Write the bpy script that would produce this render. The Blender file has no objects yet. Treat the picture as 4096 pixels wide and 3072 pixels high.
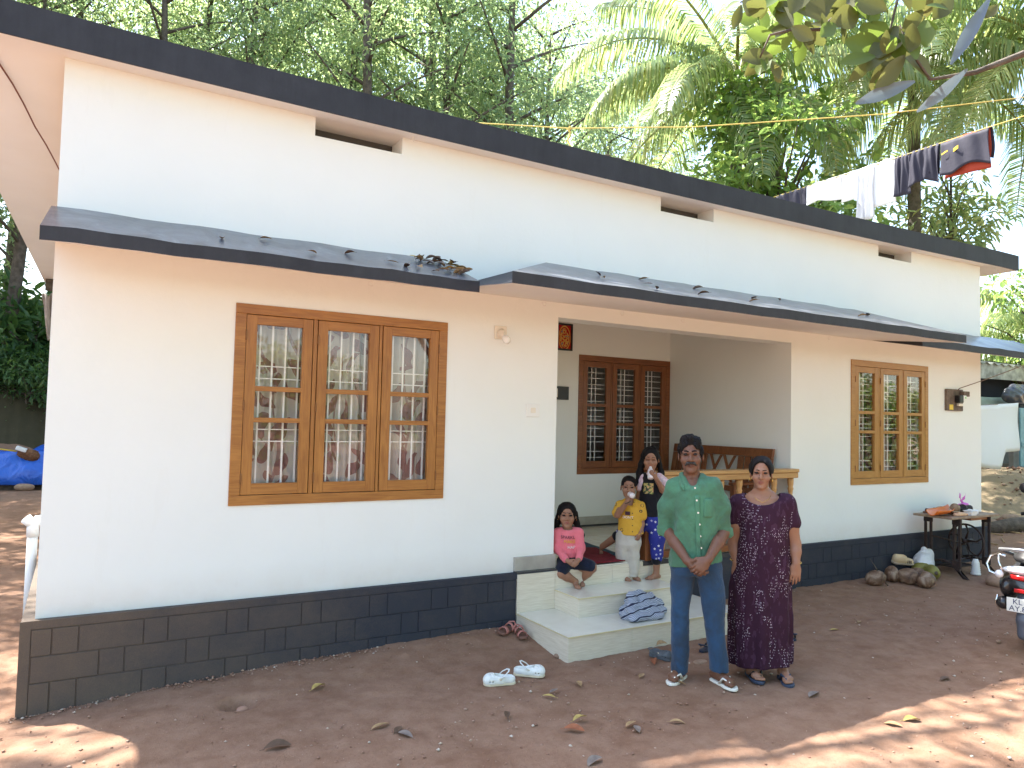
import bpy, bmesh, math, random
import numpy as np
from mathutils import Vector, Matrix

SC = bpy.context.scene
COL = SC.collection
random.seed(7)
RNG = np.random.default_rng(7)

# ------------------------------------------------------------------ camera
CAM_POS = np.array([0.1638, -5.2543, 1.2528])
CAM_YAW, CAM_PITCH, CAM_ROLL, CAM_F = 0.5305, 0.0470, 0.0241, 2952.0   # focal length in pixels of the 4096 wide photo
def cam_axes():
    f = np.array([math.sin(CAM_YAW)*math.cos(CAM_PITCH), math.cos(CAM_YAW)*math.cos(CAM_PITCH), math.sin(CAM_PITCH)])
    r = np.array([math.cos(CAM_YAW), -math.sin(CAM_YAW), 0.0])
    u = np.cross(r, f)
    return r*math.cos(CAM_ROLL)+u*math.sin(CAM_ROLL), -r*math.sin(CAM_ROLL)+u*math.cos(CAM_ROLL), f
CR, CU, CF = cam_axes()
cam_data = bpy.data.cameras.new('camera')
cam = bpy.data.objects.new('camera', cam_data); COL.objects.link(cam)
cam_data.sensor_width = 36.0; cam_data.lens = CAM_F/4096*36.0
cam_data.clip_start = 0.05; cam_data.clip_end = 2000
cam.matrix_world = Matrix([[CR[0], CU[0], -CF[0], CAM_POS[0]], [CR[1], CU[1], -CF[1], CAM_POS[1]],
                           [CR[2], CU[2], -CF[2], CAM_POS[2]], [0, 0, 0, 1]])
SC.camera = cam
def ray(u, v):
    return CF + CR*(u-2048)/CAM_F + CU*(1536-v)/CAM_F
def on(u, v, ax, val):
    """world point where the line of sight through photo pixel (u, v) meets the plane axis = val"""
    q = ray(u, v); return CAM_POS + q*(val-CAM_POS[ax])/q[ax]
def at_depth(u, v, d):
    return CAM_POS + ray(u, v)*d

# ------------------------------------------------------------------ sky, sun, exposure
SUN_DIR = Vector((-1.25, 2.15, 4.10)).normalized()      # towards the sun: behind and left of the house
world = bpy.data.worlds.new('World'); SC.world = world; world.use_nodes = True
wn = world.node_tree.nodes; wl = world.node_tree.links
sky = wn.new('ShaderNodeTexSky'); sky.sky_type = 'NISHITA'; sky.sun_disc = False
sky.sun_elevation = math.asin(SUN_DIR.z); sky.sun_rotation = math.atan2(SUN_DIR.x, SUN_DIR.y)
sky.air_density = 1.2; sky.dust_density = 1.8; sky.ozone_density = 1.0
bg = wn['Background']; bg.inputs['Strength'].default_value = 0.15
wl.new(sky.outputs[0], bg.inputs['Color'])
sun_data = bpy.data.lights.new('sun', 'SUN'); sun = bpy.data.objects.new('sun', sun_data); COL.objects.link(sun)
sun_data.energy = 5.0; sun_data.angle = math.radians(0.53); sun_data.color = (1.0, 0.96, 0.89)
sun.rotation_euler = SUN_DIR.to_track_quat('Z', 'Y').to_euler(); sun.location = (-10, 20, 35)
SC.view_settings.view_transform = 'Standard'; SC.view_settings.look = 'None'
SC.view_settings.exposure = 2.05; SC.view_settings.gamma = 1.0
SC.view_settings.use_curve_mapping = False
SC.render.engine = 'CYCLES'
SC.cycles.use_denoising = True
SC.cycles.max_bounces = 8; SC.cycles.diffuse_bounces = 7; SC.cycles.transparent_max_bounces = 12
SC.cycles.sample_clamp_indirect = 8.0

# ------------------------------------------------------------------ materials
MATS = {}
def mat(name, col, rough=0.6, var=0.0, scale=5.0, bump=0.0, bscale=60.0, spec=0.4, metal=0.0, col2=None, detail=4.0, bdist=0.01):
    """procedural principled material: noise between two colours, fine bump"""
    m = bpy.data.materials.new(name); m.use_nodes = True; MATS[name] = m
    nt = m.node_tree; n = nt.nodes; l = nt.links; b = n['Principled BSDF']
    b.inputs['Roughness'].default_value = rough; b.inputs['Specular IOR Level'].default_value = spec
    b.inputs['Metallic'].default_value = metal
    b.inputs['Base Color'].default_value = (*col, 1)
    if var or col2 or bump:
        tc = n.new('ShaderNodeTexCoord')
    if var or col2:
        c2 = col2 or tuple(max(0, c*(1-var)) for c in col)
        nz = n.new('ShaderNodeTexNoise'); nz.inputs['Scale'].default_value = scale; nz.inputs['Detail'].default_value = detail
        rp = n.new('ShaderNodeValToRGB'); rp.color_ramp.elements[0].position = 0.35; rp.color_ramp.elements[1].position = 0.68
        rp.color_ramp.elements[0].color = (*c2, 1); rp.color_ramp.elements[1].color = (*col, 1)
        l.new(tc.outputs['Object'], nz.inputs['Vector']); l.new(nz.outputs['Fac'], rp.inputs['Fac']); l.new(rp.outputs['Color'], b.inputs['Base Color'])
    if bump:
        nb = n.new('ShaderNodeTexNoise'); nb.inputs['Scale'].default_value = bscale; nb.inputs['Detail'].default_value = 4
        bp = n.new('ShaderNodeBump'); bp.inputs['Strength'].default_value = bump; bp.inputs['Distance'].default_value = bdist
        l.new(tc.outputs['Object'], nb.inputs['Vector']); l.new(nb.outputs['Fac'], bp.inputs['Height']); l.new(bp.outputs['Normal'], b.inputs['Normal'])
    return m
class NT:
    """small helper to write node trees"""
    def __init__(s, name):
        s.m = bpy.data.materials.new(name); s.m.use_nodes = True; s.t = s.m.node_tree; s.b = s.t.nodes['Principled BSDF']; MATS[name] = s.m
    def n(s, typ, **kw):
        x = s.t.nodes.new('ShaderNode'+typ)
        for k, v in kw.items():
            if hasattr(x, k): setattr(x, k, v)
            else: x.inputs[k.replace('_', ' ')].default_value = v
        return x
    def l(s, a, b): s.t.links.new(a, b)
    def math(s, op, a, b=None, c=None):
        x = s.t.nodes.new('ShaderNodeMath'); x.operation = op
        for i, v in enumerate((a, b, c)):
            if v is None: continue
            if isinstance(v, (int, float)): x.inputs[i].default_value = v
            else: s.l(v, x.inputs[i])
        return x.outputs[0]
    def mix(s, f, a, b):
        x = s.t.nodes.new('ShaderNodeMix'); x.data_type = 'RGBA'
        for k, v in ((0, f), (6, a), (7, b)):
            if isinstance(v, (int, float)): x.inputs[k].default_value = v
            elif isinstance(v, tuple): x.inputs[k].default_value = (*v, 1)
            else: s.l(v, x.inputs[k])
        return x.outputs[2]
    def ramp(s, f, stops):
        x = s.t.nodes.new('ShaderNodeValToRGB'); e = x.color_ramp.elements
        e[0].position, e[0].color = stops[0][0], (*stops[0][1], 1); e[1].position, e[1].color = stops[1][0], (*stops[1][1], 1)
        for p, c in stops[2:]:
            q = e.new(p); q.color = (*c, 1)
        s.l(f, x.inputs[0]); return x.outputs[0]
    def base(s, c): s.l(c, s.b.inputs['Base Color'])
    def set(s, **kw):
        for k, v in kw.items(): s.b.inputs[k.replace('_', ' ')].default_value = v
    def bump(s, h, strength=0.3, dist=0.01):
        x = s.n('Bump'); x.inputs['Strength'].default_value = strength; x.inputs['Distance'].default_value = dist
        s.l(h, x.inputs['Height']); s.l(x.outputs[0], s.b.inputs['Normal'])
    def noise(s, scale, detail=4.0, coord='Object', vec=None, dist=0.0, rough=0.5):
        x = s.n('TexNoise'); x.inputs['Scale'].default_value = scale; x.inputs['Detail'].default_value = detail
        x.inputs['Distortion'].default_value = dist; x.inputs['Roughness'].default_value = rough
        if vec is None: vec = s.n('TexCoord').outputs[coord]
        s.l(vec, x.inputs['Vector']); return x.outputs['Fac']

# ------------------------------------------------------------------ mesh helpers
class MB:
    """collects faces of ONE part"""
    def __init__(s): s.v = []; s.f = []; s.mi = []
    def add(s, vs, fs, mi=0):
        o = len(s.v); s.v.extend([tuple(map(float, p)) for p in vs]); s.f.extend([tuple(i+o for i in f) for f in fs]); s.mi.extend([mi]*len(fs)); return s
    def box(s, x0, x1, y0, y1, z0, z1, mi=0):
        vs = [(x0,y0,z0),(x1,y0,z0),(x1,y1,z0),(x0,y1,z0),(x0,y0,z1),(x1,y0,z1),(x1,y1,z1),(x0,y1,z1)]
        return s.add(vs, [(0,3,2,1),(4,5,6,7),(0,1,5,4),(1,2,6,5),(2,3,7,6),(3,0,4,7)], mi)
    def hexa(s, vs, mi=0):
        return s.add(vs, [(0,3,2,1),(4,5,6,7),(0,1,5,4),(1,2,6,5),(2,3,7,6),(3,0,4,7)], mi)
    def tube(s, pts, rad, seg=8, cap=True, mi=0, sq=1.0):
        P = np.array(pts, float); n = len(P)
        R = np.full(n, rad, float) if np.isscalar(rad) else np.array(rad, float)
        T = np.gradient(P, axis=0); T /= np.linalg.norm(T, axis=1)[:, None]+1e-9
        a = np.array([0,0,1.0]) if abs(T[0][2]) < 0.9 else np.array([1.0,0,0])
        N = np.cross(T[0], a); N /= np.linalg.norm(N); vs = []
        for i in range(n):
            N = N-T[i]*(N@T[i]); N /= np.linalg.norm(N)+1e-9; B = np.cross(T[i], N)
            for k in range(seg):
                t = 2*math.pi*k/seg; vs.append(P[i]+R[i]*(math.cos(t)*N+sq*math.sin(t)*B))
        fs = [(i*seg+k, i*seg+(k+1)%seg, (i+1)*seg+(k+1)%seg, (i+1)*seg+k) for i in range(n-1) for k in range(seg)]
        if cap: fs += [tuple(range(seg-1, -1, -1)), tuple((n-1)*seg+k for k in range(seg))]
        return s.add(vs, fs, mi)
    def lathe(s, prof, c=(0,0,0), seg=16, mi=0, axis=2):
        vs = []; n = len(prof)
        for r, h in prof:
            for k in range(seg):
                t = 2*math.pi*k/seg; p = [r*math.cos(t), r*math.sin(t), h]
                if axis == 1: p = [p[0], p[2], p[1]]
                if axis == 0: p = [p[2], p[0], p[1]]
                vs.append((p[0]+c[0], p[1]+c[1], p[2]+c[2]))
        fs = [(i*seg+k, i*seg+(k+1)%seg, (i+1)*seg+(k+1)%seg, (i+1)*seg+k) for i in range(n-1) for k in range(seg)]
        fs += [tuple(range(seg-1, -1, -1)), tuple((n-1)*seg+k for k in range(seg))]
        return s.add(vs, fs, mi)
    def prism(s, poly, z0, z1, mi=0):
        n = len(poly); vs = [(x, y, z0) for x, y in poly]+[(x, y, z1) for x, y in poly]
        fs = [tuple(range(n-1, -1, -1)), tuple(range(n, 2*n))]+[(i, (i+1)%n, n+(i+1)%n, n+i) for i in range(n)]
        return s.add(vs, fs, mi)
    def grid(s, fn, nu, nv, mi=0):
        vs = [fn(i/nu, j/nv) for j in range(nv+1) for i in range(nu+1)]
        return s.add(vs, [(j*(nu+1)+i, j*(nu+1)+i+1, (j+1)*(nu+1)+i+1, (j+1)*(nu+1)+i) for j in range(nv) for i in range(nu)], mi)
    def xf(s, M):
        s.v = [tuple(M @ Vector(p)) for p in s.v]; return s
    def mesh(s, name, mats, smooth=False):
        me = bpy.data.meshes.new(name); me.from_pydata(s.v, [], s.f)
        for m in (mats if isinstance(mats, (list, tuple)) else [mats]): me.materials.append(MATS[m] if isinstance(m, str) else m)
        if any(s.mi): me.polygons.foreach_set('material_index', s.mi)
        if smooth: me.polygons.foreach_set('use_smooth', [True]*len(s.f))
        bm = bmesh.new(); bm.from_mesh(me); bmesh.ops.recalc_face_normals(bm, faces=bm.faces); bm.to_mesh(me); bm.free()
        me.update(); return me
def link(name, me, parent=None, loc=None):
    o = bpy.data.objects.new(name, me); COL.objects.link(o); o.parent = parent
    if loc is not None: o.location = loc
    return o
def obj(name, mb, m, parent=None, smooth=False, loc=None, bevel=0.0, solid=0.0, sub=0):
    o = link(name, mb.mesh(name, m, smooth), parent, loc)
    if solid:
        d = o.modifiers.new('s', 'SOLIDIFY'); d.thickness = solid; d.offset = 0
    if bevel:
        d = o.modifiers.new('b', 'BEVEL'); d.width = bevel; d.segments = 2; d.limit_method = 'ANGLE'; d.angle_limit = 0.7
    if sub:
        d = o.modifiers.new('u', 'SUBSURF'); d.levels = sub; d.render_levels = sub
    return o
def tag(o, label=None, cat=None, group=None, kind=None):
    if label: o['label'] = label
    if cat: o['category'] = cat
    if group: o['group'] = group
    if kind: o['kind'] = kind
    return o
def thing(name, label, cat, loc=(0,0,0), rz=0.0, group=None):
    o = bpy.data.objects.new(name, None); COL.objects.link(o); o.location = loc; o.rotation_euler = (0, 0, rz); o.empty_display_size = 0.1
    return tag(o, label, cat, group)
def copy_tree(o, parent=None):
    c = o.copy(); COL.objects.link(c); c.parent = parent
    for ch in list(o.children): copy_tree(ch, c)
    return c
def np_mesh(name, V, F, m, smooth=False, mi=None):
    """fast mesh from arrays; F is a list of arrays of equal-sided faces"""
    me = bpy.data.meshes.new(name); V = np.asarray(V, np.float32)
    F = [np.asarray(f, np.int32) for f in F if len(f)]
    tot = np.concatenate([np.full(len(f), f.shape[1], np.int32) for f in F]); lv = np.concatenate([f.ravel() for f in F])
    me.vertices.add(len(V)); me.vertices.foreach_set('co', V.ravel())
    me.loops.add(len(lv)); me.loops.foreach_set('vertex_index', lv)
    me.polygons.add(len(tot)); st = np.concatenate([[0], np.cumsum(tot)[:-1]]).astype(np.int32)
    me.polygons.foreach_set('loop_start', st)
    try: me.polygons.foreach_set('loop_total', tot)
    except Exception: pass
    for x in (m if isinstance(m, (list, tuple)) else [m]): me.materials.append(MATS[x] if isinstance(x, str) else x)
    if mi is not None: me.polygons.foreach_set('material_index', np.asarray(mi, np.int32))
    if smooth: me.polygons.foreach_set('use_smooth', np.ones(len(tot), bool))
    me.update(calc_edges=True); me.validate(); return me
def noise3(P, s=1.0, seed=0):
    """cheap smooth pseudo noise, -1..1, from sums of sines"""
    P = np.asarray(P, float)*s; r = np.random.default_rng(seed); out = 0
    for k in range(5):
        d = r.normal(size=3); d /= np.linalg.norm(d); f = 1.0+0.9*k
        out = out+np.sin(P @ d*f*2.2+r.uniform(0, 6.28))*np.cos(P @ np.roll(d, 1)*f*1.7+r.uniform(0, 6.28))/(1+0.6*k)
    return out/2.0
# ================================================================== THE HOUSE
HX, HY, HZ = 10.41, 9.3, 3.40      # width, depth, height of the walls above the plinth top (z = 0)
OPL, OPR, OPT = 3.693, 6.685, 2.134  # porch opening
PB = 1.87                          # porch back wall
WIN1 = (1.059, 2.644, 0.622, 1.995); WIN3 = (7.689, 9.195, 0.599, 2.020); WIN2 = (5.254, 6.68, 0.618, 2.033)

# wall paint: white emulsion with faint trowel relief and a little dirt
w = NT('wall_paint'); tc = w.n('TexCoord').outputs['Object']
sp = w.n('SeparateXYZ'); w.l(tc, sp.inputs[0]); mp = w.n('Mapping'); w.l(tc, mp.inputs[0]); mp.inputs['Scale'].default_value = (5, 5, 0.8)
c = w.mix(w.noise(1.3, 5, vec=tc), (0.765, 0.795, 0.775), (0.825, 0.855, 0.835))
stk = w.math('MULTIPLY', w.math('GREATER_THAN', w.noise(1.0, 5, vec=mp.outputs[0], rough=0.7), 0.62), 0.035)          # faint rain runs
c = w.mix(stk, c, (0.60, 0.57, 0.48))
spl = w.math('MULTIPLY', w.math('SUBTRACT', 1.0, w.math('SMOOTH_MIN', w.math('MULTIPLY', sp.outputs[2], 4.5), 1.0, 0.2)), w.noise(6, 6, vec=tc, rough=0.7))   # mud splash at the foot
spl.node.use_clamp = True
c = w.mix(w.math('MULTIPLY', spl, 0.45), c, (0.55, 0.43, 0.32))
w.base(c); w.set(Roughness=0.75, Specular_IOR_Level=0.25)
w.bump(w.math('ADD', w.noise(38, 6, vec=tc, rough=0.65), w.math('MULTIPLY', w.noise(4.5, 3, vec=tc), 3.0)), 0.30, 0.004)
w = NT('soffit_paint'); w.base(w.mix(w.noise(2.0, 4), (0.74, 0.71, 0.67), (0.82, 0.80, 0.77))); w.set(Roughness=0.8); w.bump(w.noise(30, 5), 0.2, 0.004)
# black fascia paint
w = NT('black_paint'); mp = w.n('Mapping'); w.l(w.n('TexCoord').outputs['Object'], mp.inputs[0]); mp.inputs['Scale'].default_value = (14, 3, 1.6); nz = w.math('ADD', w.math('MULTIPLY', w.noise(3.0, 6, rough=0.7), 0.6), w.math('MULTIPLY', w.noise(1.0, 5, vec=mp.outputs[0], rough=0.7), 0.4))
w.base(w.ramp(nz, [(0.35, (0.020, 0.021, 0.027)), (0.75, (0.042, 0.045, 0.055))])); w.set(Roughness=0.62, Specular_IOR_Level=0.35); w.bump(w.noise(70, 5), 0.3, 0.003)
# weathered, rain-streaked black top of the sun shade
w = NT('shade_top'); nz = w.noise(3.6, 8, dist=1.2, rough=0.72)
w.base(w.ramp(nz, [(0.36, (0.050, 0.053, 0.062)), (0.58, (0.12, 0.127, 0.145)), (0.76, (0.27, 0.28, 0.30))])); w.set(Roughness=0.30, Specular_IOR_Level=0.6); w.bump(w.noise(40, 5), 0.25, 0.003)
# grooved cement plinth, dusty black paint, warm ground bounce painted in towards the left
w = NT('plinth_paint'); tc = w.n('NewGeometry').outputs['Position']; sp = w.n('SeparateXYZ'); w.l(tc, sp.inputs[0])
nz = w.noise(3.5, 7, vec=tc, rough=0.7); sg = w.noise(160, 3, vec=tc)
dust_bounce = w.math('MULTIPLY', w.math('SUBTRACT', 1.0, w.math('SMOOTH_MIN', w.math('MULTIPLY', sp.outputs[0], 0.42), 1.0, 0.3)), 0.75)  # bounce light from the ground as brown, strongest at the left end
dust_bounce = w.math('ADD', dust_bounce, w.math('MULTIPLY', w.math('SUBTRACT', nz, 0.5), 0.9))
dust_bounce = w.math('ADD', dust_bounce, w.math('MULTIPLY', w.math('SUBTRACT', sg, 0.5), 0.5))
dust_bounce.node.use_clamp = True
w.base(w.mix(dust_bounce, (0.038, 0.042, 0.055), (0.150, 0.112, 0.082))); w.set(Roughness=0.85, Specular_IOR_Level=0.2); w.bump(w.noise(130, 6, vec=tc, rough=0.7), 0.6, 0.004)
# cream vitrified tile with fine horizontal grain
w = NT('cream_tile'); tc = w.n('TexCoord').outputs['Object']; mp = w.n('Mapping'); w.l(tc, mp.inputs[0]); mp.inputs['Scale'].default_value = (3, 3, 60)
nz = w.noise(2.5, 6, vec=mp.outputs[0], rough=0.6)
w.base(w.ramp(nz, [(0.30, (0.58, 0.52, 0.40)), (0.70, (0.74, 0.69, 0.57))])); w.set(Roughness=0.28, Specular_IOR_Level=0.45)
w = NT('tread_tile'); nz = w.noise(5, 5); w.base(w.ramp(nz, [(0.3, (0.66, 0.62, 0.52)), (0.7, (0.74, 0.71, 0.61))])); w.set(Roughness=0.12, Specular_IOR_Level=0.5)
mat('grey_tile', (0.42, 0.40, 0.35), 0.25, var=0.2, scale=8); mat('dark_tile', (0.05, 0.052, 0.055), 0.2)
mat('tile_trim', (0.62, 0.54, 0.32), 0.35); mat('concrete', (0.22, 0.21, 0.19), 0.9, var=0.4, scale=3, bump=0.4)
mat('dark_room', (0.10, 0.095, 0.09), 0.9)
def wood(name, c1, c2, rough=0.35, vert=True):
    w = NT(name); tc = w.n('TexCoord').outputs['Object']; mp = w.n('Mapping'); w.l(tc, mp.inputs[0])
    mp.inputs['Scale'].default_value = (22, 22, 1.6) if vert else (1.6, 22, 22)
    n1 = w.noise(1.6, 6, vec=mp.outputs[0], dist=1.6, rough=0.6); n2 = w.noise(4, 3, vec=tc)
    f = w.math('ADD', w.math('MULTIPLY', n1, 0.75), w.math('MULTIPLY', n2, 0.25))
    w.base(w.ramp(f, [(0.33, c2), (0.62, c1)])); w.set(Roughness=rough, Specular_IOR_Level=0.45); w.bump(n1, 0.12, 0.002)
wood('teak', (0.40, 0.175, 0.038), (0.24, 0.088, 0.016)); wood('teak_flat', (0.40, 0.175, 0.038), (0.24, 0.088, 0.016), vert=False)
wood('teak_pale', (0.43, 0.225, 0.062), (0.30, 0.135, 0.03)); wood('teak_pale_flat', (0.43, 0.225, 0.062), (0.30, 0.135, 0.03), vert=False)
wood('rosewood', (0.25, 0.092, 0.032), (0.14, 0.045, 0.016)); wood('rosewood_flat', (0.25, 0.092, 0.032), (0.14, 0.045, 0.016), vert=False)
wood('rail_wood', (0.52, 0.30, 0.12), (0.36, 0.18, 0.06), 0.3, vert=False); wood('baluster_wood', (0.60, 0.34, 0.13), (0.42, 0.20, 0.06), 0.3)
mat('bar_paint', (0.78, 0.78, 0.76), 0.4); mat('hinge_brass', (0.20, 0.09, 0.03), 0.4, metal=0.3)
# glass: clear sheet with a real Fresnel reflection
g = NT('window_glass'); t = g.t; t.nodes.remove(g.b)
tr = g.n('BsdfTransparent'); gl = g.n('BsdfGlossy'); gl.inputs['Roughness'].default_value = 0.02
fr = g.n('LayerWeight'); fr.inputs['Blend'].default_value = 0.5; mx = g.n('MixShader')       # Schlick: 4 % face on, rising at grazing angles
g.l(g.math('ADD', 0.04, g.math('MULTIPLY', 0.9, g.math('POWER', fr.outputs['Facing'], 4.0))), mx.inputs[0]); g.l(tr.outputs[0], mx.inputs[1]); g.l(gl.outputs[0], mx.inputs[2]); g.l(mx.outputs[0], t.nodes['Material Output'].inputs[0])
# printed curtain: grey cloth with wine-red trailing leaves
def curtain_mat(name, cloth, leafc, sx=1.0):
    w = NT(name); tc = w.n('TexCoord').outputs['Object']; mp = w.n('Mapping'); w.l(tc, mp.inputs[0]); mp.inputs['Scale'].default_value = (5.2*sx, 0.0, 4.2)
    nz = w.n('TexNoise'); nz.inputs['Scale'].default_value = 0.8; w.l(mp.outputs[0], nz.inputs[0])
    vm = w.n('VectorMath', operation='MULTIPLY_ADD'); w.l(nz.outputs['Color'], vm.inputs[0]); vm.inputs[1].default_value = (1.2, 0, 1.2); w.l(mp.outputs[0], vm.inputs[2])
    vo = w.n('TexVoronoi'); vo.inputs['Scale'].default_value = 1.15; w.l(vm.outputs[0], vo.inputs['Vector'])
    rot = w.n('VectorMath', operation='SUBTRACT'); w.l(vm.outputs[0], rot.inputs[0]); 
    sc = w.n('VectorMath', operation='SCALE'); w.l(vo.outputs['Position'], sc.inputs[0]); sc.inputs['Scale'].default_value = 1.0; w.l(sc.outputs[0], rot.inputs[1])
    s2 = w.n('SeparateXYZ'); w.l(rot.outputs[0], s2.inputs[0]); s3 = w.n('SeparateColor'); w.l(vo.outputs['Color'], s3.inputs[0])
    sgn = w.math('SUBTRACT', w.math('MULTIPLY', w.math('GREATER_THAN', s3.outputs[0], 0.5), 2.0), 1.0)
    a = w.math('ADD', w.math('MULTIPLY', s2.outputs[0], 0.75), w.math('MULTIPLY', w.math('MULTIPLY', s2.outputs[2], 0.6), sgn))
    b = w.math('SUBTRACT', w.math('MULTIPLY', s2.outputs[2], 0.75), w.math('MULTIPLY', w.math('MULTIPLY', s2.outputs[0], 0.6), sgn))
    leaf = w.math('LESS_THAN', w.math('ADD', w.math('POWER', w.math('ABSOLUTE', w.math('MULTIPLY', a, 5.6)), 1.6), w.math('POWER', w.math('ABSOLUTE', w.math('MULTIPLY', b, 2.3)), 1.6)), 1.0)
    wv = w.n('TexWave'); wv.inputs['Scale'].default_value = 0.34; wv.inputs['Distortion'].default_value = 6.5; wv.inputs['Detail'].default_value = 0.5; w.l(mp.outputs[0], wv.inputs[0])
    stem = w.math('GREATER_THAN', wv.outputs['Fac'], 0.975)
    f = w.math('MAXIMUM', leaf, w.math('MULTIPLY', stem, 0.8))
    w.base(w.mix(w.math('MULTIPLY', f, 0.85), cloth, leafc)); w.set(Roughness=0.9, Specular_IOR_Level=0.1); w.bump(w.noise(400, 2, vec=tc), 0.15, 0.001)
curtain_mat('vine_curtain', (0.50, 0.47, 0.43), (0.20, 0.055, 0.06)); curtain_mat('wine_curtain', (0.36, 0.26, 0.24), (0.14, 0.03, 0.04), 1.6)
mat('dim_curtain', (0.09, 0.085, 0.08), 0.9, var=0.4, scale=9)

house = thing('house', 'single storey white house with black roof edge and teak windows', 'house')

def wall_holes(x0, x1, z0, z1, y0, y1, holes, ztop=None):
    """a wall slab between y0 and y1 with rectangular openings, one closed mesh"""
    xs = sorted(set([x0, x1]+[h[i] for h in holes for i in (0, 1)]+list(np.linspace(x0, x1, 14))))
    zs = sorted(set([z0, z1]+[h[i] for h in holes for i in (2, 3)]))
    full = lambda i, j: 0 <= i < len(xs)-1 and 0 <= j < len(zs)-1 and not any(h[0] <= (xs[i]+xs[i+1])/2 <= h[1] and h[2] <= (zs[j]+zs[j+1])/2 <= h[3] for h in holes)
    b = MB()
    q = lambda *p: b.add(p, [(0, 1, 2, 3)])
    for i in range(len(xs)-1):
        for j in range(len(zs)-1):
            if not full(i, j): continue
            a, c, d, e = xs[i], xs[i+1], zs[j], zs[j+1]
            q((a,y0,d),(c,y0,d),(c,y0,e),(a,y0,e)); q((a,y1,d),(a,y1,e),(c,y1,e),(c,y1,d))
            if not full(i-1, j): q((a,y0,d),(a,y0,e),(a,y1,e),(a,y1,d))
            if not full(i+1, j): q((c,y0,d),(c,y1,d),(c,y1,e),(c,y0,e))
            if not full(i, j-1): q((a,y0,d),(a,y1,d),(c,y1,d),(c,y0,d))
            if not full(i, j+1): q((a,y0,e),(c,y0,e),(c,y1,e),(a,y1,e))
    me = b.mesh('wall', 'wall_paint'); bm = bmesh.new(); bm.from_mesh(me); bmesh.ops.remove_doubles(bm, verts=bm.verts, dist=1e-4); bm.to_mesh(me); bm.free(); return me
def sag(x): return 0.018-0.048*max(0.0, 1-((x-4.6)/6.0)**2)     # the long slab hangs a little in the middle
VENTS = [(1.55, 2.22), (4.83, 5.52), (8.20, 8.86)]
holes = [WIN1, WIN3, (OPL, OPR, -0.01, OPT)]+[(a, b, 3.29+sag((a+b)/2)-0.012, 3.42) for a, b in VENTS]
link('front_wall', wall_holes(0, HX, 0.0, 3.41, 0.0, 0.22, holes), house)
link('porch_wall', wall_holes(OPL+0.0, OPR, 0.0, 3.40, PB, PB+0.16, [WIN2]), house)
b = MB().box(OPR, OPR+0.15, 0.22, PB+0.16, 0, 3.40); obj('porch_side_wall', b, 'wall_paint', house)
b = MB().box(OPL-0.15, OPL, 0.22, PB+0.16, 0, 3.40); obj('porch_side_wall', b, 'wall_paint', house)
b = MB().box(0, 0.22, 0.22, HY-0.22, 0, 3.40); obj('side_wall', b, 'wall_paint', house)
b = MB().box(HX-0.22, HX, 0.22, HY-0.22, 0, 3.40); obj('side_wall', b, 'wall_paint', house)
b = MB().box(0, HX, HY-0.22, HY, 0, 3.40); obj('rear_wall', b, 'wall_paint', house)
b = MB().box(0.22, HX-0.22, PB+0.17, HY-0.22, -0.02, 0.0).box(0.22, OPL-0.15, 0.22, PB+0.17, -0.02, 0).box(OPR+0.15, HX-0.22, 0.22, PB+0.17, -0.02, 0); obj('room_floor', b, 'dark_room', house)
# vents: dark recess behind each slot
for a, c in VENTS:
    o = obj('vent', MB().box(a-0.02, c+0.02, 0.225, 0.24, 3.2, 3.40), 'dark_room', house)

# roof slab, flat, slightly wider at the front
RF, RB = -0.143, 9.75
def roofx(y, side):
    t = (y-RF)/(RB-RF); return (-0.735+0.305*t) if side < 0 else (11.10+0.30*t)
N = 24; b = MB()
ts = np.linspace(0, 1, N+1)
rows = []
for y in (RF, RB):
    for dz in (3.41, 3.607):
        rows.append([(roofx(y, -1)+(roofx(y, 1)-roofx(y, -1))*t, y, dz+sag(roofx(y, -1)+(roofx(y, 1)-roofx(y, -1))*t)) for t in ts])
def strip(b, A, B, mi=0):
    n = len(A); b.add(list(A)+list(B), [(i, i+1, n+i+1, n+i) for i in range(n-1)], mi)
strip(b, rows[0], rows[2], 0); strip(b, rows[1], rows[3], 1); strip(b, rows[0], rows[1], 2); strip(b, rows[2], rows[3], 2)
for k in (0, -1): b.add([rows[0][k], rows[2][k], rows[3][k], rows[1][k]], [(0, 1, 2, 3)], 2)
roof = obj('roof_slab', b, ['soffit_paint', 'concrete', 'black_paint'], house)
# black edge band, 4 mm proud of the slab, a hair taller than it
b = MB(); A = [(x, y-0.006, z+0.004) for x, y, z in rows[1]]; Bq = [(x, y-0.006, z-0.004) for x, y, z in rows[0]]
A2 = [(x, y+0.004, z+0.004) for x, y, z in rows[1]]; B2 = [(x, y+0.004, z-0.004) for x, y, z in rows[0]]
strip(b, Bq, A); strip(b, A, A2); strip(b, B2, Bq)
obj('edge_band', b, 'black_paint', roof)
# soffit hooks
def hook(x, y, z, par, r=0.022):
    return obj('hook', MB().tube([(x+r*math.cos(t), y, z-r*0.7+r*math.sin(t)) for t in np.linspace(0.5, 5.8, 14)], 0.0032, 6), 'bar_paint', par, smooth=True)
for x in (2.30, 10.70): hook(x, -0.06, 3.41+sag(x), roof)

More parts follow.
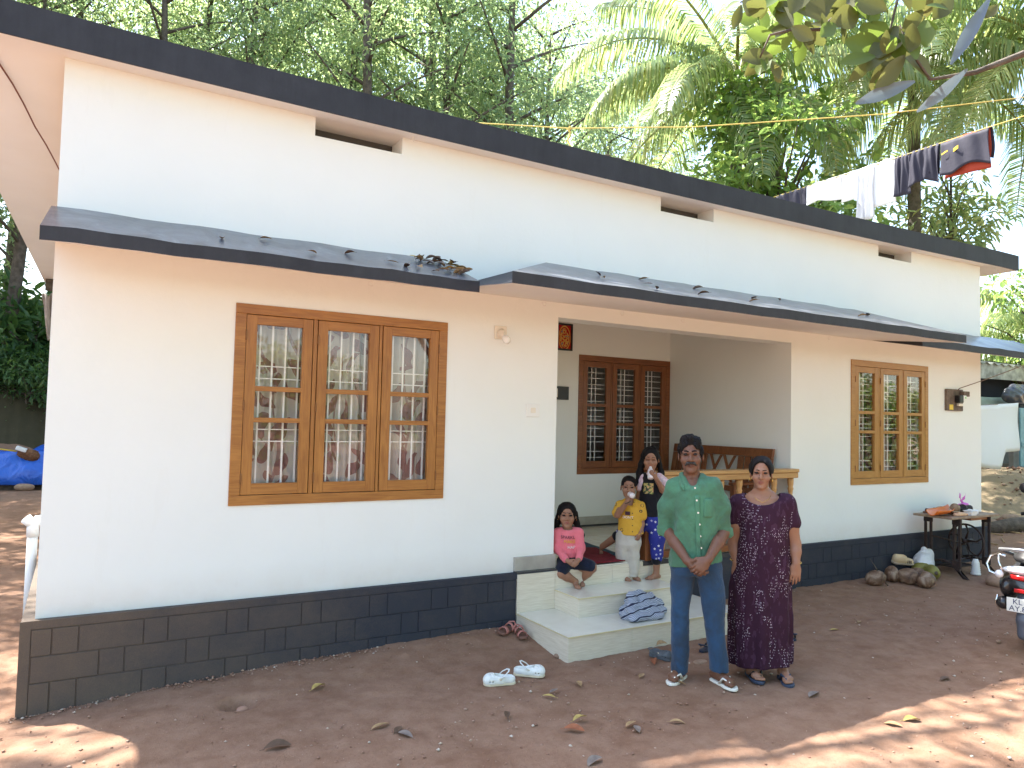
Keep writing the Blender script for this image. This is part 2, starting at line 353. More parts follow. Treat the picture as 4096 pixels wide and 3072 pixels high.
# ---- sun shades (chajja): two lower lengths and a deeper hipped one over the porch
SZB, SZT, SY1, SY2, SXA, SXB = 2.1505, 2.2305, -0.60, -1.061, 2.606, 8.073
def shade(name, x0, x1, yf, zb, xt0, xt1, x0b=None, x1b=None):
    b = MB(); n = 16
    x0b = x0 if x0b is None else x0b; x1b = x1 if x1b is None else x1b
    fx = np.linspace(x0, x1, n+1); bx = np.linspace(xt0, xt1, n+1); ux = np.linspace(x0b, x1b, n+1)
    wob = [0.004*math.sin(x*7.3)+0.003*math.sin(x*17) for x in fx]
    ft = [(x, yf, SZT+o) for x, o in zip(fx, wob)]; fb = [(x, yf, SZB+o*0.6) for x, o in zip(fx, wob)]
    bt = [(x, 0.0, zb+0.005*math.sin(x*9)) for x in bx]; bb = [(x, 0.0, SZB+0.11) for x in ux]
    strip(b, ft, bt, 1); strip(b, fb, bb, 2); strip(b, fb, ft, 0); strip(b, bb, bt, 0)
    for k in (0, -1): b.add([fb[k], ft[k], bt[k], bb[k]], [(0, 1, 2, 3)], 0)
    return obj(name, b, ['black_paint', 'shade_top', 'soffit_paint'], house)
shade('sun_shade', -0.055, SXA, SY1, 2.480, -0.03, SXA)
c2 = shade('sun_shade', SXA, SXB, SY2, 2.590, 3.552, 7.747)
shade('sun_shade', SXB, 11.25, SY1, 2.490, SXB, 11.25)
for x in (1.9, 3.35, 4.15, 4.85, 6.9): hook(x, -0.3, 2.19, c2, 0.018)

# ---- plinth with grooved blocks
def plinth(x0, x1, zlo, first):
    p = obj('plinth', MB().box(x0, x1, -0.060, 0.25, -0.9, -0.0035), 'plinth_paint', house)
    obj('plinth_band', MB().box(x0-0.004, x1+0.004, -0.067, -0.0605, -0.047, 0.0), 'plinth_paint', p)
    rows = [(-0.053, -0.207, 0.0), (-0.211, -0.362, 0.25), (-0.366, zlo, 0.0)]
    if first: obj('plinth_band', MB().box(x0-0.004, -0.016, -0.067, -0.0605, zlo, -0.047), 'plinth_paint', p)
    shared = {}
    for zt, zb, off in rows:
        x = (-0.016 if first else x0)+ (0 if first else 0.03)
        seq = []; cur = -0.016-0.245+off+0.0 if first else x0-0.3+off
        k = 0
        edges = [cur]
        while edges[-1] < x1:
            edges.append(edges[-1]+(0.352 if k % 2 == 0 else 0.138)); k += 1
        for a, c in zip(edges, edges[1:]):
            a2, c2_ = max(a, -0.016 if first else x0), min(c, x1)
            if c2_-a2 < 0.03: continue
            key = (round(c2_-a2, 3), zt, zb)
            if key not in shared:
                wdt = c2_-a2
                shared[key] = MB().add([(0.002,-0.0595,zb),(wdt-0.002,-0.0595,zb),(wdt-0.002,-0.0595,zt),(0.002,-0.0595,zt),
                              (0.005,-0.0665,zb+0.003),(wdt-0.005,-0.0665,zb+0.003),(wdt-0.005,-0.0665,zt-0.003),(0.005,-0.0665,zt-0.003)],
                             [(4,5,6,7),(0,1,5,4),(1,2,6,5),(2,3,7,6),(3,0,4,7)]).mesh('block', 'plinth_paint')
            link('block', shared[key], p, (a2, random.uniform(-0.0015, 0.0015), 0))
    return p
plinth(-0.067, 3.296, -0.62, True); plinth(5.12, HX+0.067, -0.62, False)
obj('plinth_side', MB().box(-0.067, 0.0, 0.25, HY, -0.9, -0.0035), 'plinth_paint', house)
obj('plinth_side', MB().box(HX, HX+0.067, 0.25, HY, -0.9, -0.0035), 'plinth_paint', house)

# ---- porch floor and steps faced with cream tiles
def tile(par, x0, x1, y0, y1, z0, z1, m='cream_tile', name='tile', bev=0.0015):
    return obj(name, MB().box(x0, x1, y0, y1, z0, z1), m, par, bevel=bev)
pf = obj('porch_floor', MB().box(3.30, OPR, -0.055, PB, -0.5, -0.011), 'concrete', house)
for i in range(5):
    xa = OPL+i*(OPR-OPL)/5
    for j, (ya, yb_) in enumerate([(-0.062, 0.60), (0.602, 1.24), (1.242, PB)]):
        tile(pf, xa+0.001, xa+(OPR-OPL)/5-0.001, ya, yb_, -0.011, 0.0, 'tread_tile')
S1, S2 = (3.299, 5.10, -0.803, -0.318), (3.665, 4.74, -0.418, -0.161)
# riser under the floor edge, tiled
for xa, xb in ((S2[0]+0.004, 4.27), (4.273, S2[1]), (S2[1]+0.003, 5.10)): tile(pf, xa, xb, -0.070, -0.056, -0.5, -0.012)
tile(pf, 4.62, OPR-0.002, -0.074, -0.063, -0.045, -0.002, 'dark_tile')
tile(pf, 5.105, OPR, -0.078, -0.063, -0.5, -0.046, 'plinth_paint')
for i, (x0, x1, yf, zt) in enumerate((S1, S2)):
    zb = -0.62 if i == 0 else -0.318
    st = obj('step', MB().box(x0+0.012, x1-0.012, yf+0.012, -0.071, zb, zt-0.012), 'concrete', house)
    js = [x0, x0+0.595, x0+1.19, x1] if i == 0 else [x0, x0+0.62, x1]
    for a, c in zip(js, js[1:]): tile(st, a+0.001, c-0.001, yf, yf+0.011, zb, zt-0.012)
    tile(st, x0, x0+0.011, yf+0.012, -0.071, zb, zt-0.012); tile(st, x1-0.011, x1, yf+0.012, -0.071, zb, zt-0.012)
    for a, c in zip(js, js[1:]): tile(st, a+0.0008, c-0.0008, yf-0.004, -0.071, zt-0.0115, zt, 'tread_tile')
    tile(st, x0-0.003, x1+0.003, yf-0.007, yf-0.0045, zt-0.010, zt-0.001, 'tile_trim', 'edge_trim', 0)
    tile(st, x0-0.006, x0-0.0035, yf-0.004, -0.071, zt-0.010, zt-0.001, 'tile_trim', 'edge_trim', 0)
# tiled wall foot beside the steps: lower tile, dark strip, upper tile
tile(pf, 3.299, 3.664, -0.075, -0.056, -0.318, -0.012); tile(pf, 3.299, OPL+0.004, -0.028, -0.0005, 0.006, 0.118, 'grey_tile'); tile(pf, 3.299, 3.69, -0.068, -0.002, -0.011, 0.005, 'dark_tile')
# skirting along the porch back and side walls
tile(pf, OPL, OPR-0.012, PB-0.012, PB-0.001, 0.024, 0.118, 'grey_tile', 'skirting'); tile(pf, OPL, OPR-0.012, PB-0.014, PB-0.001, 0.001, 0.023, 'dark_tile', 'skirting')
tile(pf, OPR-0.011, OPR-0.001, 0.0, PB-0.016, 0.024, 0.118, 'grey_tile', 'skirting'); tile(pf, OPR-0.013, OPR-0.001, 0.0, PB-0.016, 0.001, 0.023, 'dark_tile', 'skirting')

# ---- windows
def window(box, y, wm, wmf, bars, curtain, room, gap=(0.0706, 0.076)):
    x0, x1, z0, z1 = box; W_, H_ = x1-x0, z1-z0; s = W_/1.585; sv = H_/1.373
    win = thing('window', None, None); win.parent = house
    if 'label' in win: del win['label']
    fw, fh = 0.071*s, 0.068*sv
    ya, yb2 = y-0.012, y+0.085
    b = MB().box(x0, x1, ya, yb2, z1-fh, z1).box(x0, x1, ya, yb2, z0, z0+fh).box(x0, x0+fw, ya, yb2, z0+fh, z1-fh).box(x1-fw, x1, ya, yb2, z0+fh, z1-fh)
    obj('frame', b, wmf, win, bevel=0.003)
    xs = [(1.130, 1.589), (1.623, 2.084), (2.112, 2.573)]
    xs = [(x0+(a-1.059)*s, x0+(c-1.059)*s) for a, c in xs]
    zz = lambda q: z0+(q-0.622)*sv
    for a, c in ((xs[0][1], xs[1][0]), (xs[1][1], xs[2][0])):
        obj('mullion', MB().box(a+0.003, c-0.003, y-0.006, yb2, z0+fh, z1-fh), wm, win, bevel=0.002)
    zt, zb = z1-fh-0.004, z0+fh+0.004
    for k, (a, c) in enumerate(xs):
        a += 0.003; c -= 0.003; sw = 0.070*s; yq = (y-0.009, y+0.028)
        hz = [(zz(1.859), zt), (zz(1.401), zz(1.435)), (zz(1.186), zz(1.219)), (zb, zz(0.770))]
        obj('sash_stile', MB().box(a, a+sw, *yq, zb, zt), wm, win, bevel=0.002); obj('sash_stile', MB().box(c-sw, c, *yq, zb, zt), wm, win, bevel=0.002)
        for p, q in hz: obj('sash_rail', MB().box(a+sw, c-sw, yq[0]+0.001, yq[1]-0.001, p, q), wmf, win, bevel=0.002)
        for p, q in ((hz[1][1], hz[0][0]), (hz[2][1], hz[1][0]), (hz[3][1], hz[2][0])):
            obj('pane', MB().box(a+sw-0.004, c-sw+0.004, y+0.008, y+0.012, p-0.004, q+0.004), 'window_glass', win)
        hx = a-0.002 if k < 2 else c+0.002
        for hzv in (zz(1.78), zz(1.30), zz(0.80)):
            obj('hinge', MB().lathe([(0.005, -0.035), (0.006, -0.03), (0.006, 0.03), (0.005, 0.035)], (hx, y-0.012, hzv), 8), 'hinge_brass', win)
        if bars == 'upright':
            for q in (0.09, 0.36, 0.65, 0.94): 
                xx = a+sw+(c-a-2*sw)*q+0.012
                obj('bar', MB().box(xx-0.006, xx+0.006, y+0.075, y+0.083, zb, zt), 'bar_paint', win)
            for q in (1.579, 1.493, 1.137, 1.054): obj('bar', MB().box(a, c, y+0.0835, y+0.0885, zz(q)-0.0035, zz(q)+0.0035), 'bar_paint', win)
        else:
            for q in (0.38, 0.60):
                xx = a+sw+(c-a-2*sw)*q
                obj('bar', MB().box(xx-0.005, xx+0.005, y+0.060, y+0.066, zb, zt), 'bar_paint', win)
            for q in (1.80, 1.735, 1.66, 1.615, 1.55, 1.465, 1.36, 1.29, 1.245, 1.15, 1.055, 0.99, 0.88, 0.81):
                obj('bar', MB().box(a, c, y+0.0665, y+0.0705, zz(q)-0.0035, zz(q)+0.0035), 'bar_paint', win)
    if curtain:
        n = 220; amp = 0.022; yc = y+0.15
        spans = curtain[1]
        for sa, sb in spans:
            xa, xb = x0+W_*sa, x0+W_*sb
            cb = MB().grid(lambda u, v: (xa+(xb-xa)*u, yc+amp*math.sin(u*(xb-xa)*58+1.3*math.sin(u*9))+0.008*math.sin(u*31+v*2), z0-0.05+(H_+0.12)*v), int(n*(sb-sa)), 4)
            obj('curtain', cb, curtain[0], win, smooth=True)
    return win
w1 = window(WIN1, 0.0, 'teak', 'teak_flat', 'upright', ('vine_curtain', [(-0.02, 0.32), (0.33, 0.66), (0.67, 1.02)]), None)
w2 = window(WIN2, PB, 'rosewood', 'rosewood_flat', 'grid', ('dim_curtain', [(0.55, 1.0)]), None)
w3 = window(WIN3, 0.0, 'teak_pale', 'teak_pale_flat', 'grid', ('wine_curtain', [(-0.02, 0.30), (0.34, 0.62), (0.68, 1.0)]), None)

# ---- porch railing
rl = thing('railing', None, None); rl.parent = house
obj('handrail', MB().add([], []).box(4.66, 6.683, -0.115, 0.035, 0.765, 0.802).box(4.70, 6.684, -0.10, 0.02, 0.707, 0.764), 'rail_wood', rl, bevel=0.006)
obj('bottom_rail', MB().box(4.70, 6.684, -0.085, 0.005, 0.012, 0.072), 'rosewood_flat', rl, bevel=0.004)
prof = [(0.030,0.0),(0.034,0.03),(0.034,0.10),(0.022,0.115),(0.030,0.13),(0.020,0.15),(0.026,0.22),(0.034,0.30),(0.030,0.36),(0.019,0.41),(0.030,0.425),(0.030,0.44),(0.020,0.455),(0.024,0.50),(0.031,0.52),(0.024,0.54),(0.030,0.57),(0.032,0.60),(0.032,0.636)]
bme = MB().lathe(prof, (0,0,0), 14).mesh('baluster', 'baluster_wood', True)
for i in range(8): link('baluster', bme, rl, (4.86+i*0.2535, -0.04, 0.0715))
obj('newel_post', MB().box(4.635, 4.70, -0.085, 0.005, 0.0, 0.706).lathe([(0.03,0),(0.045,0.02),(0.03,0.05),(0.0,0.075)], (4.667,-0.04,0.803), 12), 'rosewood', rl, bevel=0.004)
# ================================================================== GROUND, BANK, HILL
def sstep(a, b, x):
    t = np.clip((x-a)/(b-a), 0, 1); return t*t*(3-2*t)
def gz0(x, y):
    """height of the yard, the cut bank behind the house, the hill above it and the rubble bank on the right"""
    x = np.asarray(x, float); y = np.asarray(y, float)
    z = np.full(np.broadcast(x, y).shape, -0.495)
    near = np.exp(-np.clip(-(y+0.05), 0, 9)**2/0.12)
    z = z+near*np.interp(x, [-0.3, 0.0, 0.6, 1.4, 3.1, 4.2, 5.5, 8, 11], [-0.05, -0.05, 0.0, 0.045, 0.085, 0.03, 0.05, 0.04, 0.05])
    z = z+0.03*sstep(5.5, 8.5, x)*sstep(-2.5, -0.5, y)
    wob = 0.5*np.sin(x*0.9)+0.3*np.sin(x*2.3+1)
    z = z+sstep(15.0+wob*0.3, 15.9+wob*0.3, y)*(2.45+0.15*np.sin(x*1.7))*sstep(14, 9, x)+np.clip(y-16, 0, 60)*0.16*sstep(20, 10, x)
    xr = x-15.3-0.35*np.sin(y*1.3)
    z = z+sstep(0, 2.6, xr)*0.85*sstep(-3.5, -0.5, y)*sstep(14, 8, y)
    z = z-0.09*np.exp(-(((x-1.08)/0.10)**2+((y+0.55)/0.075)**2)**2)
    return z
def gz(x, y): return float(gz0(np.array([x]), np.array([y]))[0])
def axis(fine0, fine1, step, lo, hi, grow):
    a = list(np.arange(fine0, fine1, step)); s = step
    while a[-1] < hi: s *= grow; a.append(a[-1]+s)
    s = step
    while a[0] > lo: s *= grow; a.insert(0, a[0]-s)
    return np.array(a)
gx = axis(-1.2, 8.0, 0.032, -70, 110, 1.075); gy = axis(-4.6, -0.05, 0.03, -60, 110, 1.075)
GX, GY = np.meshgrid(gx, gy); P3 = np.stack([GX.ravel(), GY.ravel(), 0*GX.ravel()], 1)
GZ = gz0(GX, GY).ravel()+0.014*noise3(P3, 1.1, 3)+0.009*noise3(P3, 4.0, 4)+0.0065*noise3(P3, 13.0, 5)+0.0035*noise3(P3, 31.0, 6)
rough = (sstep(14.8, 15.6, GY.ravel())+sstep(14.5, 16, GX.ravel()))
GZ = GZ+rough*0.09*noise3(P3, 3.1, 8)
nx, ny = len(gx), len(gy); I = np.arange(nx*ny).reshape(ny, nx)
Fq = np.stack([I[:-1, :-1].ravel(), I[:-1, 1:].ravel(), I[1:, 1:].ravel(), I[1:, :-1].ravel()], 1)
w = NT('laterite'); tc = w.n('TexCoord').outputs['Object']
n1 = w.noise(0.55, 5, vec=tc); n2 = w.noise(6.5, 7, vec=tc, rough=0.7); n3 = w.noise(55, 4, vec=tc, rough=0.7); n4 = w.noise(230, 3, vec=tc)
c = w.mix(n1, (0.205, 0.112, 0.070), (0.285, 0.170, 0.112))
n0 = w.noise(1.7, 6, vec=tc, dist=0.5, rough=0.62)
c = w.mix(w.math('MULTIPLY', w.ramp(n0, [(0.42, (0, 0, 0)), (0.62, (1, 1, 1))]), 0.45), c, (0.175, 0.090, 0.054))
c = w.mix(w.math('MULTIPLY', w.math('SUBTRACT', n2, 0.38, None), 1.7), c, (0.37, 0.24, 0.17))
c = w.mix(w.math('MULTIPLY', w.math('GREATER_THAN', n3, 0.63), 0.35), c, (0.14, 0.062, 0.038))
c = w.mix(w.math('MULTIPLY', w.math('GREATER_THAN', n4, 0.66), 0.30), c, (0.46, 0.34, 0.26))
sp = w.n('SeparateXYZ'); w.l(tc, sp.inputs[0])
bank = w.math('MULTIPLY', w.math('GREATER_THAN', sp.outputs[1], 14.9), w.math('LESS_THAN', sp.outputs[0], 12.5))
c = w.mix(bank, c, w.mix(n2, (0.045, 0.040, 0.022), (0.085, 0.068, 0.040)))
rub = w.math('GREATER_THAN', sp.outputs[0], 14.6)
c = w.mix(w.math('MULTIPLY', rub, 0.8), c, w.mix(n3, (0.26, 0.19, 0.11), (0.45, 0.37, 0.25)))
w.base(c); w.set(Roughness=0.95, Specular_IOR_Level=0.12)
w.bump(w.math('ADD', w.math('MULTIPLY', n3, 0.7), w.math('MULTIPLY', n4, 0.5)), 0.85, 0.010)
ground = link('ground', np_mesh('ground', np.stack([GX.ravel(), GY.ravel(), GZ], 1), [Fq], 'laterite', True)); tag(ground, kind='structure')

# loose gravel and crumbs of laterite on the yard
def pebbles(name, n, areafn, smin, smax, m, label, seed):
    r = np.random.default_rng(seed); xy = areafn(r, n)
    s = smin*(smax/smin)**(r.random(n)**2.2)
    base = np.array([(1,0,0),(-1,0,0),(0,1,0),(0,-1,0),(0,0,1),(0,0,-1)], float)
    tri = np.array([(0,2,4),(2,1,4),(1,3,4),(3,0,4),(2,0,5),(1,2,5),(3,1,5),(0,3,5)])
    V = base[None]*(s[:, None, None]*r.uniform(0.6, 1.35, (n, 6, 1))); V[:, :, 2] *= 0.6
    a = r.uniform(0, 6.28, n); ca, sa = np.cos(a)[:, None], np.sin(a)[:, None]
    X = V[:, :, 0]*ca-V[:, :, 1]*sa; Y = V[:, :, 0]*sa+V[:, :, 1]*ca
    V = np.stack([X+xy[:, :1], Y+xy[:, 1:2], V[:, :, 2]+(gz0(xy[:, 0], xy[:, 1])+s*0.25)[:, None]], 2).reshape(-1, 3)
    F = (tri[None]+(np.arange(n)*6)[:, None, None]).reshape(-1, 3)
    o = link(name, np_mesh(name, V, [F], m)); return tag(o, label, name, kind='stuff')
w = NT('gravel'); ri = w.n('NewGeometry').outputs['Random Per Island']
w.base(w.ramp(ri, [(0.0, (0.22, 0.11, 0.07)), (0.6, (0.31, 0.18, 0.125)), (0.85, (0.42, 0.30, 0.22)), (1.0, (0.55, 0.48, 0.40))])); w.set(Roughness=0.9)
def yard_area(r, n):
    t = r.random(n); y = -0.12-4.4*r.random(n)**0.8; x = -0.9+9.0*r.random(n)
    keep = ~((x > 3.25) & (x < 5.15) & (y > -0.85)); x[~keep] -= 2.2; y[~keep] -= 0.9
    return np.stack([x, y], 1)
pebbles('gravel', 7500, yard_area, 0.0020, 0.014, 'gravel', 'loose laterite gravel scattered over the red earth yard', 11)
pebbles('rubble', 1500, lambda r, n: np.stack([13.2+6*r.random(n), -1.0+7*r.random(n)], 1), 0.012, 0.075, 'gravel', 'broken stones and crumbs on the sunlit bank beyond the house', 12)
def mound_area(r, n):
    x = -0.1+3.4*r.random(n); return np.stack([x, -0.075-0.10*r.random(n)**2], 1)
pebbles('soil_crumbs', 700, mound_area, 0.003, 0.014, 'gravel', 'soil crumbs heaped along the foot of the dark plinth', 13)

# ================================================================== VEGETATION
def leaf_mat(name, c1, c2, c3, trans=0.55, rough=0.4, spec=0.5, hue=0.47, val=2.3):
    w = NT(name); ri = w.n('NewGeometry').outputs['Random Per Island']; oi = w.n('ObjectInfo').outputs['Random']
    f = w.math('FRACT', w.math('ADD', ri, w.math('MULTIPLY', oi, 0.35)))
    c = w.ramp(f, [(0.0, c1), (0.55, c2), (1.0, c3)])
    w.base(c); w.set(Roughness=rough, Specular_IOR_Level=spec)
    tl = w.n('BsdfTranslucent'); hs = w.n('HueSaturation'); hs.inputs['Hue'].default_value = hue; hs.inputs['Saturation'].default_value = 1.05; hs.inputs['Value'].default_value = val
    w.l(c, hs.inputs['Color']); w.l(hs.outputs[0], tl.inputs[0]); mx = w.n('MixShader'); mx.inputs[0].default_value = trans
    w.l(w.b.outputs[0], mx.inputs[1]); w.l(tl.outputs[0], mx.inputs[2]); w.l(mx.outputs[0], w.t.nodes['Material Output'].inputs[0])
leaf_mat('rubber_leaf', (0.085, 0.135, 0.068), (0.12, 0.175, 0.082), (0.18, 0.225, 0.105), val=3.4)
leaf_mat('fig_leaf', (0.075, 0.14, 0.045), (0.11, 0.19, 0.055), (0.18, 0.26, 0.07), rough=0.24, val=2.8)
leaf_mat('palm_leaf', (0.10, 0.155, 0.065), (0.14, 0.20, 0.085), (0.22, 0.24, 0.10), 0.5, 0.35, val=3.0)
leaf_mat('bush_leaf', (0.030, 0.075, 0.025), (0.055, 0.120, 0.035), (0.09, 0.16, 0.045), 0.35)
leaf_mat('cashew_leaf', (0.060, 0.085, 0.020), (0.105, 0.125, 0.030), (0.17, 0.12, 0.045), 0.5, 0.4)
mat('bark', (0.15, 0.12, 0.095), 0.95, var=0.5, scale=9, bump=0.7, bscale=25, bdist=0.03)
mat('palm_bark', (0.17, 0.145, 0.12), 0.95, var=0.4, scale=14, bump=0.6, bscale=22, bdist=0.03)
mat('rachis', (0.30, 0.30, 0.09), 0.5, var=0.3, scale=6)

def leaves(C, D, Nn, L, Wd, fold=0.18, droop=0.15, six=False):
    """leaf blades at C along D with face normal Nn"""
    D = D/np.linalg.norm(D, axis=1)[:, None]; S = np.cross(D, Nn); S /= np.linalg.norm(S, axis=1)[:, None]+1e-9; Nn = np.cross(S, D)
    L = L[:, None]; Wd = Wd[:, None]; n = len(C)
    if six:
        v = [C, C+D*L*0.33+S*Wd*0.46+Nn*Wd*fold, C+D*L*0.72+S*Wd*0.42+Nn*(Wd*fold-L*droop*0.4), C+D*L-Nn*L*droop,
             C+D*L*0.72-S*Wd*0.42+Nn*(Wd*fold-L*droop*0.4), C+D*L*0.33-S*Wd*0.46+Nn*Wd*fold]
        V = np.stack(v, 1).reshape(-1, 3); o = (np.arange(n)*6)[:, None]
        F = [np.concatenate([o+np.array([[0, 1, 2, 3]]), o+np.array([[0, 3, 4, 5]])])]
    else:
        v = [C, C+D*L*0.5+S*Wd*0.5+Nn*Wd*fold, C+D*L-Nn*L*droop, C+D*L*0.5-S*Wd*0.5+Nn*Wd*fold]
        V = np.stack(v, 1).reshape(-1, 3); o = (np.arange(n)*4)[:, None]
        F = [np.concatenate([o+np.array([[0, 1, 2]]), o+np.array([[0, 2, 3]])])]
    return V, F
def unit(r, n):
    v = r.normal(size=(n, 3)); return v/np.linalg.norm(v, axis=1)[:, None]
def crown_mesh(name, clumps, per, L, ratio, m, seed, six=False, whorl=0):
    r = np.random.default_rng(seed); C = []; D = []; Nn = []
    for (cx, cy, cz, rad) in clumps:
        n = int(per*(rad/0.9)**1.6); u = unit(r, n); rr = rad*r.random(n)**0.45
        p = np.array([cx, cy, cz])+u*rr[:, None]*np.array([1, 1, 0.75])
        if whorl:
            m_ = max(1, n//whorl); k = r.integers(0, m_, n); tw = p[:m_]; p = tw[k]+u*0.02; 
            d = u.copy(); d[:, 2] = np.abs(d[:, 2])*0.3-0.15
        else:
            d = u*0.7+unit(r, n)*0.8; d[:, 2] -= 0.25
        nn = unit(r, n)*0.55+np.array([0, 0, 1.0])
        C.append(p); D.append(d); Nn.append(nn)
    C = np.concatenate(C); D = np.concatenate(D); Nn = np.concatenate(Nn); n = len(C)
    ln = L*r.uniform(0.65, 1.25, n); V, F = leaves(C, D, Nn, ln, ln*ratio*r.uniform(0.85, 1.15, n), six=six)
    return np_mesh(name, V, F, m)
def rubber_tree(seed, h, first, spread):
    """tall plantation tree: straight trunk, ascending limbs, leaf clumps along them"""
    r = np.random.default_rng(seed); t = MB(); lean = r.uniform(-0.04, 0.04, 2)
    tp = [(lean[0]*z+0.12*math.sin(z*0.5+seed), lean[1]*z+0.10*math.cos(z*0.4), z) for z in np.linspace(-0.6, h*0.92, 14)]
    t.tube(tp, np.interp(np.linspace(0, 1, 14), [0, 0.08, 0.6, 1], [0.24, 0.16, 0.11, 0.03]), 9)
    cl = []
    for k in range(20):
        z0 = first+(h*0.9-first)*(k/19)**0.9; a = k*2.4+r.uniform(-0.4, 0.4); ln = spread*(1.05-0.6*abs(k/19-0.45))*r.uniform(0.7, 1.15)
        i = np.interp(z0, [p[2] for p in tp], range(14)); b0 = np.array([np.interp(z0, [p[2] for p in tp], [p[j] for p in tp]) for j in range(3)])
        pts = [b0+np.array([math.cos(a)*ln*s, math.sin(a)*ln*s, ln*(0.75*s-0.18*s*s)]) for s in np.linspace(0, 1, 5)]
        t.tube(pts, np.linspace(0.05, 0.012, 5), 5)
        for s in (0.45, 0.75, 1.0):
            q = b0+np.array([math.cos(a)*ln*s, math.sin(a)*ln*s, ln*(0.75*s-0.18*s*s)])+r.normal(0, 0.25, 3)
            cl.append((*q, r.uniform(0.55, 0.95)*(0.8+0.3*s)))
    return t.mesh('trunk', 'bark', True), crown_mesh('crown', cl, 160, 0.165, 0.42, 'rubber_leaf', seed+50)
RUB = [rubber_tree(1, 13.5, 3.4, 2.6), rubber_tree(2, 15.5, 4.6, 2.9), rubber_tree(3, 12.0, 2.6, 2.4), rubber_tree(4, 16.5, 6.0, 2.8)]
def plant_tree(name, label, cat, parts, x, y, rz, s, group, dz=0.0):
    t = thing(name, label, cat, (x, y, gz(x, y)+dz), rz, group); t.scale = (s, s, s)
    for nm, me in parts: link(nm, me, t)
    return t
r = np.random.default_rng(21); spots = []
for row, y in enumerate((17.2, 20.2, 24.0, 29, 35)):
    x = -7.0-row*2.2+r.uniform(0, 1.5)
    while x < 15.5+row*3.6:
        spots.append((x+r.uniform(-0.5, 0.5), y+r.uniform(-0.8, 0.8))); x += 2.5+0.35*row+r.uniform(-0.3, 0.5)
for i, (x, y) in enumerate(spots):
    tr_, cr_ = RUB[i % 4]
    plant_tree('rubber_tree', 'slender rubber tree of the plantation on the hill behind the house', 'tree', [('trunk', tr_), ('crown', cr_)], x, y, r.uniform(0, 6.28), r.uniform(0.95, 1.2)*(1.0+0.25*float(sstep(4, 12, x))), 'rubber trees behind the house')
for i, (x, y, s_) in enumerate([(-4.0, 8.6, 0.85), (-5.0, 12.6, 0.95), (-3.7, 5.9, 0.8), (-6.2, 10.4, 0.9)]):  # added out of view to dapple the ground left of the house
    plant_tree('added_shade_tree', 'added rubber tree out of view, shading the left side yard', 'tree', [('trunk', RUB[i][0]), ('crown', RUB[i][1])], x, y, i*2.0, s_, 'added shade trees at the left')
# trees at the right, beyond the palms
for i, (x, y, s) in enumerate([(19.5, 9.5, 0.62), (23, 13, 0.75), (17.2, 13.5, 0.9), (20.5, 17, 1.0), (26, 19, 1.0)]):
    tr_, cr_ = RUB[(i*3+1) % 4]
    plant_tree('leafy_tree', 'leafy tree standing beyond the shed right of the house', 'tree', [('trunk', tr_), ('crown', cr_)], x, y, i*1.3, s, 'trees beyond the shed', -0.3)
# trees across the yard, behind the camera (they show in the window panes)
for i, (x, y, s) in enumerate([(-9, -14, 0.8), (-4.5, -16, 0.9), (0.5, -14.5, 0.8), (4, -18, 1.0), (7, -14, 0.8), (10.5, -17, 1.0), (14, -13.5, 0.85), (17.5, -17, 1.0), (21, -12.5, 0.8), (24, -15, 0.9), (-13, -17, 1.0), (28, -10, 0.8), (27, -18, 1.0), (33, -13, 1.0), (2, -21, 1.1), (13, -21, 1.1), (16.5, -6.5, 0.75), (20, -9, 0.9), (23.5, -6, 0.85), (17.5, -10.5, 0.85), (28, -5.5, 1.0), (11.5, -10.8, 0.7)]):
    tr_, cr_ = RUB[(i*2+1) % 4]
    plant_tree('yard_tree', 'tall tree across the yard facing the house front', 'tree', [('trunk', tr_), ('crown', cr_)], x, y, i*1.9, s, 'trees across the yard')

# broad-leaved tree between the palms, and the bigger shade of it
def bushy(seed, n, rx, ry, rz, z0, rad, per, L, ratio, m, trunk_r=0.10, six=True):
    r = np.random.default_rng(seed); cl = []; t = MB()
    t.tube([(0.02*math.sin(k), 0, k*(z0+rz)/6-0.3) for k in range(7)], np.linspace(trunk_r*1.4, trunk_r*0.35, 7), 8)
    for k in range(n):
        u = unit(r, 1)[0]*r.random()**0.4; p = np.array([u[0]*rx, u[1]*ry, z0+u[2]*rz]); cl.append((*p, rad*r.uniform(0.7, 1.2)))
        t.tube([(0, 0, max(0.3, p[2]-rz*0.7)), tuple(p*np.array([0.5, 0.5, 1])-np.array([0, 0, rz*0.22])), tuple(p)], [trunk_r*0.4, trunk_r*0.22, 0.01], 5)
    return [('trunk', t.mesh('trunk', 'bark', True)), ('crown', crown_mesh('crown', cl, per, L, ratio, m, seed+9, six))]
fp = at_depth(1680*1.8517, 330*1.8517, 15.0)
plant_tree('fig_tree', 'dense glossy broad-leaved tree growing between the two coconut palms', 'tree', bushy(31, 56, 2.0, 1.7, 3.0, 6.0, 0.62, 180, 0.20, 0.55, 'fig_leaf'), fp[0], fp[1], 0.4, 1.0, None)
fp = at_depth(2055*1.8517, 450*1.8517, 17.0)
plant_tree('papaya_bush', 'pale green papaya-like bush rising behind the right roof corner', 'bush', bushy(32, 24, 1.5, 1.3, 1.5, 5.9, 0.5, 110, 0.26, 0.30, 'palm_leaf', 0.06), fp[0], fp[1], 0.0, 1.0, None)
fp = at_depth(4080, 1250, 19.0)
plant_tree('jackfruit_tree', 'low dark leafy tree seen past the right corner of the house', 'tree', bushy(33, 26, 2.0, 1.8, 1.6, 3.6, 0.6, 130, 0.17, 0.5, 'fig_leaf'), fp[0]+1.0, fp[1], 0.0, 1.0, None)

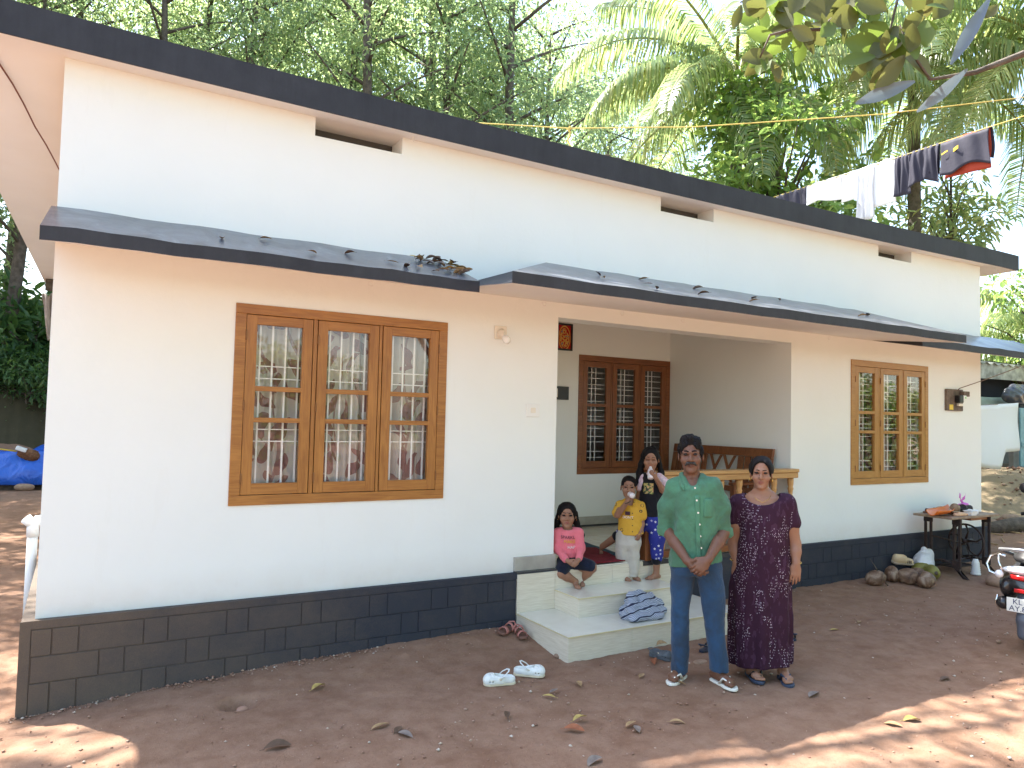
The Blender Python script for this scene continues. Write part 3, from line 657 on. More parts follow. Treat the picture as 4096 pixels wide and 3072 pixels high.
# dense bushes across the yard, mirrored in the right-hand window
HB = bushy(35, 30, 1.6, 1.5, 1.5, 1.9, 0.6, 120, 0.19, 0.5, 'fig_leaf')
for i, (x, y) in enumerate([(15.2, -4.6), (18.0, -7.2), (21.5, -4.8), (14.4, -8.6), (25.5, -8.2), (18.8, -4.2), (9.0, -11.5), (4.6, -12.2), (0.4, -12.8), (12.3, -11.8)]):
    plant_tree('yard_bush', 'dense green bush across the yard facing the house', 'bush', HB, x, y, i*0.9, 0.9+0.06*(i % 4), 'bushes across the yard')
# shrubs on top of the cut bank
BUSH = [bushy(40+k, 11, 0.75, 0.6, 0.45, 0.45, 0.34, 190, 0.17, 0.36, 'bush_leaf', 0.02) for k in range(3)]
bs = [(-3.6, 15.95), (-2.7, 16.1), (-1.95, 15.75), (-1.2, 16.0), (-0.55, 15.7), (0.15, 16.0), (0.8, 15.8), (1.6, 16.1), (-1.6, 16.7), (-0.3, 16.6), (-2.3, 15.55), (-0.9, 15.45), (-4.6, 17.2), (-3.2, 17.6), (-2.0, 18.0), (-0.9, 17.8), (0.2, 18.4), (-5.5, 19.5), (-3.9, 19.8), (-2.4, 20.4), (-1.0, 20.2), (0.4, 20.8), (-6.5, 22.5), (-4.4, 23.0), (-2.4, 23.5), (-0.4, 23.2)]
for i, (x, y) in enumerate(bs):
    plant_tree('bank_shrub', 'leafy shrub growing above the cut earth bank behind the house', 'shrub', BUSH[i % 3], x, y, i*1.1, (0.85 if y < 17 else 2.2)+0.25*((i*7) % 5)/4, 'shrubs on the bank')
# small weeds on the bank face
r = np.random.default_rng(44); n = 520; px_ = r.uniform(-4.5, 1.2, n); py_ = r.uniform(14.95, 15.75, n)
V, F = leaves(np.stack([px_, py_-0.05, gz0(px_, py_)+0.02], 1), unit(r, n)+np.array([0, -0.9, -0.1]), unit(r, n)*0.4+np.array([0, -0.5, 1.0]), r.uniform(0.05, 0.16, n), r.uniform(0.02, 0.05, n))
tag(link('weeds', np_mesh('weeds', V, F, 'bush_leaf')), 'small weeds sprouting from the dark face of the cut bank', 'weeds', kind='stuff')

# ---- coconut palms
def frond(t, lv, base, az, el, L, droop, seed, llen=1.15, n=84):
    r = np.random.default_rng(seed); h = np.array([math.cos(az), math.sin(az), 0]); side = np.array([-math.sin(az), math.cos(az), 0])
    S = np.linspace(0, 1, 15)
    pts = []; p = np.array(base, float); a = el
    for k in range(15):
        pts.append(p.copy()); a = el-droop*(k/14)**1.25; p = p+(h*math.cos(a)+np.array([0, 0, 1])*math.sin(a))*L/14
    pts = np.array(pts); t.tube(pts, np.linspace(0.045, 0.006, 15), 5)
    T = np.gradient(pts, axis=0); T /= np.linalg.norm(T, axis=1)[:, None]
    tt = np.linspace(0.14, 0.99, n)
    for sd in (-1, 1):
        tj = np.clip(tt+r.normal(0, 0.004, n), 0, 1)
        P = np.stack([np.interp(tj, S, pts[:, j]) for j in range(3)], 1); TT = np.stack([np.interp(tj, S, T[:, j]) for j in range(3)], 1)
        up = np.cross(side, TT)*-1.0; up = np.cross(TT, side); up *= np.sign(up[:, 2:3]+1e-6)
        ln = llen*np.interp(tj, [0, 0.2, 0.5, 0.8, 1], [0.55, 0.85, 1.0, 0.8, 0.35])*r.uniform(0.9, 1.08, n)
        d0 = side*sd*0.9+TT*0.45+up*0.22+r.normal(0, 0.05, (n, 3)); d0 /= np.linalg.norm(d0, axis=1)[:, None]
        q1 = P+d0*ln[:, None]*0.30; d1 = d0*0.50+np.array([0, 0, -0.85])+r.normal(0, 0.06, (n, 3)); d1 /= np.linalg.norm(d1, axis=1)[:, None]
        q2 = q1+d1*ln[:, None]*0.35; d2 = d1*0.5+np.array([0, 0, -0.9]); d2 /= np.linalg.norm(d2, axis=1)[:, None]; q3 = q2+d2*ln[:, None]*0.32
        wv = TT*0.017*1.4
        V = np.stack([P-wv*0.5, P+wv*0.5, q1-wv, q1+wv, q2-wv*0.8, q2+wv*0.8, q3], 1).reshape(-1, 3)
        lv.append(V)
def palm(name, label, x, y, ztop, seed, nf, lean=(0, 0), extra=(), L0=4.3, rt=0.15):
    g = gz(x, y); t = thing(name, label, 'palm', (x, y, g)); h = ztop-g; r = np.random.default_rng(seed)
    zs = np.linspace(-0.3, h, 26); tp = [(lean[0]*(z/h-1)**2*2, lean[1]*(z/h-1)**2*2, z) for z in zs]
    rr = [rt*(1.35 if k == 0 else 1.0-0.22*k/25)+(0.008 if k % 2 else 0) for k in range(26)]
    obj('trunk', MB().tube(tp, rr, 12), 'palm_bark', t, smooth=True)
    def add_frond(*args):       # every frond is a part: a leaf blade of many leaflets on its own stalk
        st = MB(); lv = []; frond(st, lv, *args)
        V = np.concatenate(lv); n = len(V)//7; o = (np.arange(n)*7)[:, None]
        Q = np.concatenate([o+np.array([[0, 1, 3, 2]]), o+np.array([[2, 3, 5, 4]])]); T3 = o+np.array([[4, 5, 6]])
        c = link('frond', np_mesh('frond', V, [Q, T3], 'palm_leaf'), t); obj('stalk', st, 'rachis', c, smooth=True)
    for k in range(nf):
        frac = k/nf; az = k*2.39996+r.uniform(-0.2, 0.2); el = 1.25-1.75*frac**0.9+r.uniform(-0.1, 0.1)
        add_frond((0.05*math.cos(az), 0.05*math.sin(az), h-0.1+0.12*(1-frac)), az, el, L0*r.uniform(0.85, 1.05), 1.15+0.55*r.random()-0.35*frac, seed*100+k)
    for (az, el, L, dr) in extra: add_frond((0, 0, h), az, el, L, dr, seed*77+100+int(az*10))
    nut = MB().lathe([(0.0, -0.13), (0.06, -0.11), (0.10, -0.03), (0.10, 0.04), (0.06, 0.11), (0.0, 0.14)], seg=10).mesh('coconut', 'palm_leaf', True)
    for k in range(5): link('coconut', nut, t, (0.24*math.cos(k*1.3), 0.24*math.sin(k*1.3), h-0.35-0.06*(k % 2)))
    return t
p1 = at_depth(1592*1.8517, 175*1.8517, 16.0)
palm('coconut_palm', 'coconut palm with fronds arching left over the roof, trunk hidden by the glossy tree', p1[0], p1[1], p1[2], 5, 17, extra=[(2.55, 0.75, 4.6, 1.9), (2.75, 0.35, 3.9, 1.75), (-2.2, -0.5, 3.9, 0.9), (3.3, -0.2, 3.6, 0.8), (3.9, 0.5, 4.2, 1.8)])
p2_ = at_depth(1995*1.8517, 120*1.8517, 16.5); tb = at_depth(1975*1.8517, 440*1.8517, 16.5)
palm('coconut_palm', 'coconut palm with bare grey trunk rising behind the washing line', tb[0], tb[1], p2_[2], 6, 20, lean=(0.0, 0.0), extra=[(-2.4, -0.5, 4.3, 0.9), (3.0, -0.55, 4.2, 0.9), (2.2, -0.7, 4.0, 0.8), (-2.9, 0.1, 4.2, 1.5)])
p3 = at_depth(2290*1.8517, 90*1.8517, 15.0)
palm('coconut_palm', 'coconut palm reaching in with feathery fronds past the bright sky gap', p3[0], p3[1], p3[2], 8, 19, extra=[(2.6, -0.1, 4.2, 1.3), (2.0, -0.4, 4.0, 0.9)])
p4_ = at_depth(4140, 1330, 21.0)
palm('young_palm', 'low young palm with arching fronds behind the right corner canopy', p4_[0], p4_[1], p4_[2]-0.4, 9, 14, L0=3.4, rt=0.11)

# ---- branch of a broad-leaved tree hanging in at the top right, trunk out of frame
cash = thing('cashew_tree', 'near tree whose leafy branch hangs into the top right', 'tree', (4.7, -5.1, gz(4.7, -5.1)))
cb = np.array([4.7, -5.1, gz(4.7, -5.1)])
def cw(u, v, d): return at_depth(u, v, d)-cb
tr = MB(); tr.tube([(0, 0, -0.3), (0.05, 0.05, 0.8), (0.0, 0.15, 1.8), (0.1, 0.2, 2.6), (0.3, 0.3, 3.6), (0.4, 0.2, 4.8)], [0.17, 0.13, 0.11, 0.10, 0.08, 0.05], 10)
obj('trunk', tr, 'bark', cash, smooth=True)
lb = MB(); twigs = []
main = [np.array([0.08, 0.2, 2.55]), cw(4400, 120, 3.0), cw(4096, 215, 2.9), cw(3900, 290, 2.85), cw(3720, 318, 2.8)]
lb.tube(main, [0.045, 0.022, 0.014, 0.010, 0.005], 7)
main2 = [np.array([0.1, 0.2, 2.7]), cw(4300, -260, 3.0), cw(3800, -150, 2.9), cw(3420, 0, 2.8), cw(3280, 118, 2.75), cw(3170, 118, 2.72)]
lb.tube(main2, [0.04, 0.022, 0.014, 0.010, 0.007, 0.004], 7)
sub = [[(3660, -150, 2.85), (3590, 0, 2.8), (3560, 120, 2.78), (3610, 200, 2.76)], [(3720, -150, 2.86), (3690, 30, 2.85), (3660, 100, 2.83)], [(3420, 0, 2.8), (3300, -30, 2.8), (3120, -60, 2.8), (2960, 10, 2.8)],
       [(3170, 118, 2.72), (3080, 140, 2.7), (3040, 230, 2.72)], [(3720, 318, 2.8), (3640, 200, 2.8), (3600, 100, 2.8)]]
for sb in sub:
    pts = [cw(*p) for p in sb]; lb.tube(pts, np.linspace(0.006, 0.003, len(pts)), 6)
obj('limbs', lb, 'bark', cash, smooth=True)
# (pixel of stalk end, pixel of tip, depth, width ratio): blades hang in the attitudes the photograph shows
def big_leaf(p0, p1, d, wr, roll, col):
    A = cw(*p0, d); B = cw(*p1, d+random.uniform(-0.06, 0.06)); D = (B-A)*(1.0 if col == 'leaf_grey' else 1.22); L = np.linalg.norm(D); D /= L
    Nn = -CF*math.cos(roll)+np.cross(D, CF)*math.sin(roll); S = np.cross(D, Nn); S /= np.linalg.norm(S); Nn = np.cross(S, D); W_ = L*wr
    b = MB(); n = 8; vs = []
    for i in range(n+1):
        t = i/n; ww = W_*0.5*(math.sin(math.pi*min(1, t*0.92+0.04))**0.75)*(0.75+0.5*t if t < 0.7 else 1.1-0.25*(t-0.7)/0.3); c_ = A+D*L*t-Nn*L*0.10*t*t
        vs += [c_+S*ww+Nn*ww*0.22, c_+S*ww*0.5+Nn*ww*0.06, c_, c_-S*ww*0.5+Nn*ww*0.06, c_-S*ww+Nn*ww*0.22]
    fs = [(i*5+k, i*5+k+1, (i+1)*5+k+1, (i+1)*5+k) for i in range(n) for k in range(4)]
    b.add(vs, fs); o = obj('leaf', b, col, cash, smooth=True); return o
leaf_mat('leaf_green', (0.09, 0.15, 0.03), (0.11, 0.17, 0.035), (0.13, 0.19, 0.04), 0.5, hue=0.49, val=1.5); leaf_mat('leaf_brown', (0.085, 0.115, 0.030), (0.105, 0.118, 0.034), (0.13, 0.125, 0.04), 0.45, hue=0.50, val=1.3)
leaf_mat('leaf_grey', (0.10, 0.13, 0.16), (0.12, 0.15, 0.185), (0.14, 0.17, 0.21), 0.12, 0.25)
LV = [((3290,80),(3170,-60),.62,'b'),((3300,70),(3420,-70),.8,'b'),((3320,90),(3420,60),.7,'b'),((3180,110),(3090,130),.6,'b'),((3190,118),(3160,-30),.55,'g'),((3185,125),(3085,205),.42,'g'),((3195,125),(3185,195),.5,'g'),
      ((3205,115),(3255,160),.6,'b'),((3170,112),(3120,40),.5,'b'),((3100,150),(3010,130),.5,'g'),((3105,160),(3070,210),.45,'g'),((3340,95),(3300,130),.5,'g'),((3365,90),(3380,160),.5,'b'),((3400,30),(3460,60),.6,'g'),
      ((3420,0),(3520,30),.55,'b'),((3545,215),(3420,170),.55,'g'),((3550,205),(3470,120),.75,'g'),((3500,225),(3390,240),.4,'g'),((3590,105),(3500,235),.34,'b'),((3600,110),(3560,180),.5,'b'),((3655,95),(3645,180),.55,'b'),
      ((3700,80),(3705,160),.5,'g'),((3610,215),(3510,330),.42,'b'),((3620,225),(3540,320),.36,'b'),((3500,230),(3415,310),.38,'b'),((3720,318),(3640,215),.72,'b'),((3660,325),(3440,405),.21,'y'),((3870,275),(3690,445),.20,'y'),
      ((3960,-10),(3815,240),.17,'y'),((3640,40),(3600,-60),.6,'b'),((3690,40),(3640,-70),.6,'b'),((3740,-60),(3700,60),.5,'b'),((2960,10),(2900,40),.6,'g'),((2965,20),(2940,95),.4,'b'),((3060,-30),(3050,55),.45,'b'),((3010,-20),(3000,40),.6,'b'),
      ((3120,-50),(3060,10),.5,'g'),((3040,230),(3010,260),.7,'g'),((3045,235),(3060,270),.5,'g'),((3100,260),(3120,320),.5,'b'),((3050,210),(3070,250),.5,'g'),((3800,-60),(3760,40),.5,'b'),((3480,-40),(3550,-10),.6,'g'),((3990,20),(3950,60),.7,'b'),
      ((3230,-70),(3180,20),.5,'b'),((3540,30),(3500,-50),.5,'g'),((3590,330),(3570,390),.5,'g')]
for i, (a, c, wr, col) in enumerate(LV):
    big_leaf(a, c, 2.76+0.05*math.sin(i*2.1), wr, 0.5*math.sin(i*1.7), {'b': 'leaf_brown', 'g': 'leaf_green', 'y': 'leaf_grey'}[col])
rl_ = np.random.default_rng(77)
for i, (u, v, n, sp) in enumerate([(3180, 110, 9, 90), (3040, 20, 7, 80), (3600, 150, 9, 90), (3400, 0, 6, 90), (3060, 230, 5, 60), (3690, 30, 5, 80), (3540, 260, 5, 60)]):
    for k in range(n):
        a = rl_.uniform(0, 6.28); l_ = rl_.uniform(55, 105); p0 = (u+rl_.normal(0, sp*0.45), v+rl_.normal(0, sp*0.4)); big_leaf(p0, (p0[0]+l_*math.cos(a), p0[1]+abs(l_*math.sin(a))), 2.74+rl_.uniform(-0.12, 0.16), rl_.uniform(0.42, 0.65), rl_.uniform(-0.8, 0.8), ['leaf_brown', 'leaf_green', 'leaf_brown', 'leaf_green'][k % 4])
# the rest of that tree's crown, above and right of the frame
cc = np.random.default_rng(66); cl = []
for k in range(34):
    a = cc.uniform(-1.6, 2.2); d_ = cc.uniform(0.3, 2.2); cl.append((math.cos(a)*d_+0.7, math.sin(a)*d_*0.7-0.7, cc.uniform(4.2, 6.2), 0.5))
o = link('crown', crown_mesh('crown', cl, 85, 0.17, 0.55, 'cashew_leaf', 67, True), cash)

# ---- tall spreading tree left of the house: trunk out of frame, its boughs over the roof throw the dappled light on the yard
shd = thing('shade_tree', 'tall spreading tree left of the house whose boughs overhang the roof', 'tree', (-4.3, 2.6, gz(-4.3, 2.6)))
t_ = MB(); t_.tube([(0, 0, -0.4), (0.05, 0.05, 1.5), (0.0, 0.1, 4.0), (0.25, 0.15, 6.5), (0.6, 0.3, 8.8)], [0.36, 0.28, 0.24, 0.20, 0.12], 12); obj('trunk', t_, 'bark', shd, smooth=True)
rs_ = np.random.default_rng(91); cl = []; lm = MB()
for (x, y, z, rd) in [(1.2, 2.3, 9.6, .5), (2.0, 3.0, 9.9, .55), (2.9, 2.5, 9.7, .55), (3.6, 3.1, 10.1, .5), (4.6, 2.6, 9.9, .5), (2.4, 1.7, 9.4, .45), (3.9, 2.0, 9.6, .4), (0.2, 2.9, 9.5, .6), (-0.9, 3.4, 9.6, .7), (-2.0, 4.6, 9.6, .5), (-3.0, 4.1, 9.9, .6), (-3.4, 5.2, 10.2, .7), (5.4, 3.2, 10.3, .45),
                       (-4.6, 3.4, 10.6, .9), (-5.6, 2.0, 10.2, .9), (-6.4, 3.6, 9.7, .9), (-5.2, 0.8, 9.6, .8), (-4.0, 1.6, 11.2, .9), (-6.0, 5.0, 10.8, .9), (-7.2, 2.0, 9.4, .8)]:
    q = np.array([x+4.3, y-2.6, z-gz(-4.3, 2.6)]); cl.append((*q, rd)); b0 = np.array([0.3, 0.2, 7.2]); lm.tube([b0, b0*0.5+q*0.5+np.array([0, 0, 0.5]), q], [0.10, 0.06, 0.015], 6)
obj('boughs', lm, 'bark', shd, smooth=True); link('crown', crown_mesh('crown', cl, 210, 0.17, 0.45, 'rubber_leaf', 92), shd)
# ================================================================== solid modelling by distance fields (organic shapes)
class Field:
    """a grid of signed distances; soft unions of limbs, ellipsoids and columns; turned into one closed skin"""
    def __init__(s, lo, hi, h):
        s.lo = np.array(lo, float); s.h = h; s.n = np.ceil((np.array(hi)-s.lo)/h).astype(int)+1
        s.D = np.full(tuple(s.n), 5.0, np.float32)
        s.ax = [(s.lo[i]+h*np.arange(s.n[i])).astype(np.float32) for i in range(3)]
    def _sub(s, lo, hi):
        a = np.clip(np.floor((np.array(lo)-s.lo)/s.h).astype(int), 0, s.n-1); b = np.clip(np.ceil((np.array(hi)-s.lo)/s.h).astype(int)+1, 1, s.n)
        if (b <= a).any(): return None, None
        sl = tuple(slice(a[i], b[i]) for i in range(3)); return sl, (s.ax[0][sl[0]][:, None, None], s.ax[1][sl[1]][None, :, None], s.ax[2][sl[2]][None, None, :])
    def _put(s, sl, d, k, op):
        o = s.D[sl]
        if op == '-': d = -d; 
        if op in '-&':
            if k: h = np.clip(0.5-0.5*(o-d)/k, 0, 1); s.D[sl] = o*(1-h)+d*h+k*h*(1-h)
            else: s.D[sl] = np.maximum(o, d)
        else:
            if k: h = np.clip(0.5+0.5*(o-d)/k, 0, 1); s.D[sl] = o*(1-h)+d*h-k*h*(1-h)
            else: s.D[sl] = np.minimum(o, d)
    def cap(s, pts, rad, k=0.0, op='+', m=None):
        pts = [np.array(p, float) for p in pts]; rad = [rad]*len(pts) if np.isscalar(rad) else list(rad)
        for a, b, ra, rb in zip(pts, pts[1:], rad, rad[1:]):
            mr = max(ra, rb)+k+3*s.h; sl, P = s._sub(np.minimum(a, b)-mr, np.maximum(a, b)+mr)
            if sl is None: continue
            d = b-a; q = [P[i]-np.float32(a[i]) for i in range(3)]; dd = float(d@d)+1e-9
            t = np.clip((q[0]*np.float32(d[0])+q[1]*np.float32(d[1])+q[2]*np.float32(d[2]))/np.float32(dd), 0, 1)
            e = np.sqrt((q[0]-t*np.float32(d[0]))**2+(q[1]-t*np.float32(d[1]))**2+(q[2]-t*np.float32(d[2]))**2)-(np.float32(ra)+t*np.float32(rb-ra))
            s._put(sl, e, k, op)
        return s
    def ell(s, c, r, k=0.0, op='+', rot=None):
        c = np.array(c, float); r = np.array(r if not np.isscalar(r) else [r]*3, float); m = r.max()+k+3*s.h
        sl, P = s._sub(c-m, c+m)
        if sl is None: return s
        q = [P[i]-np.float32(c[i]) for i in range(3)]
        if rot is not None:
            R_ = np.array(rot.to_matrix() if hasattr(rot, 'to_matrix') else rot, float); q = [sum(np.float32(R_[j][i])*q[j] for j in range(3)) for i in range(3)]
        k0 = np.sqrt(sum((q[i]/np.float32(r[i]))**2 for i in range(3))); k1 = np.sqrt(sum((q[i]/np.float32(r[i]**2))**2 for i in range(3)))+1e-6
        s._put(sl, k0*(k0-1)/k1, k, op); return s
    def col(s, z, cx, cy, rx, ry, k=0.0, op='+', fold=None, p=2.0):
        """upright column with elliptical section given at heights z"""
        z = np.array(z, float); f = lambda a: np.full(len(z), a) if np.isscalar(a) else np.array(a, float)
        cx, cy, rx, ry = map(f, (cx, cy, rx, ry)); m = k+3*s.h+0.02
        sl, P = s._sub([(cx-rx).min()-m, (cy-ry).min()-m, z.min()-m], [(cx+rx).max()+m, (cy+ry).max()+m, z.max()+m])
        if sl is None: return s
        Z = P[2]; o = np.argsort(z); it = lambda a: np.interp(Z.ravel(), z[o], a[o]).reshape(Z.shape).astype(np.float32)
        RX, RY, X0, Y0 = it(rx), it(ry), it(cx), it(cy); u = (P[0]-X0)/RX; v = (P[1]-Y0)/RY
        e = (np.abs(u)**p+np.abs(v)**p)**(1/p)
        if fold is not None: e = e/(1+fold(np.arctan2(v, u), Z))
        d = (e-1)*np.minimum(RX, RY); d = np.maximum(d, np.maximum(np.float32(z.min())-Z, Z-np.float32(z.max())))
        s._put(sl, d, k, op); return s
    def plane(s, p, n, k=0.0):
        """keep only the side the normal n points away from"""
        p = np.array(p, float); n = np.array(n, float); n /= np.linalg.norm(n); sl, P = s._sub(s.lo-1, s.lo+s.h*s.n+1)
        s._put(sl, sum(np.float32(n[i])*(P[i]-np.float32(p[i])) for i in range(3)), k, '&'); return s
    def wrinkle(s, amp, scale, seed=0, stretch=(1, 1, 1)):
        r = np.random.default_rng(seed); X, Y, Z = s.ax[0][:, None, None]*stretch[0], s.ax[1][None, :, None]*stretch[1], s.ax[2][None, None, :]*stretch[2]; w = 0
        for i in range(5):
            d = r.normal(size=3); d = d/np.linalg.norm(d)*scale*(0.7+0.5*i); e = r.normal(size=3); e = e/np.linalg.norm(e)*scale*0.6
            w = w+np.sin(X*d[0]+Y*d[1]+Z*d[2]+1.5*np.sin(X*e[0]+Y*e[1]+Z*e[2]+r.uniform(0, 6))+r.uniform(0, 6))/(1+0.5*i)
        s.D += np.float32(amp/2.2)*w.astype(np.float32); return s
    def skin(s):
        D = np.pad(s.D, 1, constant_values=5.0); lo = s.lo-s.h; S = D < 0; nx, ny, nz = D.shape
        c = sum(S[i:nx-1+i, j:ny-1+j, k:nz-1+k].astype(np.int8) for i in (0, 1) for j in (0, 1) for k in (0, 1))
        A = np.argwhere((c > 0) & (c < 8)); idx = np.full((nx-1, ny-1, nz-1), -1, np.int32); idx[tuple(A.T)] = np.arange(len(A))
        acc = np.zeros((len(A), 3)); cnt = np.zeros(len(A))
        cor = [(i, j, k) for i in (0, 1) for j in (0, 1) for k in (0, 1)]; val = {q: D[A[:, 0]+q[0], A[:, 1]+q[1], A[:, 2]+q[2]] for q in cor}
        for a in cor:
            for ax in range(3):
                if a[ax]: continue
                b = list(a); b[ax] = 1; d0, d1 = val[a], val[tuple(b)]; m = (d0 < 0) != (d1 < 0); t = np.where(m, d0/(d0-d1+1e-12), 0)
                pos = np.array(a, float)+np.zeros((len(A), 3)); pos[:, ax] += t; acc += pos*m[:, None]; cnt += m
        V = (A+acc/cnt[:, None])*s.h+lo; F = []
        for ax in range(3):
            u, v = [(1, 2), (2, 0), (0, 1)][ax]; sh = [nx, ny, nz]
            a0 = [slice(1, n-1) for n in sh]; a1 = list(a0); a0[ax] = slice(0, sh[ax]-1); a1[ax] = slice(1, sh[ax])
            E0, E1 = S[tuple(a0)], S[tuple(a1)]; off = np.ones(3, int); off[ax] = 0
            for flip, M in ((False, E0 & ~E1), (True, ~E0 & E1)):
                q = np.argwhere(M)+off
                if not len(q): continue
                du, dv = np.zeros(3, int), np.zeros(3, int); du[u] = 1; dv[v] = 1
                ids = [idx[tuple((q-o).T)] for o in (du+dv, dv, 0*du, du)]
                f = np.stack(ids[::-1] if flip else ids, 1); F.append(f[(f >= 0).all(1)])
        return V, np.concatenate(F)
    def obj(s, name, m, parent=None, paint=None, loc=None, smooth_it=1):
        V, F = s.skin()
        if smooth_it:
            for _ in range(smooth_it):
                acc = np.zeros_like(V); cn = np.zeros(len(V))
                for i in range(4):
                    np.add.at(acc, F[:, i], V[F[:, (i+1) % 4]]); np.add.at(cn, F[:, i], 1)
                V = V*0.5+acc/np.maximum(cn, 1)[:, None]*0.5
        me = np_mesh(name, V, [F], m, True)
        if paint is not None:
            at = me.attributes.new('paint', 'FLOAT_COLOR', 'POINT'); c = np.ones((len(V), 4), np.float32); c[:, :3] = paint(V); at.data.foreach_set('color', c.ravel())
        return link(name, me, parent, loc)

def px(z, X, Y):
    """pixel of the 4096 wide photograph from a place in one of its enlargements (left, top, scale)"""
    return z[0]+X/z[2], z[1]+Y/z[2]
ZA = (2150, 1650, 1.4427); ZB = (2180, 1950, 3.687); ZC = (1900, 2100, 2.011); ZD = (3350, 1950, 2.552)
def floor_pt(u, v, z=None):
    p = on(u, v, 2, -0.49 if z is None else z)
    if z is None:
        for _ in range(3): p = on(u, v, 2, gz(p[0], p[1]))
    return p

mat('white_plastic', (0.80, 0.80, 0.78), 0.35); mat('cream_plastic', (0.78, 0.72, 0.62), 0.35); mat('black_plastic', (0.018, 0.018, 0.02), 0.35, bump=0.05)
mat('steel', (0.55, 0.55, 0.55), 0.25, metal=1.0); mat('bulb_glass', (0.85, 0.84, 0.80), 0.15); mat('brown_wire', (0.16, 0.05, 0.03), 0.6); mat('grey_wire', (0.22, 0.17, 0.14), 0.7)
# ------------------------------------------------------------------ things fixed to the walls
t = thing('wall_lamp', 'small cream bulb holder with an unlit bulb on the front wall', 'lamp', (3.12, 0, 1.955))
obj('back_plate', MB().box(-0.055, 0.055, -0.018, -0.0005, -0.055, 0.055), 'cream_plastic', t, bevel=0.006)
M = Matrix.Rotation(math.radians(125), 4, 'X')
obj('socket', MB().lathe([(0.036, 0), (0.032, 0.02), (0.024, 0.045), (0.022, 0.07)], seg=16).xf(Matrix.Translation((0, -0.016, 0.0)) @ M), 'cream_plastic', t, smooth=True)
obj('bulb', MB().lathe([(0.016, 0), (0.020, 0.008), (0.030, 0.03), (0.033, 0.05), (0.026, 0.075), (0.0, 0.085)], seg=16).xf(Matrix.Translation((0, -0.016, 0)) @ M @ Matrix.Translation((0, 0, 0.068))), 'bulb_glass', t, smooth=True)
t = thing('switch_plate', 'white switch plate on the front wall beside the porch opening', 'switch', (3.45, 0, 1.327))
obj('plate', MB().box(-0.066, 0.066, -0.012, -0.0005, -0.055, 0.055), 'white_plastic', t, bevel=0.004); obj('rocker', MB().box(-0.024, 0.024, -0.017, -0.0122, -0.022, 0.022), 'cream_plastic', t, bevel=0.003)
t = thing('porch_switchboard', 'black switchboard with cream switches on the porch back wall', 'switchboard', (4.98, PB, 1.565))
obj('board', MB().box(-0.13, 0.12, -0.03, -0.0005, -0.077, 0.077), 'black_plastic', t, bevel=0.004)
for dx in (-0.10, -0.055): obj('rocker', MB().box(dx-0.014, dx+0.014, -0.036, -0.0302, -0.05, 0.05), 'cream_plastic', t, bevel=0.002)
# framed red and gold print: a plain ornamental arch stands in for the picture
w = NT('red_print'); tc = w.n('TexCoord').outputs['Object']; s_ = w.n('SeparateXYZ'); w.l(tc, s_.inputs[0])
rr_ = w.math('ADD', w.math('POWER', w.math('MULTIPLY', s_.outputs[0], 13.0), 2.0), w.math('POWER', w.math('MULTIPLY', w.math('ADD', s_.outputs[2], 0.01), 7.6), 2.0))
gold = w.math('LESS_THAN', rr_, 0.75); rim = w.math('MULTIPLY', w.math('GREATER_THAN', rr_, 0.95), w.math('LESS_THAN', rr_, 1.2)); nn = w.noise(45, 4, vec=tc)
c = w.mix(w.math('MULTIPLY', gold, w.math('GREATER_THAN', nn, 0.47)), (0.42, 0.015, 0.012), (0.62, 0.36, 0.06)); c = w.mix(rim, c, (0.60, 0.33, 0.05))
c = w.mix(w.math('MULTIPLY', gold, w.math('GREATER_THAN', nn, 0.60)), c, (0.10, 0.10, 0.16)); w.base(c); w.set(Roughness=0.25)
t = thing('framed_picture', 'narrow red and gold print in a black frame high on the porch wall', 'picture', (5.03, PB, 2.222))
b = MB().box(-0.11, 0.11, -0.03, -0.0005, 0.137, 0.158).box(-0.11, 0.11, -0.03, -0.0005, -0.158, -0.137).box(-0.11, -0.09, -0.03, -0.0005, -0.137, 0.137).box(0.09, 0.11, -0.03, -0.0005, -0.137, 0.137)
obj('frame', b, 'black_plastic', t, bevel=0.003); obj('print', MB().box(-0.0895, 0.0895, -0.016, -0.001, -0.1365, 0.1365), 'red_print', t)
# electricity meter
mat('meter_board', (0.20, 0.15, 0.12), 0.8, var=0.5, scale=14); mat('meter_label', (0.72, 0.52, 0.06), 0.5); mat('meter_screen', (0.25, 0.60, 0.25), 0.3)
t = thing('electricity_meter', 'electricity meter with yellow label on a scuffed board beside the window', 'meter', (9.75, 0, 1.625))
obj('board', MB().box(-0.185, 0.185, -0.03, -0.0005, -0.137, 0.137), 'meter_board', t, bevel=0.004)
obj('meter_body', MB().box(-0.015, 0.075, -0.10, -0.0305, -0.035, 0.06), 'black_plastic', t, bevel=0.01)
sc_ = obj('display', MB().box(0.077, 0.145, -0.095, -0.0305, 0.0, 0.06), 'white_plastic', t, bevel=0.004); obj('screen', MB().box(0.11, 0.135, -0.097, -0.0952, 0.02, 0.045), 'meter_screen', sc_)
obj('paper_label', MB().box(-0.13, -0.045, -0.0325, -0.0305, -0.125, -0.06), 'meter_label', t)
obj('fuse_box', MB().box(0.11, 0.24, -0.085, -0.031, 0.05, 0.115), 'meter_board', t, bevel=0.006); obj('fuse_cover', MB().box(0.03, 0.13, -0.06, -0.0305, -0.075, -0.042), 'cream_plastic', t, bevel=0.004)
for sx, sz in ((-0.15, 0.1), (0.16, -0.11)): obj('screw', MB().lathe([(0.007, 0), (0.006, 0.004)], (sx, -0.0305, sz), 8, axis=1).xf(Matrix.Scale(1, 4)), 'black_plastic', t)
hk = np.array([10.80, -0.42, 2.155])
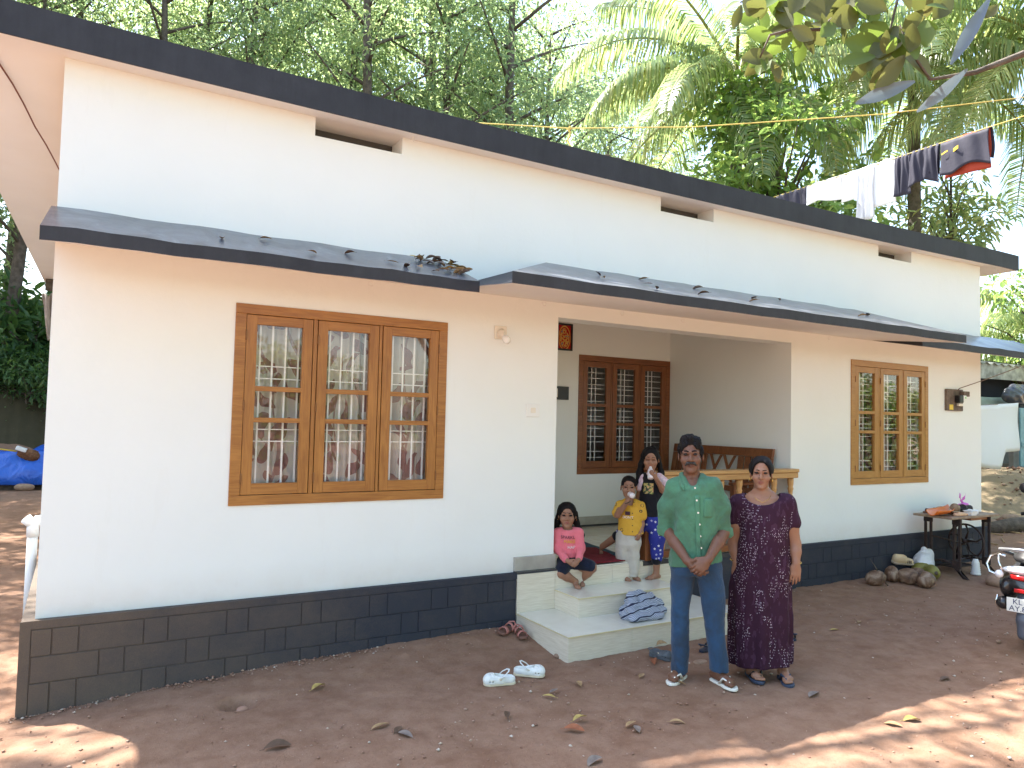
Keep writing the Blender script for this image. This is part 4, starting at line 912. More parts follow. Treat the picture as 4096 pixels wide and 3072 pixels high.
tag(obj('service_wire', MB().tube([(9.79, -0.045, 1.755), (9.80, -0.06, 1.775), (10.1, -0.17, 1.88), (10.45, -0.30, 2.01), (10.78, -0.41, 2.14), tuple(hk)], 0.006, 6), 'grey_wire', smooth=True), 'thin wire running from the meter up to the canopy corner', 'wire')
tag(obj('service_wire', MB().tube([tuple(hk), (11.6, -0.38, 2.06), (13.0, -0.3, 1.98), (15.5, -0.2, 1.95)], 0.007, 6), 'grey_wire', smooth=True), 'thin wire leading from the canopy corner out past the shed', 'wire')
tag(obj('wire_tail', MB().tube([hk+np.array(q) for q in ((0,0,0), (-0.02,0,-0.12), (-0.06,0.02,-0.24), (-0.05,0,-0.32))], 0.005, 6), 'grey_wire', smooth=True), 'loose wire end hanging straight under the canopy corner', 'wire')
tag(obj('wire_tail', MB().tube([hk+np.array(q) for q in ((0.02,0,0), (0.10,0,-0.16), (0.13,0,-0.26), (0.10,0,-0.32), (0.15,0,-0.38), (0.17,0,-0.32), (0.13,0,-0.27))], 0.006, 6), 'grey_wire', smooth=True), 'knotted wire end dangling in a loop under the canopy corner', 'wire')
# cable slung under the left eave
tag(obj('eave_cable', MB().tube([on(-120, 120, 2, 3.405), on(-40, 200, 2, 3.405), on(2, 262, 2, 3.40), on(50, 335, 2, 3.395), on(95, 415, 2, 3.38), on(140, 507, 2, 3.35), on(185, 580, 2, 3.31), on(225, 655, 2, 3.26), on(250, 705, 2, 3.22), on(270, 750, 2, 3.18)], 0.006, 6), 'brown_wire', smooth=True), 'brown cable sagging under the left eave to the side wall', 'cable')
# drain pipe at the left corner
pt, pb = on(131, 2118, 0, -0.125), on(88, 2500, 0, -0.125)
t = thing('drain_pipe', 'white plastic drain pipe with elbow beside the left wall corner', 'pipe', (-0.125, pt[1], 0)); zt_ = pt[2]
obj('pipe', MB().tube([(0, 0, -0.75), (0, 0, zt_-0.02)], 0.040, 18), 'white_plastic', t, smooth=True)
obj('elbow', MB().tube([(0, 0, zt_-0.06), (0, 0, zt_+0.03), (0.03, 0, zt_+0.075), (0.12, 0, zt_+0.085)], [0.047, 0.047, 0.046, 0.044], 18), 'white_plastic', t, smooth=True)
obj('cap', MB().tube([(0.0, 0, zt_+0.04), (-0.055, -0.015, zt_+0.10)], [0.040, 0.045], 16), 'white_plastic', t, smooth=True)
# pan tiles of the rear lean-to, seen past the left wall
mat('asbestos', (0.42, 0.36, 0.33), 0.9, var=0.4, scale=5)
t = thing('rear_rain_sheet', 'stained corrugated sheet hanging off the rear eave at the left', 'sheet', (0, 0, 0))
def rs(u, v):
    y = 8.9; a = on(168+40*u, 1178+175*v, 1, y); return (a[0]+0.0*u, y+0.05*math.sin(u*9)+0.1*v, a[2]+0.03*math.sin(u*8))
obj('sheet', MB().grid(lambda u, v: rs(u*(1-0.55*v)+0.55*v, v), 14, 6), 'asbestos', t, smooth=True, solid=0.012)
tag(obj('rear_gutter', MB().box(-0.40, 10.6, 9.30, 9.42, 3.22, 3.40), 'bark'), 'dark gutter board under the rear roof edge', 'gutter')

# ------------------------------------------------------------------ porch furniture
t = thing('wooden_bench', 'dark rosewood bench with latticed back along the porch side wall', 'bench', (6.10, 0.16, 0))
L_ = 1.52
def slat(nm, y0, y1, z0, z1, x0, x1, m='rosewood'): return obj(nm, MB().box(x0, x1, y0, y1, z0, z1), m, t, bevel=0.004)
lean = lambda z: 0.40+0.10*(z-0.42)/0.57
def back_piece(nm, y0, y1, z0, z1, th=0.028):
    return obj(nm, MB().hexa([(lean(z0), y0, z0), (lean(z0), y1, z0), (lean(z0)+th, y1, z0), (lean(z0)+th, y0, z0), (lean(z1), y0, z1), (lean(z1), y1, z1), (lean(z1)+th, y1, z1), (lean(z1)+th, y0, z1)]), 'rosewood', t, bevel=0.005)
slat('seat', 0.02, L_-0.02, 0.385, 0.42, -0.08, 0.42)
back_piece('top_rail', 0.0, L_, 0.90, 0.995, 0.035); back_piece('bottom_rail', 0.06, L_-0.06, 0.50, 0.56)
for y0, y1 in ((0.0, 0.07), (L_-0.07, L_)): back_piece('back_post', y0, y1, 0.42, 0.898, 0.034)
for y0, y1 in ((0.09, 0.17), (0.19, 0.27), (0.29, 0.37), (0.39, 0.47), (0.94, 1.02), (1.04, 1.12), (1.14, 1.22), (1.24, 1.32), (1.34, 1.42)): back_piece('back_slat', y0, y1, 0.562, 0.898, 0.016)
for k in range(2):
    y0 = 0.50+k*0.205
    for s_ in (1, -1):
        a, c = (y0, y0+0.17) if s_ > 0 else (y0+0.17, y0); zt, zb = 0.898, 0.562
        obj('lattice_bar', MB().hexa([(lean(zb)+0.004*(s_+1), a, zb), (lean(zb)+0.004*(s_+1), a+0.035, zb), (lean(zb)+0.012+0.004*(s_+1), a+0.035, zb), (lean(zb)+0.012+0.004*(s_+1), a, zb),
                                      (lean(zt)+0.004*(s_+1), c, zt), (lean(zt)+0.004*(s_+1), c+0.035, zt), (lean(zt)+0.012+0.004*(s_+1), c+0.035, zt), (lean(zt)+0.012+0.004*(s_+1), c, zt)]), 'rosewood', t)
for y0 in (0.0, L_-0.06):
    obj('armrest', MB().box(-0.10, 0.42, y0-0.005, y0+0.065, 0.62, 0.65), 'rosewood', t, bevel=0.008); obj('leg', MB().box(-0.08, -0.02, y0, y0+0.06, 0.0, 0.619), 'rosewood', t, bevel=0.005); obj('leg', MB().box(0.36, 0.41, y0, y0+0.06, 0.0, 0.384), 'rosewood', t, bevel=0.005)
mat('red_mat', (0.22, 0.012, 0.022), 0.95, var=0.4, scale=60, bump=0.6, bscale=350, bdist=0.004); mat('blue_mat', (0.055, 0.11, 0.16), 0.9, var=0.3, scale=50, bump=0.5, bscale=300)
def quad_mat(name, m, label, cs, z, fringe=0):
    c = [np.array(p) for p in cs]; f = lambda u, v: tuple((c[0]*(1-u)+c[1]*u)*(1-v)+(c[3]*(1-u)+c[2]*u)*v)+(z+0.004*math.sin(u*9+v*5)*math.sin(v*7),)
    return tag(obj(name, MB().grid(f, 20, 20), m, smooth=True, solid=0.008), label, 'mat')
quad_mat('door_mat', 'blue_mat', 'blue floor mat lying under the red mat on the porch', [(4.30, -0.03), (4.58, -0.02), (4.70, 0.95), (4.25, 0.98)], 0.0075)
quad_mat('door_mat', 'red_mat', 'dark red door mat at the edge of the porch floor', [(3.98, -0.055), (4.42, -0.065), (4.56, 0.55), (4.36, 0.80)], 0.018)

# ------------------------------------------------------------------ things on the steps and the yard
w = NT('striped_cloth'); tc = w.n('TexCoord').outputs['Object']; s_ = w.n('SeparateXYZ'); w.l(tc, s_.inputs[0]); nz = w.noise(7, 2, vec=tc)
ph = w.math('ADD', w.math('ADD', w.math('MULTIPLY', s_.outputs[2], 3.2), w.math('MULTIPLY', s_.outputs[1], 1.6)), w.math('MULTIPLY', nz, 0.22))
fr1 = w.math('FRACT', w.math('MULTIPLY', ph, 34)); fr2 = w.math('FRACT', w.math('MULTIPLY', ph, 5.6))
c = w.mix(w.math('LESS_THAN', fr1, 0.40), (0.40, 0.44, 0.52), (0.12, 0.145, 0.20)); c = w.mix(w.math('LESS_THAN', fr2, 0.16), c, (0.016, 0.02, 0.05)); w.base(c); w.set(Roughness=0.9)
cp = on(*px(ZC, 1375, 735), 2, -0.318)
F = Field((-0.27, -0.20, -0.02), (0.27, 0.20, 0.20), 0.006)
F.ell((0, 0, 0.015), (0.215, 0.13, 0.085), 0.02); F.cap([(-0.19, -0.02, 0.05), (-0.08, 0.04, 0.115), (0.03, 0.04, 0.11)], [0.035, 0.03, 0.035], 0.03); F.cap([(0.02, 0.0, 0.09), (0.16, 0.02, 0.075), (0.21, -0.02, 0.03)], [0.04, 0.035, 0.03], 0.03); F.cap([(-0.21, -0.06, 0.02), (0.0, -0.13, 0.02), (0.14, -0.11, 0.02)], 0.025, 0.03)
F.wrinkle(0.014, 42, 5, (0.8, 1, 1.4)); F.wrinkle(0.006, 105, 6, (0.7, 1, 1.3)); F.plane((0, 0, 0.0), (0, 0, -1))
o = F.obj('crumpled_cloth', 'striped_cloth', smooth_it=1); o.location = (cp[0], cp[1]+0.05, -0.3175); o.rotation_euler = (0, 0, 0.35); o.scale = (1.15, 1.15, 1.25); tag(o, 'crumpled blue and white striped cloth lying on the bottom step', 'cloth')

mat('clog_white', (0.74, 0.76, 0.72), 0.45, var=0.15, scale=20); mat('clog_sole', (0.62, 0.55, 0.40), 0.6); mat('clog_grey', (0.10, 0.115, 0.13), 0.6, var=0.4, scale=25)
def clog(name, label, loc, rz, m, s=1.0, holes=True, grp=None, lay=0.0):
    t = thing(name, label, 'clog', loc, rz, grp); t.scale = (s, s, s); t.rotation_euler = (0, lay, rz)
    F = Field((-0.13, -0.06, -0.01), (0.13, 0.06, 0.10), 0.0035)
    F.cap([(-0.07, 0, 0.03), (0.0, 0, 0.032), (0.062, 0.002, 0.030)], [0.037, 0.040, 0.046], 0.02); F.ell((0.055, 0.0, 0.035), (0.052, 0.044, 0.034), 0.01); F.plane((0, 0, 0.012), (0, 0, -1))
    F.cap([(-0.075, 0, 0.062), (-0.02, 0, 0.064)], [0.027, 0.030], 0.006, '-'); F.cap([(-0.01, 0, 0.066), (0.04, 0, 0.034)], [0.030, 0.024], 0.006, '-'); F.ell((-0.03, 0, 0.095), (0.075, 0.05, 0.05), 0.008, '-')
    if holes:
        for hx, hy in ((0.045, 0.0), (0.065, 0.018), (0.065, -0.018), (0.085, 0.0), (0.03, 0.02), (0.03, -0.02)): F.cap([(hx, hy, 0.03), (hx, hy, 0.09)], 0.0055, 0, '-')
        for sy in (-1, 1):
            for hx in (0.05, 0.07): F.cap([(hx, sy*0.02, 0.030), (hx, sy*0.06, 0.030)], 0.0055, 0, '-')
    F.obj('upper', m, t)
    out = [(0.108, 0.0), (0.10, 0.03), (0.07, 0.045), (0.02, 0.041), (-0.04, 0.036), (-0.09, 0.034), (-0.108, 0.015), (-0.108, -0.015), (-0.09, -0.034), (-0.04, -0.036), (0.02, -0.041), (0.07, -0.045), (0.10, -0.03)]
    obj('sole', MB().prism(out, 0.0, 0.0165), 'clog_sole' if m == 'clog_white' else m, t, bevel=0.004)
    obj('heel_strap', MB().tube([(0.0, 0.043, 0.045), (-0.03, 0.042, 0.070), (-0.056, 0.025, 0.088), (-0.064, 0, 0.092), (-0.056, -0.025, 0.088), (-0.03, -0.042, 0.070), (0.0, -0.043, 0.045)] if m == 'clog_white' else [(0.0, 0.043, 0.045), (-0.06, 0.041, 0.052), (-0.108, 0.022, 0.056), (-0.116, 0, 0.057), (-0.108, -0.022, 0.056), (-0.06, -0.041, 0.052), (0.0, -0.043, 0.045)], 0.0065, 8, sq=0.5), m, t, smooth=True)
    for sy in (-1, 1): obj('rivet', MB().lathe([(0.009, 0), (0.009, 0.004), (0.0, 0.006)], (0.0, sy*0.043, 0.045), 10, axis=1), 'clog_sole', t)
    return t
p = floor_pt(*px(ZC, 195, 1285)); clog('clog', 'white slotted clog pointing left on the red earth, strap up', (p[0], p[1], gz(p[0], p[1])+0.004), math.radians(162), 'clog_white')
p = floor_pt(*px(ZC, 435, 1215)); clog('clog', 'white slotted clog nearer the steps with its strap lying back', (p[0], p[1], gz(p[0], p[1])+0.004), math.radians(-38), 'clog_white')
p = floor_pt(*px(ZC, 1495, 1075)); clog('clog', 'old grey muddy clog lying in front of the bottom step', (p[0], p[1], gz(p[0], p[1])+0.004), math.radians(-75), 'clog_grey', 0.9)
mat('pink_leather', (0.50, 0.20, 0.165), 0.55, var=0.2, scale=30); mat('brown_sole', (0.17, 0.085, 0.06), 0.7)
def sandal(label, loc, rz, m, sole='brown_sole', tilt=0.0, cat='sandal', straps=2):
    t = thing('sandal', label, cat, loc, rz); t.rotation_euler = (tilt, 0, rz)
    out = [(0.095, 0.0), (0.088, 0.028), (0.055, 0.037), (0.0, 0.030), (-0.06, 0.028), (-0.09, 0.018), (-0.096, 0), (-0.09, -0.018), (-0.06, -0.028), (0.0, -0.030), (0.055, -0.037), (0.088, -0.028)]
    obj('sole', MB().prism(out, 0, 0.018), sole, t, bevel=0.004)
    for k, (x0, hh, wd) in enumerate([(0.045, 0.045, 0.034), (-0.035, 0.058, 0.026)][:straps]):
        b = MB().grid(lambda u, v: (x0+(v-0.5)*wd, 0.037*math.cos(math.pi*u), 0.014+hh*math.sin(math.pi*u)*0.85), 12, 2); obj('strap', b, m, t, smooth=True, solid=0.004)
    obj('heel_strap', MB().tube([(-0.03, 0.034, 0.03), (-0.075, 0.028, 0.055), (-0.10, 0, 0.062), (-0.075, -0.028, 0.055), (-0.03, -0.034, 0.03)], 0.006, 8), m, t, smooth=True)
    return t
sandal('pink child sandal leaning against the plinth corner', (3.13, -0.20, gz(3.13, -0.2)+0.012), math.radians(-150), 'pink_leather', tilt=-0.25)
sandal('pink child sandal lying beside the bottom step', (3.22, -0.27, gz(3.22, -0.27)+0.004), math.radians(-105), 'pink_leather')
mat('navy_rubber', (0.015, 0.022, 0.045), 0.5)
sandal('dark blue slipper on the earth behind the man', (4.42, -1.06, gz(4.42, -1.06)+0.004), 0.3, 'navy_rubber', 'navy_rubber', straps=1)
sandal('dark blue slipper beside the hem of the maroon dress', (5.27, -1.13, gz(5.27, -1.13)+0.004), 1.2, 'navy_rubber', 'navy_rubber')
sandal('black slipper on the earth between the two adults', (4.60, -1.20, gz(4.6, -1.2)+0.004), 0.1, 'black_plastic', 'black_plastic', straps=1)
mat('pale_stone', (0.38, 0.25, 0.17), 0.9, var=0.3, scale=18, bump=0.5)
def stone(label, loc, r3, seed, m='pale_stone'):
    F = Field([-q*1.4 for q in r3], [q*1.4 for q in r3], max(r3)/11); F.ell((0, 0, 0), r3); F.wrinkle(min(r3)*0.28, 1.9/max(r3), seed); o = F.obj('stone', m); o.location = loc; return tag(o, label, 'stone')
p = floor_pt(*px(ZC, 1810, 1105)); stone('flat pale stone bedded in the earth behind the blue trousers', (p[0], p[1], gz(p[0], p[1])), (0.062, 0.04, 0.02), 3)
stone('flat laterite slab tucked against the left foot of the steps', (3.37, -0.66, gz(3.37, -0.66)), (0.10, 0.05, 0.03), 4)
p = floor_pt(3995, 2590-20); stone('small pale pebble near the scooter on the bare earth', (p[0], p[1], gz(p[0], p[1])+0.008), (0.024, 0.018, 0.014), 5)
p = floor_pt(525*1.8517, 1527*1.8517); stone('reddish brick shard lying in the small pit', (p[0], p[1]+0.02, gz(p[0], p[1]+0.02)+0.015), (0.035, 0.03, 0.022), 6, 'gravel')

# ------------------------------------------------------------------ dry leaves
def dry_leaf(seed, L=0.10):
    r = np.random.default_rng(seed); b = MB(); n = 8; cu = r.uniform(0.25, 0.8); tw = r.uniform(-0.4, 0.4); vs = []
    for i in range(n+1):
        t = i/n; ww = 0.21*L*math.sin(math.pi*(t*0.94+0.03))**0.8; z = 0.10*L*cu*math.sin(math.pi*t)+0.02*L
        for q in (-1, -0.5, 0, 0.5, 1): vs.append((L*(t-0.5), q*ww+0.05*L*math.sin(t*3+seed), z+cu*0.9*ww*abs(q)**1.5*(1+tw*q)+tw*q*ww*(t-0.5)))
    b.add(vs, [(i*5+k, i*5+k+1, (i+1)*5+k+1, (i+1)*5+k) for i in range(n) for k in range(4)])
    b.tube([(-0.5*L, 0, 0.02*L), (-0.68*L, 0.02*L, 0.01*L)], 0.0012, 5); return b
LM = {}
for nm, c in (('leaf_tan', (0.42, 0.27, 0.13)), ('leaf_yellow', (0.52, 0.38, 0.12)), ('leaf_dark', (0.13, 0.075, 0.045)), ('leaf_grey_dry', (0.24, 0.19, 0.16)), ('leaf_red', (0.34, 0.115, 0.05))): mat(nm, c, 0.7, var=0.35, scale=30)
shapes = [dry_leaf(k) for k in range(4)]
def put_leaf(x, y, z, s, rz, tilt, colr, k, label, grp):
    key = (k, colr)
    if key not in LM: LM[key] = shapes[k].mesh('dry_leaf', colr, True)
    o = link('dry_leaf', LM[key]); o.location = (x, y, z); o.rotation_euler = (tilt, tilt*0.5, rz); o.scale = (s, s, s); return tag(o, label, 'leaf', grp)
GL = [(688,1488,'leaf_yellow',1.15,.5,'yellow dry leaf lying near the small pit'),(600,1618,'leaf_dark',1.4,.1,'curled dark leaf with a pale edge on the open yard'),(822,1572,'leaf_tan',1.1,.2,'tan curled leaf near a pair of grey leaves'),
      (858,1580,'leaf_dark',1.0,.9,'dark crumpled leaf leaning on a grey leaf'),(875,1592,'leaf_grey_dry',1.1,2.0,'grey oval leaf propped on its edge in the yard'),(1097,1548,'leaf_dark',.9,1.1,'small dark leaf standing up on the gravel'),
      (1186,1508,'leaf_yellow',.9,2.2,'small yellow-brown leaf beside a grey flake'),(1196,1495,'leaf_grey_dry',.85,.4,'grey leaf flake beside a yellow leaf'),(1253,1556,'leaf_yellow',1.05,.1,'flat ochre leaf above the rust-red leaf'),
      (1240,1580,'leaf_red',1.15,-.5,'rust-red leaf lying flat on the yard'),(1363,1567,'leaf_tan',.9,.3,'tan leaf touching a grey curled leaf'),(1375,1578,'leaf_grey_dry',.9,1.2,'grey curled leaf touching a tan leaf'),(1463,1565,'leaf_tan',.9,-.7,'pale brown leaf lying alone below the flip-flops'),
      (1285,1650,'leaf_grey_dry',1.2,.4,'grey-brown leaf lying by the sunlit strip of earth'),(1250,1480,'leaf_tan',1.0,1.3,'upright tan leaf tip between the clogs and the man'),(1385,1462,'leaf_tan',.85,.6,'folded tan leaf near the grey clog'),
      (1413,1432,'leaf_red',1.2,.9,'red-brown leaf beside the muddy grey clog'),(1430,1406,'leaf_tan',1.2,.2,'orange-brown leaf resting over the muddy grey clog'),(1757,1503,'leaf_grey_dry',1.2,.3,'grey leaf in the shade right of the maroon dress'),
      (2040,1468,'leaf_dark',1.1,.1,'brown folded leaf on the open earth before the scooter'),(1970,1560,'leaf_yellow',1.2,-.3,'long yellow leaf on the edge of the sunlit earth'),(1928,1570,'leaf_tan',1.0,-.9,'pale twig-like leaf beside the long yellow leaf'),
      (1803,1363,'leaf_yellow',.8,-.3,'small yellow leaf on the earth behind the adults'),(1855,1345,'leaf_tan',.8,.5,'small tan leaf on the earth toward the coconuts'),(1465,1480,'leaf_tan',1.0,-1.0,'curled leaf pinned beside the white flip-flop')]
for i, (u, v, c, s, rz, lb) in enumerate(GL):
    p = floor_pt(u*1.8517, v*1.8517); put_leaf(p[0], p[1], gz(p[0], p[1])+0.008+(0.04 if 'over the' in lb else 0), s, rz, 0.12*math.sin(i*2.3), c, i % 4, lb, None)
r = np.random.default_rng(5)
for i in range(34):     # heap in the valley where the two shades meet
    x = SXA-0.02-abs(r.normal(0, 0.16)); y = -0.08-0.40*r.random(); zt = np.interp(y, [SY1, 0], [SZT, 2.48])
    put_leaf(x, y, zt+0.012+0.03*r.random(), r.uniform(0.7, 1.1), r.uniform(0, 6), r.uniform(-0.6, 0.6), ['leaf_tan', 'leaf_dark', 'leaf_yellow', 'leaf_grey_dry', 'leaf_tan'][i % 5], i % 4, 'dry leaf in the heap where the two canopies meet', 'leaves heaped in the canopy corner')
for i, (x, f) in enumerate([(1.45, .3), (1.75, .55), (2.02, .35), (2.1, .25), (1.2, .7), (2.3, .15), (0.9, .4)]):
    y = SY1*(1-f); put_leaf(x, y, np.interp(y, [SY1, 0], [SZT, 2.48])+0.012, r.uniform(0.7, 1.0), r.uniform(0, 6), 0.2, ['leaf_tan', 'leaf_dark'][i % 2], i % 4, 'single dry leaf on the lower left canopy', 'leaves on the left canopy')
for i, (x, f) in enumerate([(3.6, .3), (3.75, .55), (4.1, .35), (4.4, .75), (4.55, .2), (4.9, .6), (5.2, .25), (5.5, .5), (6.1, .7), (6.8, .3), (4.0, .15), (7.2, .5)]):
    y = SY2*(1-f); put_leaf(x, y, np.interp(y, [SY2, 0], [SZT, 2.59])+0.012, r.uniform(0.7, 1.0), r.uniform(0, 6), 0.3, ['leaf_tan', 'leaf_dark', 'leaf_grey_dry'][i % 3], i % 4, 'single dry leaf on the deep canopy above the porch', 'leaves on the porch canopy')
for i in range(10):
    x = 3.4+1.6*r.random(); put_leaf(x, RF+0.05+0.08*r.random(), 3.62+sag(x), 0.9, r.uniform(0, 6), 0.3, ['leaf_tan', 'leaf_grey_dry'][i % 2], i % 4, 'dry leaf lying along the front edge of the flat roof', 'leaves on the roof edge')
# ------------------------------------------------------------------ old treadle sewing table by the right wall
mat('cast_iron', (0.045, 0.026, 0.022), 0.65, var=0.5, scale=20, bump=0.3); mat('board_top', (0.36, 0.26, 0.18), 0.6, var=0.4, scale=12)
TX0, TX1, TY0, TY1, TZ = 8.72, 9.74, -0.55, -0.10, 0.255
gt = gz(9.2, -0.35)
t = thing('sewing_table', 'old treadle sewing machine table with iron legs against the right wall', 'table', (9.23, -0.325, gt)); H_ = TZ-gt
obj('table_top', MB().box(-0.51, 0.51, -0.225, 0.225, H_-0.026, H_), 'board_top', t, bevel=0.004)
obj('drawer', MB().box(-0.05, 0.30, -0.19, 0.19, H_-0.06, H_-0.0265), 'rosewood_flat', t, bevel=0.003)
for sx in (-0.30, 0.33):
    for sy in (-0.165, 0.165):
        # each leg is a flat casting with a long slot: two bars joined above and below, foot splayed out
        b = MB(); d = 0.038 if sy < 0 else -0.038
        for q in (-0.032, 0.032): b.box(sx-0.012, sx+0.012, sy+q-0.013, sy+q+0.013, 0.19, H_-0.10)
        b.box(sx-0.013, sx+0.013, sy-0.050, sy+0.050, H_-0.10, H_-0.0265).box(sx-0.013, sx+0.013, sy-0.046, sy+0.046, 0.10, 0.19)
        o_ = math.copysign(1, sy)
        b.hexa([(sx-0.013, sy+o_*0.075, 0.0), (sx+0.013, sy+o_*0.075, 0.0), (sx+0.013, sy+o_*0.125, 0.0), (sx-0.013, sy+o_*0.125, 0.0), (sx-0.013, sy-0.03, 0.10), (sx+0.013, sy-0.03, 0.10), (sx+0.013, sy+0.03, 0.10), (sx-0.013, sy+0.03, 0.10)])
        obj('leg', b, 'cast_iron', t, bevel=0.003)
    obj('side_brace', MB().tube([(sx, -0.16, 0.14), (sx, 0, 0.18), (sx, 0.16, 0.14)], 0.014, 8), 'cast_iron', t, smooth=True)
wc = (0.20, 0.0, 0.36)
wh = obj('drive_wheel', MB().tube([(wc[0], wc[1]+0.20*math.cos(a), wc[2]+0.20*math.sin(a)) for a in np.linspace(0, 2*math.pi, 41)], 0.012, 8, cap=False), 'cast_iron', t, smooth=True)
wh.rotation_euler = (0, 0, 0)
for k in range(5):
    a = k*2*math.pi/5+0.3; obj('spoke', MB().tube([(wc[0], wc[1]+0.03*math.cos(a), wc[2]+0.03*math.sin(a)), (wc[0], wc[1]+0.12*math.cos(a+0.25), wc[2]+0.12*math.sin(a+0.25)), (wc[0], wc[1]+0.195*math.cos(a), wc[2]+0.195*math.sin(a))], [0.016, 0.010, 0.012], 7), 'cast_iron', wh, smooth=True)
obj('hub', MB().tube([(wc[0]-0.05, 0, wc[2]), (wc[0]+0.13, 0, wc[2])], 0.022, 10), 'cast_iron', wh, smooth=True)
b = MB()
for k in range(7): b.box(-0.19, 0.17, -0.11+k*0.035, -0.095+k*0.035, 0.09, 0.10)
b.box(-0.20, -0.185, -0.125, 0.13, 0.087, 0.103).box(0.165, 0.18, -0.125, 0.13, 0.087, 0.103)
obj('treadle', b, 'cast_iron', t)
obj('pitman_rod', MB().tube([(0.17, -0.09, 0.10), (0.175, -0.02, 0.30)], 0.007, 7), 'cast_iron', t, smooth=True)
obj('cross_bar', MB().tube([(-0.30, 0.0, 0.16), (0.0, 0.0, 0.145), (0.33, 0.0, 0.16)], 0.012, 8), 'cast_iron', t, smooth=True); obj('cross_bar', MB().tube([(-0.30, 0.12, 0.44), (0.33, 0.06, 0.30)], 0.010, 8), 'cast_iron', t, smooth=True)
# things on the table
mat('orange_plastic', (0.72, 0.17, 0.015), 0.4); mat('pink_film', (0.62, 0.16, 0.52), 0.3); mat('milky_plastic', (0.72, 0.74, 0.76), 0.25); mat('peach_cloth', (0.66, 0.42, 0.26), 0.8)
o = obj('orange_scoop', MB().grid(lambda u, v: (-0.30+0.60*u, (-0.11+0.22*v)*(0.55+0.45*math.sin(math.pi*min(1, u*1.25))), 0.012+0.055*(2*abs(v-0.5))**2+0.10*max(0, u-0.55)**1.3), 24, 12), 'orange_plastic', smooth=True, solid=0.006)
o.location = (8.86, -0.37, TZ+0.004); o.rotation_euler = (0, 0, math.radians(8)); tag(o, 'orange plastic scoop tray sticking out over the sewing table edge', 'tray')
mat('shoe_tan', (0.30, 0.21, 0.14), 0.7, var=0.3, scale=25); mat('shoe_dark', (0.022, 0.018, 0.018), 0.6); mat('shoe_sole', (0.50, 0.40, 0.30), 0.6); mat('shoe_cream', (0.60, 0.45, 0.27), 0.7)
def shoe(label, loc, rot, up='shoe_tan', low='shoe_sole', s=1.0, stripes=False):
    t = thing('shoe', label, 'shoe', loc); t.rotation_euler = rot; t.scale = (s, s, s)
    F = Field((-0.15, -0.06, -0.01), (0.16, 0.06, 0.13), 0.004)
    F.cap([(-0.09, 0, 0.04), (0.0, 0, 0.042), (0.09, 0, 0.030)], [0.038, 0.037, 0.036], 0.02); F.cap([(-0.095, 0, 0.07), (-0.02, 0, 0.07)], [0.036, 0.038], 0.03); F.plane((0, 0, 0.022), (0, 0, -1)); F.cap([(-0.085, 0, 0.11), (-0.02, 0, 0.105)], [0.027, 0.030], 0.006, '-')
    F.obj('upper', up, t)
    F = Field((-0.15, -0.06, -0.01), (0.16, 0.06, 0.06), 0.004); F.cap([(-0.09, 0, 0.03), (0.0, 0, 0.03), (0.095, 0, 0.03)], [0.043, 0.040, 0.043], 0.01); F.plane((0, 0, 0.026), (0, 0, 1)); F.plane((0, 0, 0), (0, 0, -1)); F.obj('sole', low, t)
    b = MB()
    for k in range(3): obj('lace', MB().tube([(0.0+0.02*k, -0.032, 0.062-0.006*k), (0.004+0.02*k, 0, 0.080-0.010*k), (0.0+0.02*k, 0.032, 0.062-0.006*k)], 0.005, 6), 'shoe_dark', t, smooth=True)
    if stripes:
        for k in range(4): obj('stripe', MB().tube([(0.0+0.024*k, -0.039, 0.030), (-0.012+0.024*k, -0.036, 0.062)], 0.0045, 6), 'shoe_dark', t, smooth=True)
    return t
shoe('tan shoe with dark lining lying over the orange scoop on the table', (9.10, -0.36, TZ+0.035), (0.5, 0.05, math.radians(15)), 'shoe_tan')
shoe('brown shoe with black tongue on its side toward the pink bag', (9.36, -0.31, TZ+0.03), (0.9, -0.15, math.radians(-25)), 'shoe_dark')
shoe('tan shoe turned sole up at the back of the sewing table', (9.18, -0.19, TZ+0.05), (2.6, 0.0, math.radians(60)), 'shoe_tan')
sandal('brown sandal with looped strap at the wall end of the table', (8.93, -0.20, TZ+0.002), math.radians(140), 'brown_sole', straps=2)
F = Field((-0.12, -0.1, 0), (0.12, 0.1, 0.16), 0.006); F.ell((0, 0, 0.055), (0.085, 0.06, 0.06), 0.02); F.cap([(-0.02, 0, 0.10), (-0.03, 0, 0.13)], 0.014, 0.02); F.wrinkle(0.008, 60, 3); F.plane((0, 0, 0.004), (0, 0, -1))
t = thing('pink_bag', 'knotted pink plastic bag among the shoes on the table', 'bag', (9.50, -0.26, TZ)); F.obj('bag', 'pink_film', t)
for a, l_ in ((0.9, 0.10), (2.2, 0.11)): obj('tie_end', MB().grid(lambda u, v: (-0.03+math.cos(a)*l_*u+0.012*(v-0.5), 0.01*math.sin(u*6), 0.125+math.sin(a)*l_*u*0.9+0.03*(v-0.5)*(1+u)), 6, 2), 'pink_film', t, smooth=True, solid=0.001)
t = thing('mug', 'white mug standing at the wall end of the sewing table', 'mug', (9.66, -0.20, TZ)); obj('cup', MB().lathe([(0.034, 0.0), (0.040, 0.006), (0.042, 0.09), (0.0385, 0.09), (0.036, 0.01), (0.0, 0.01)], seg=20), 'white_plastic', t, smooth=True)
obj('handle', MB().tube([(0.040, 0, 0.075), (0.066, 0, 0.07), (0.068, 0, 0.03), (0.041, 0, 0.02)], 0.006, 8), 'white_plastic', t, smooth=True)
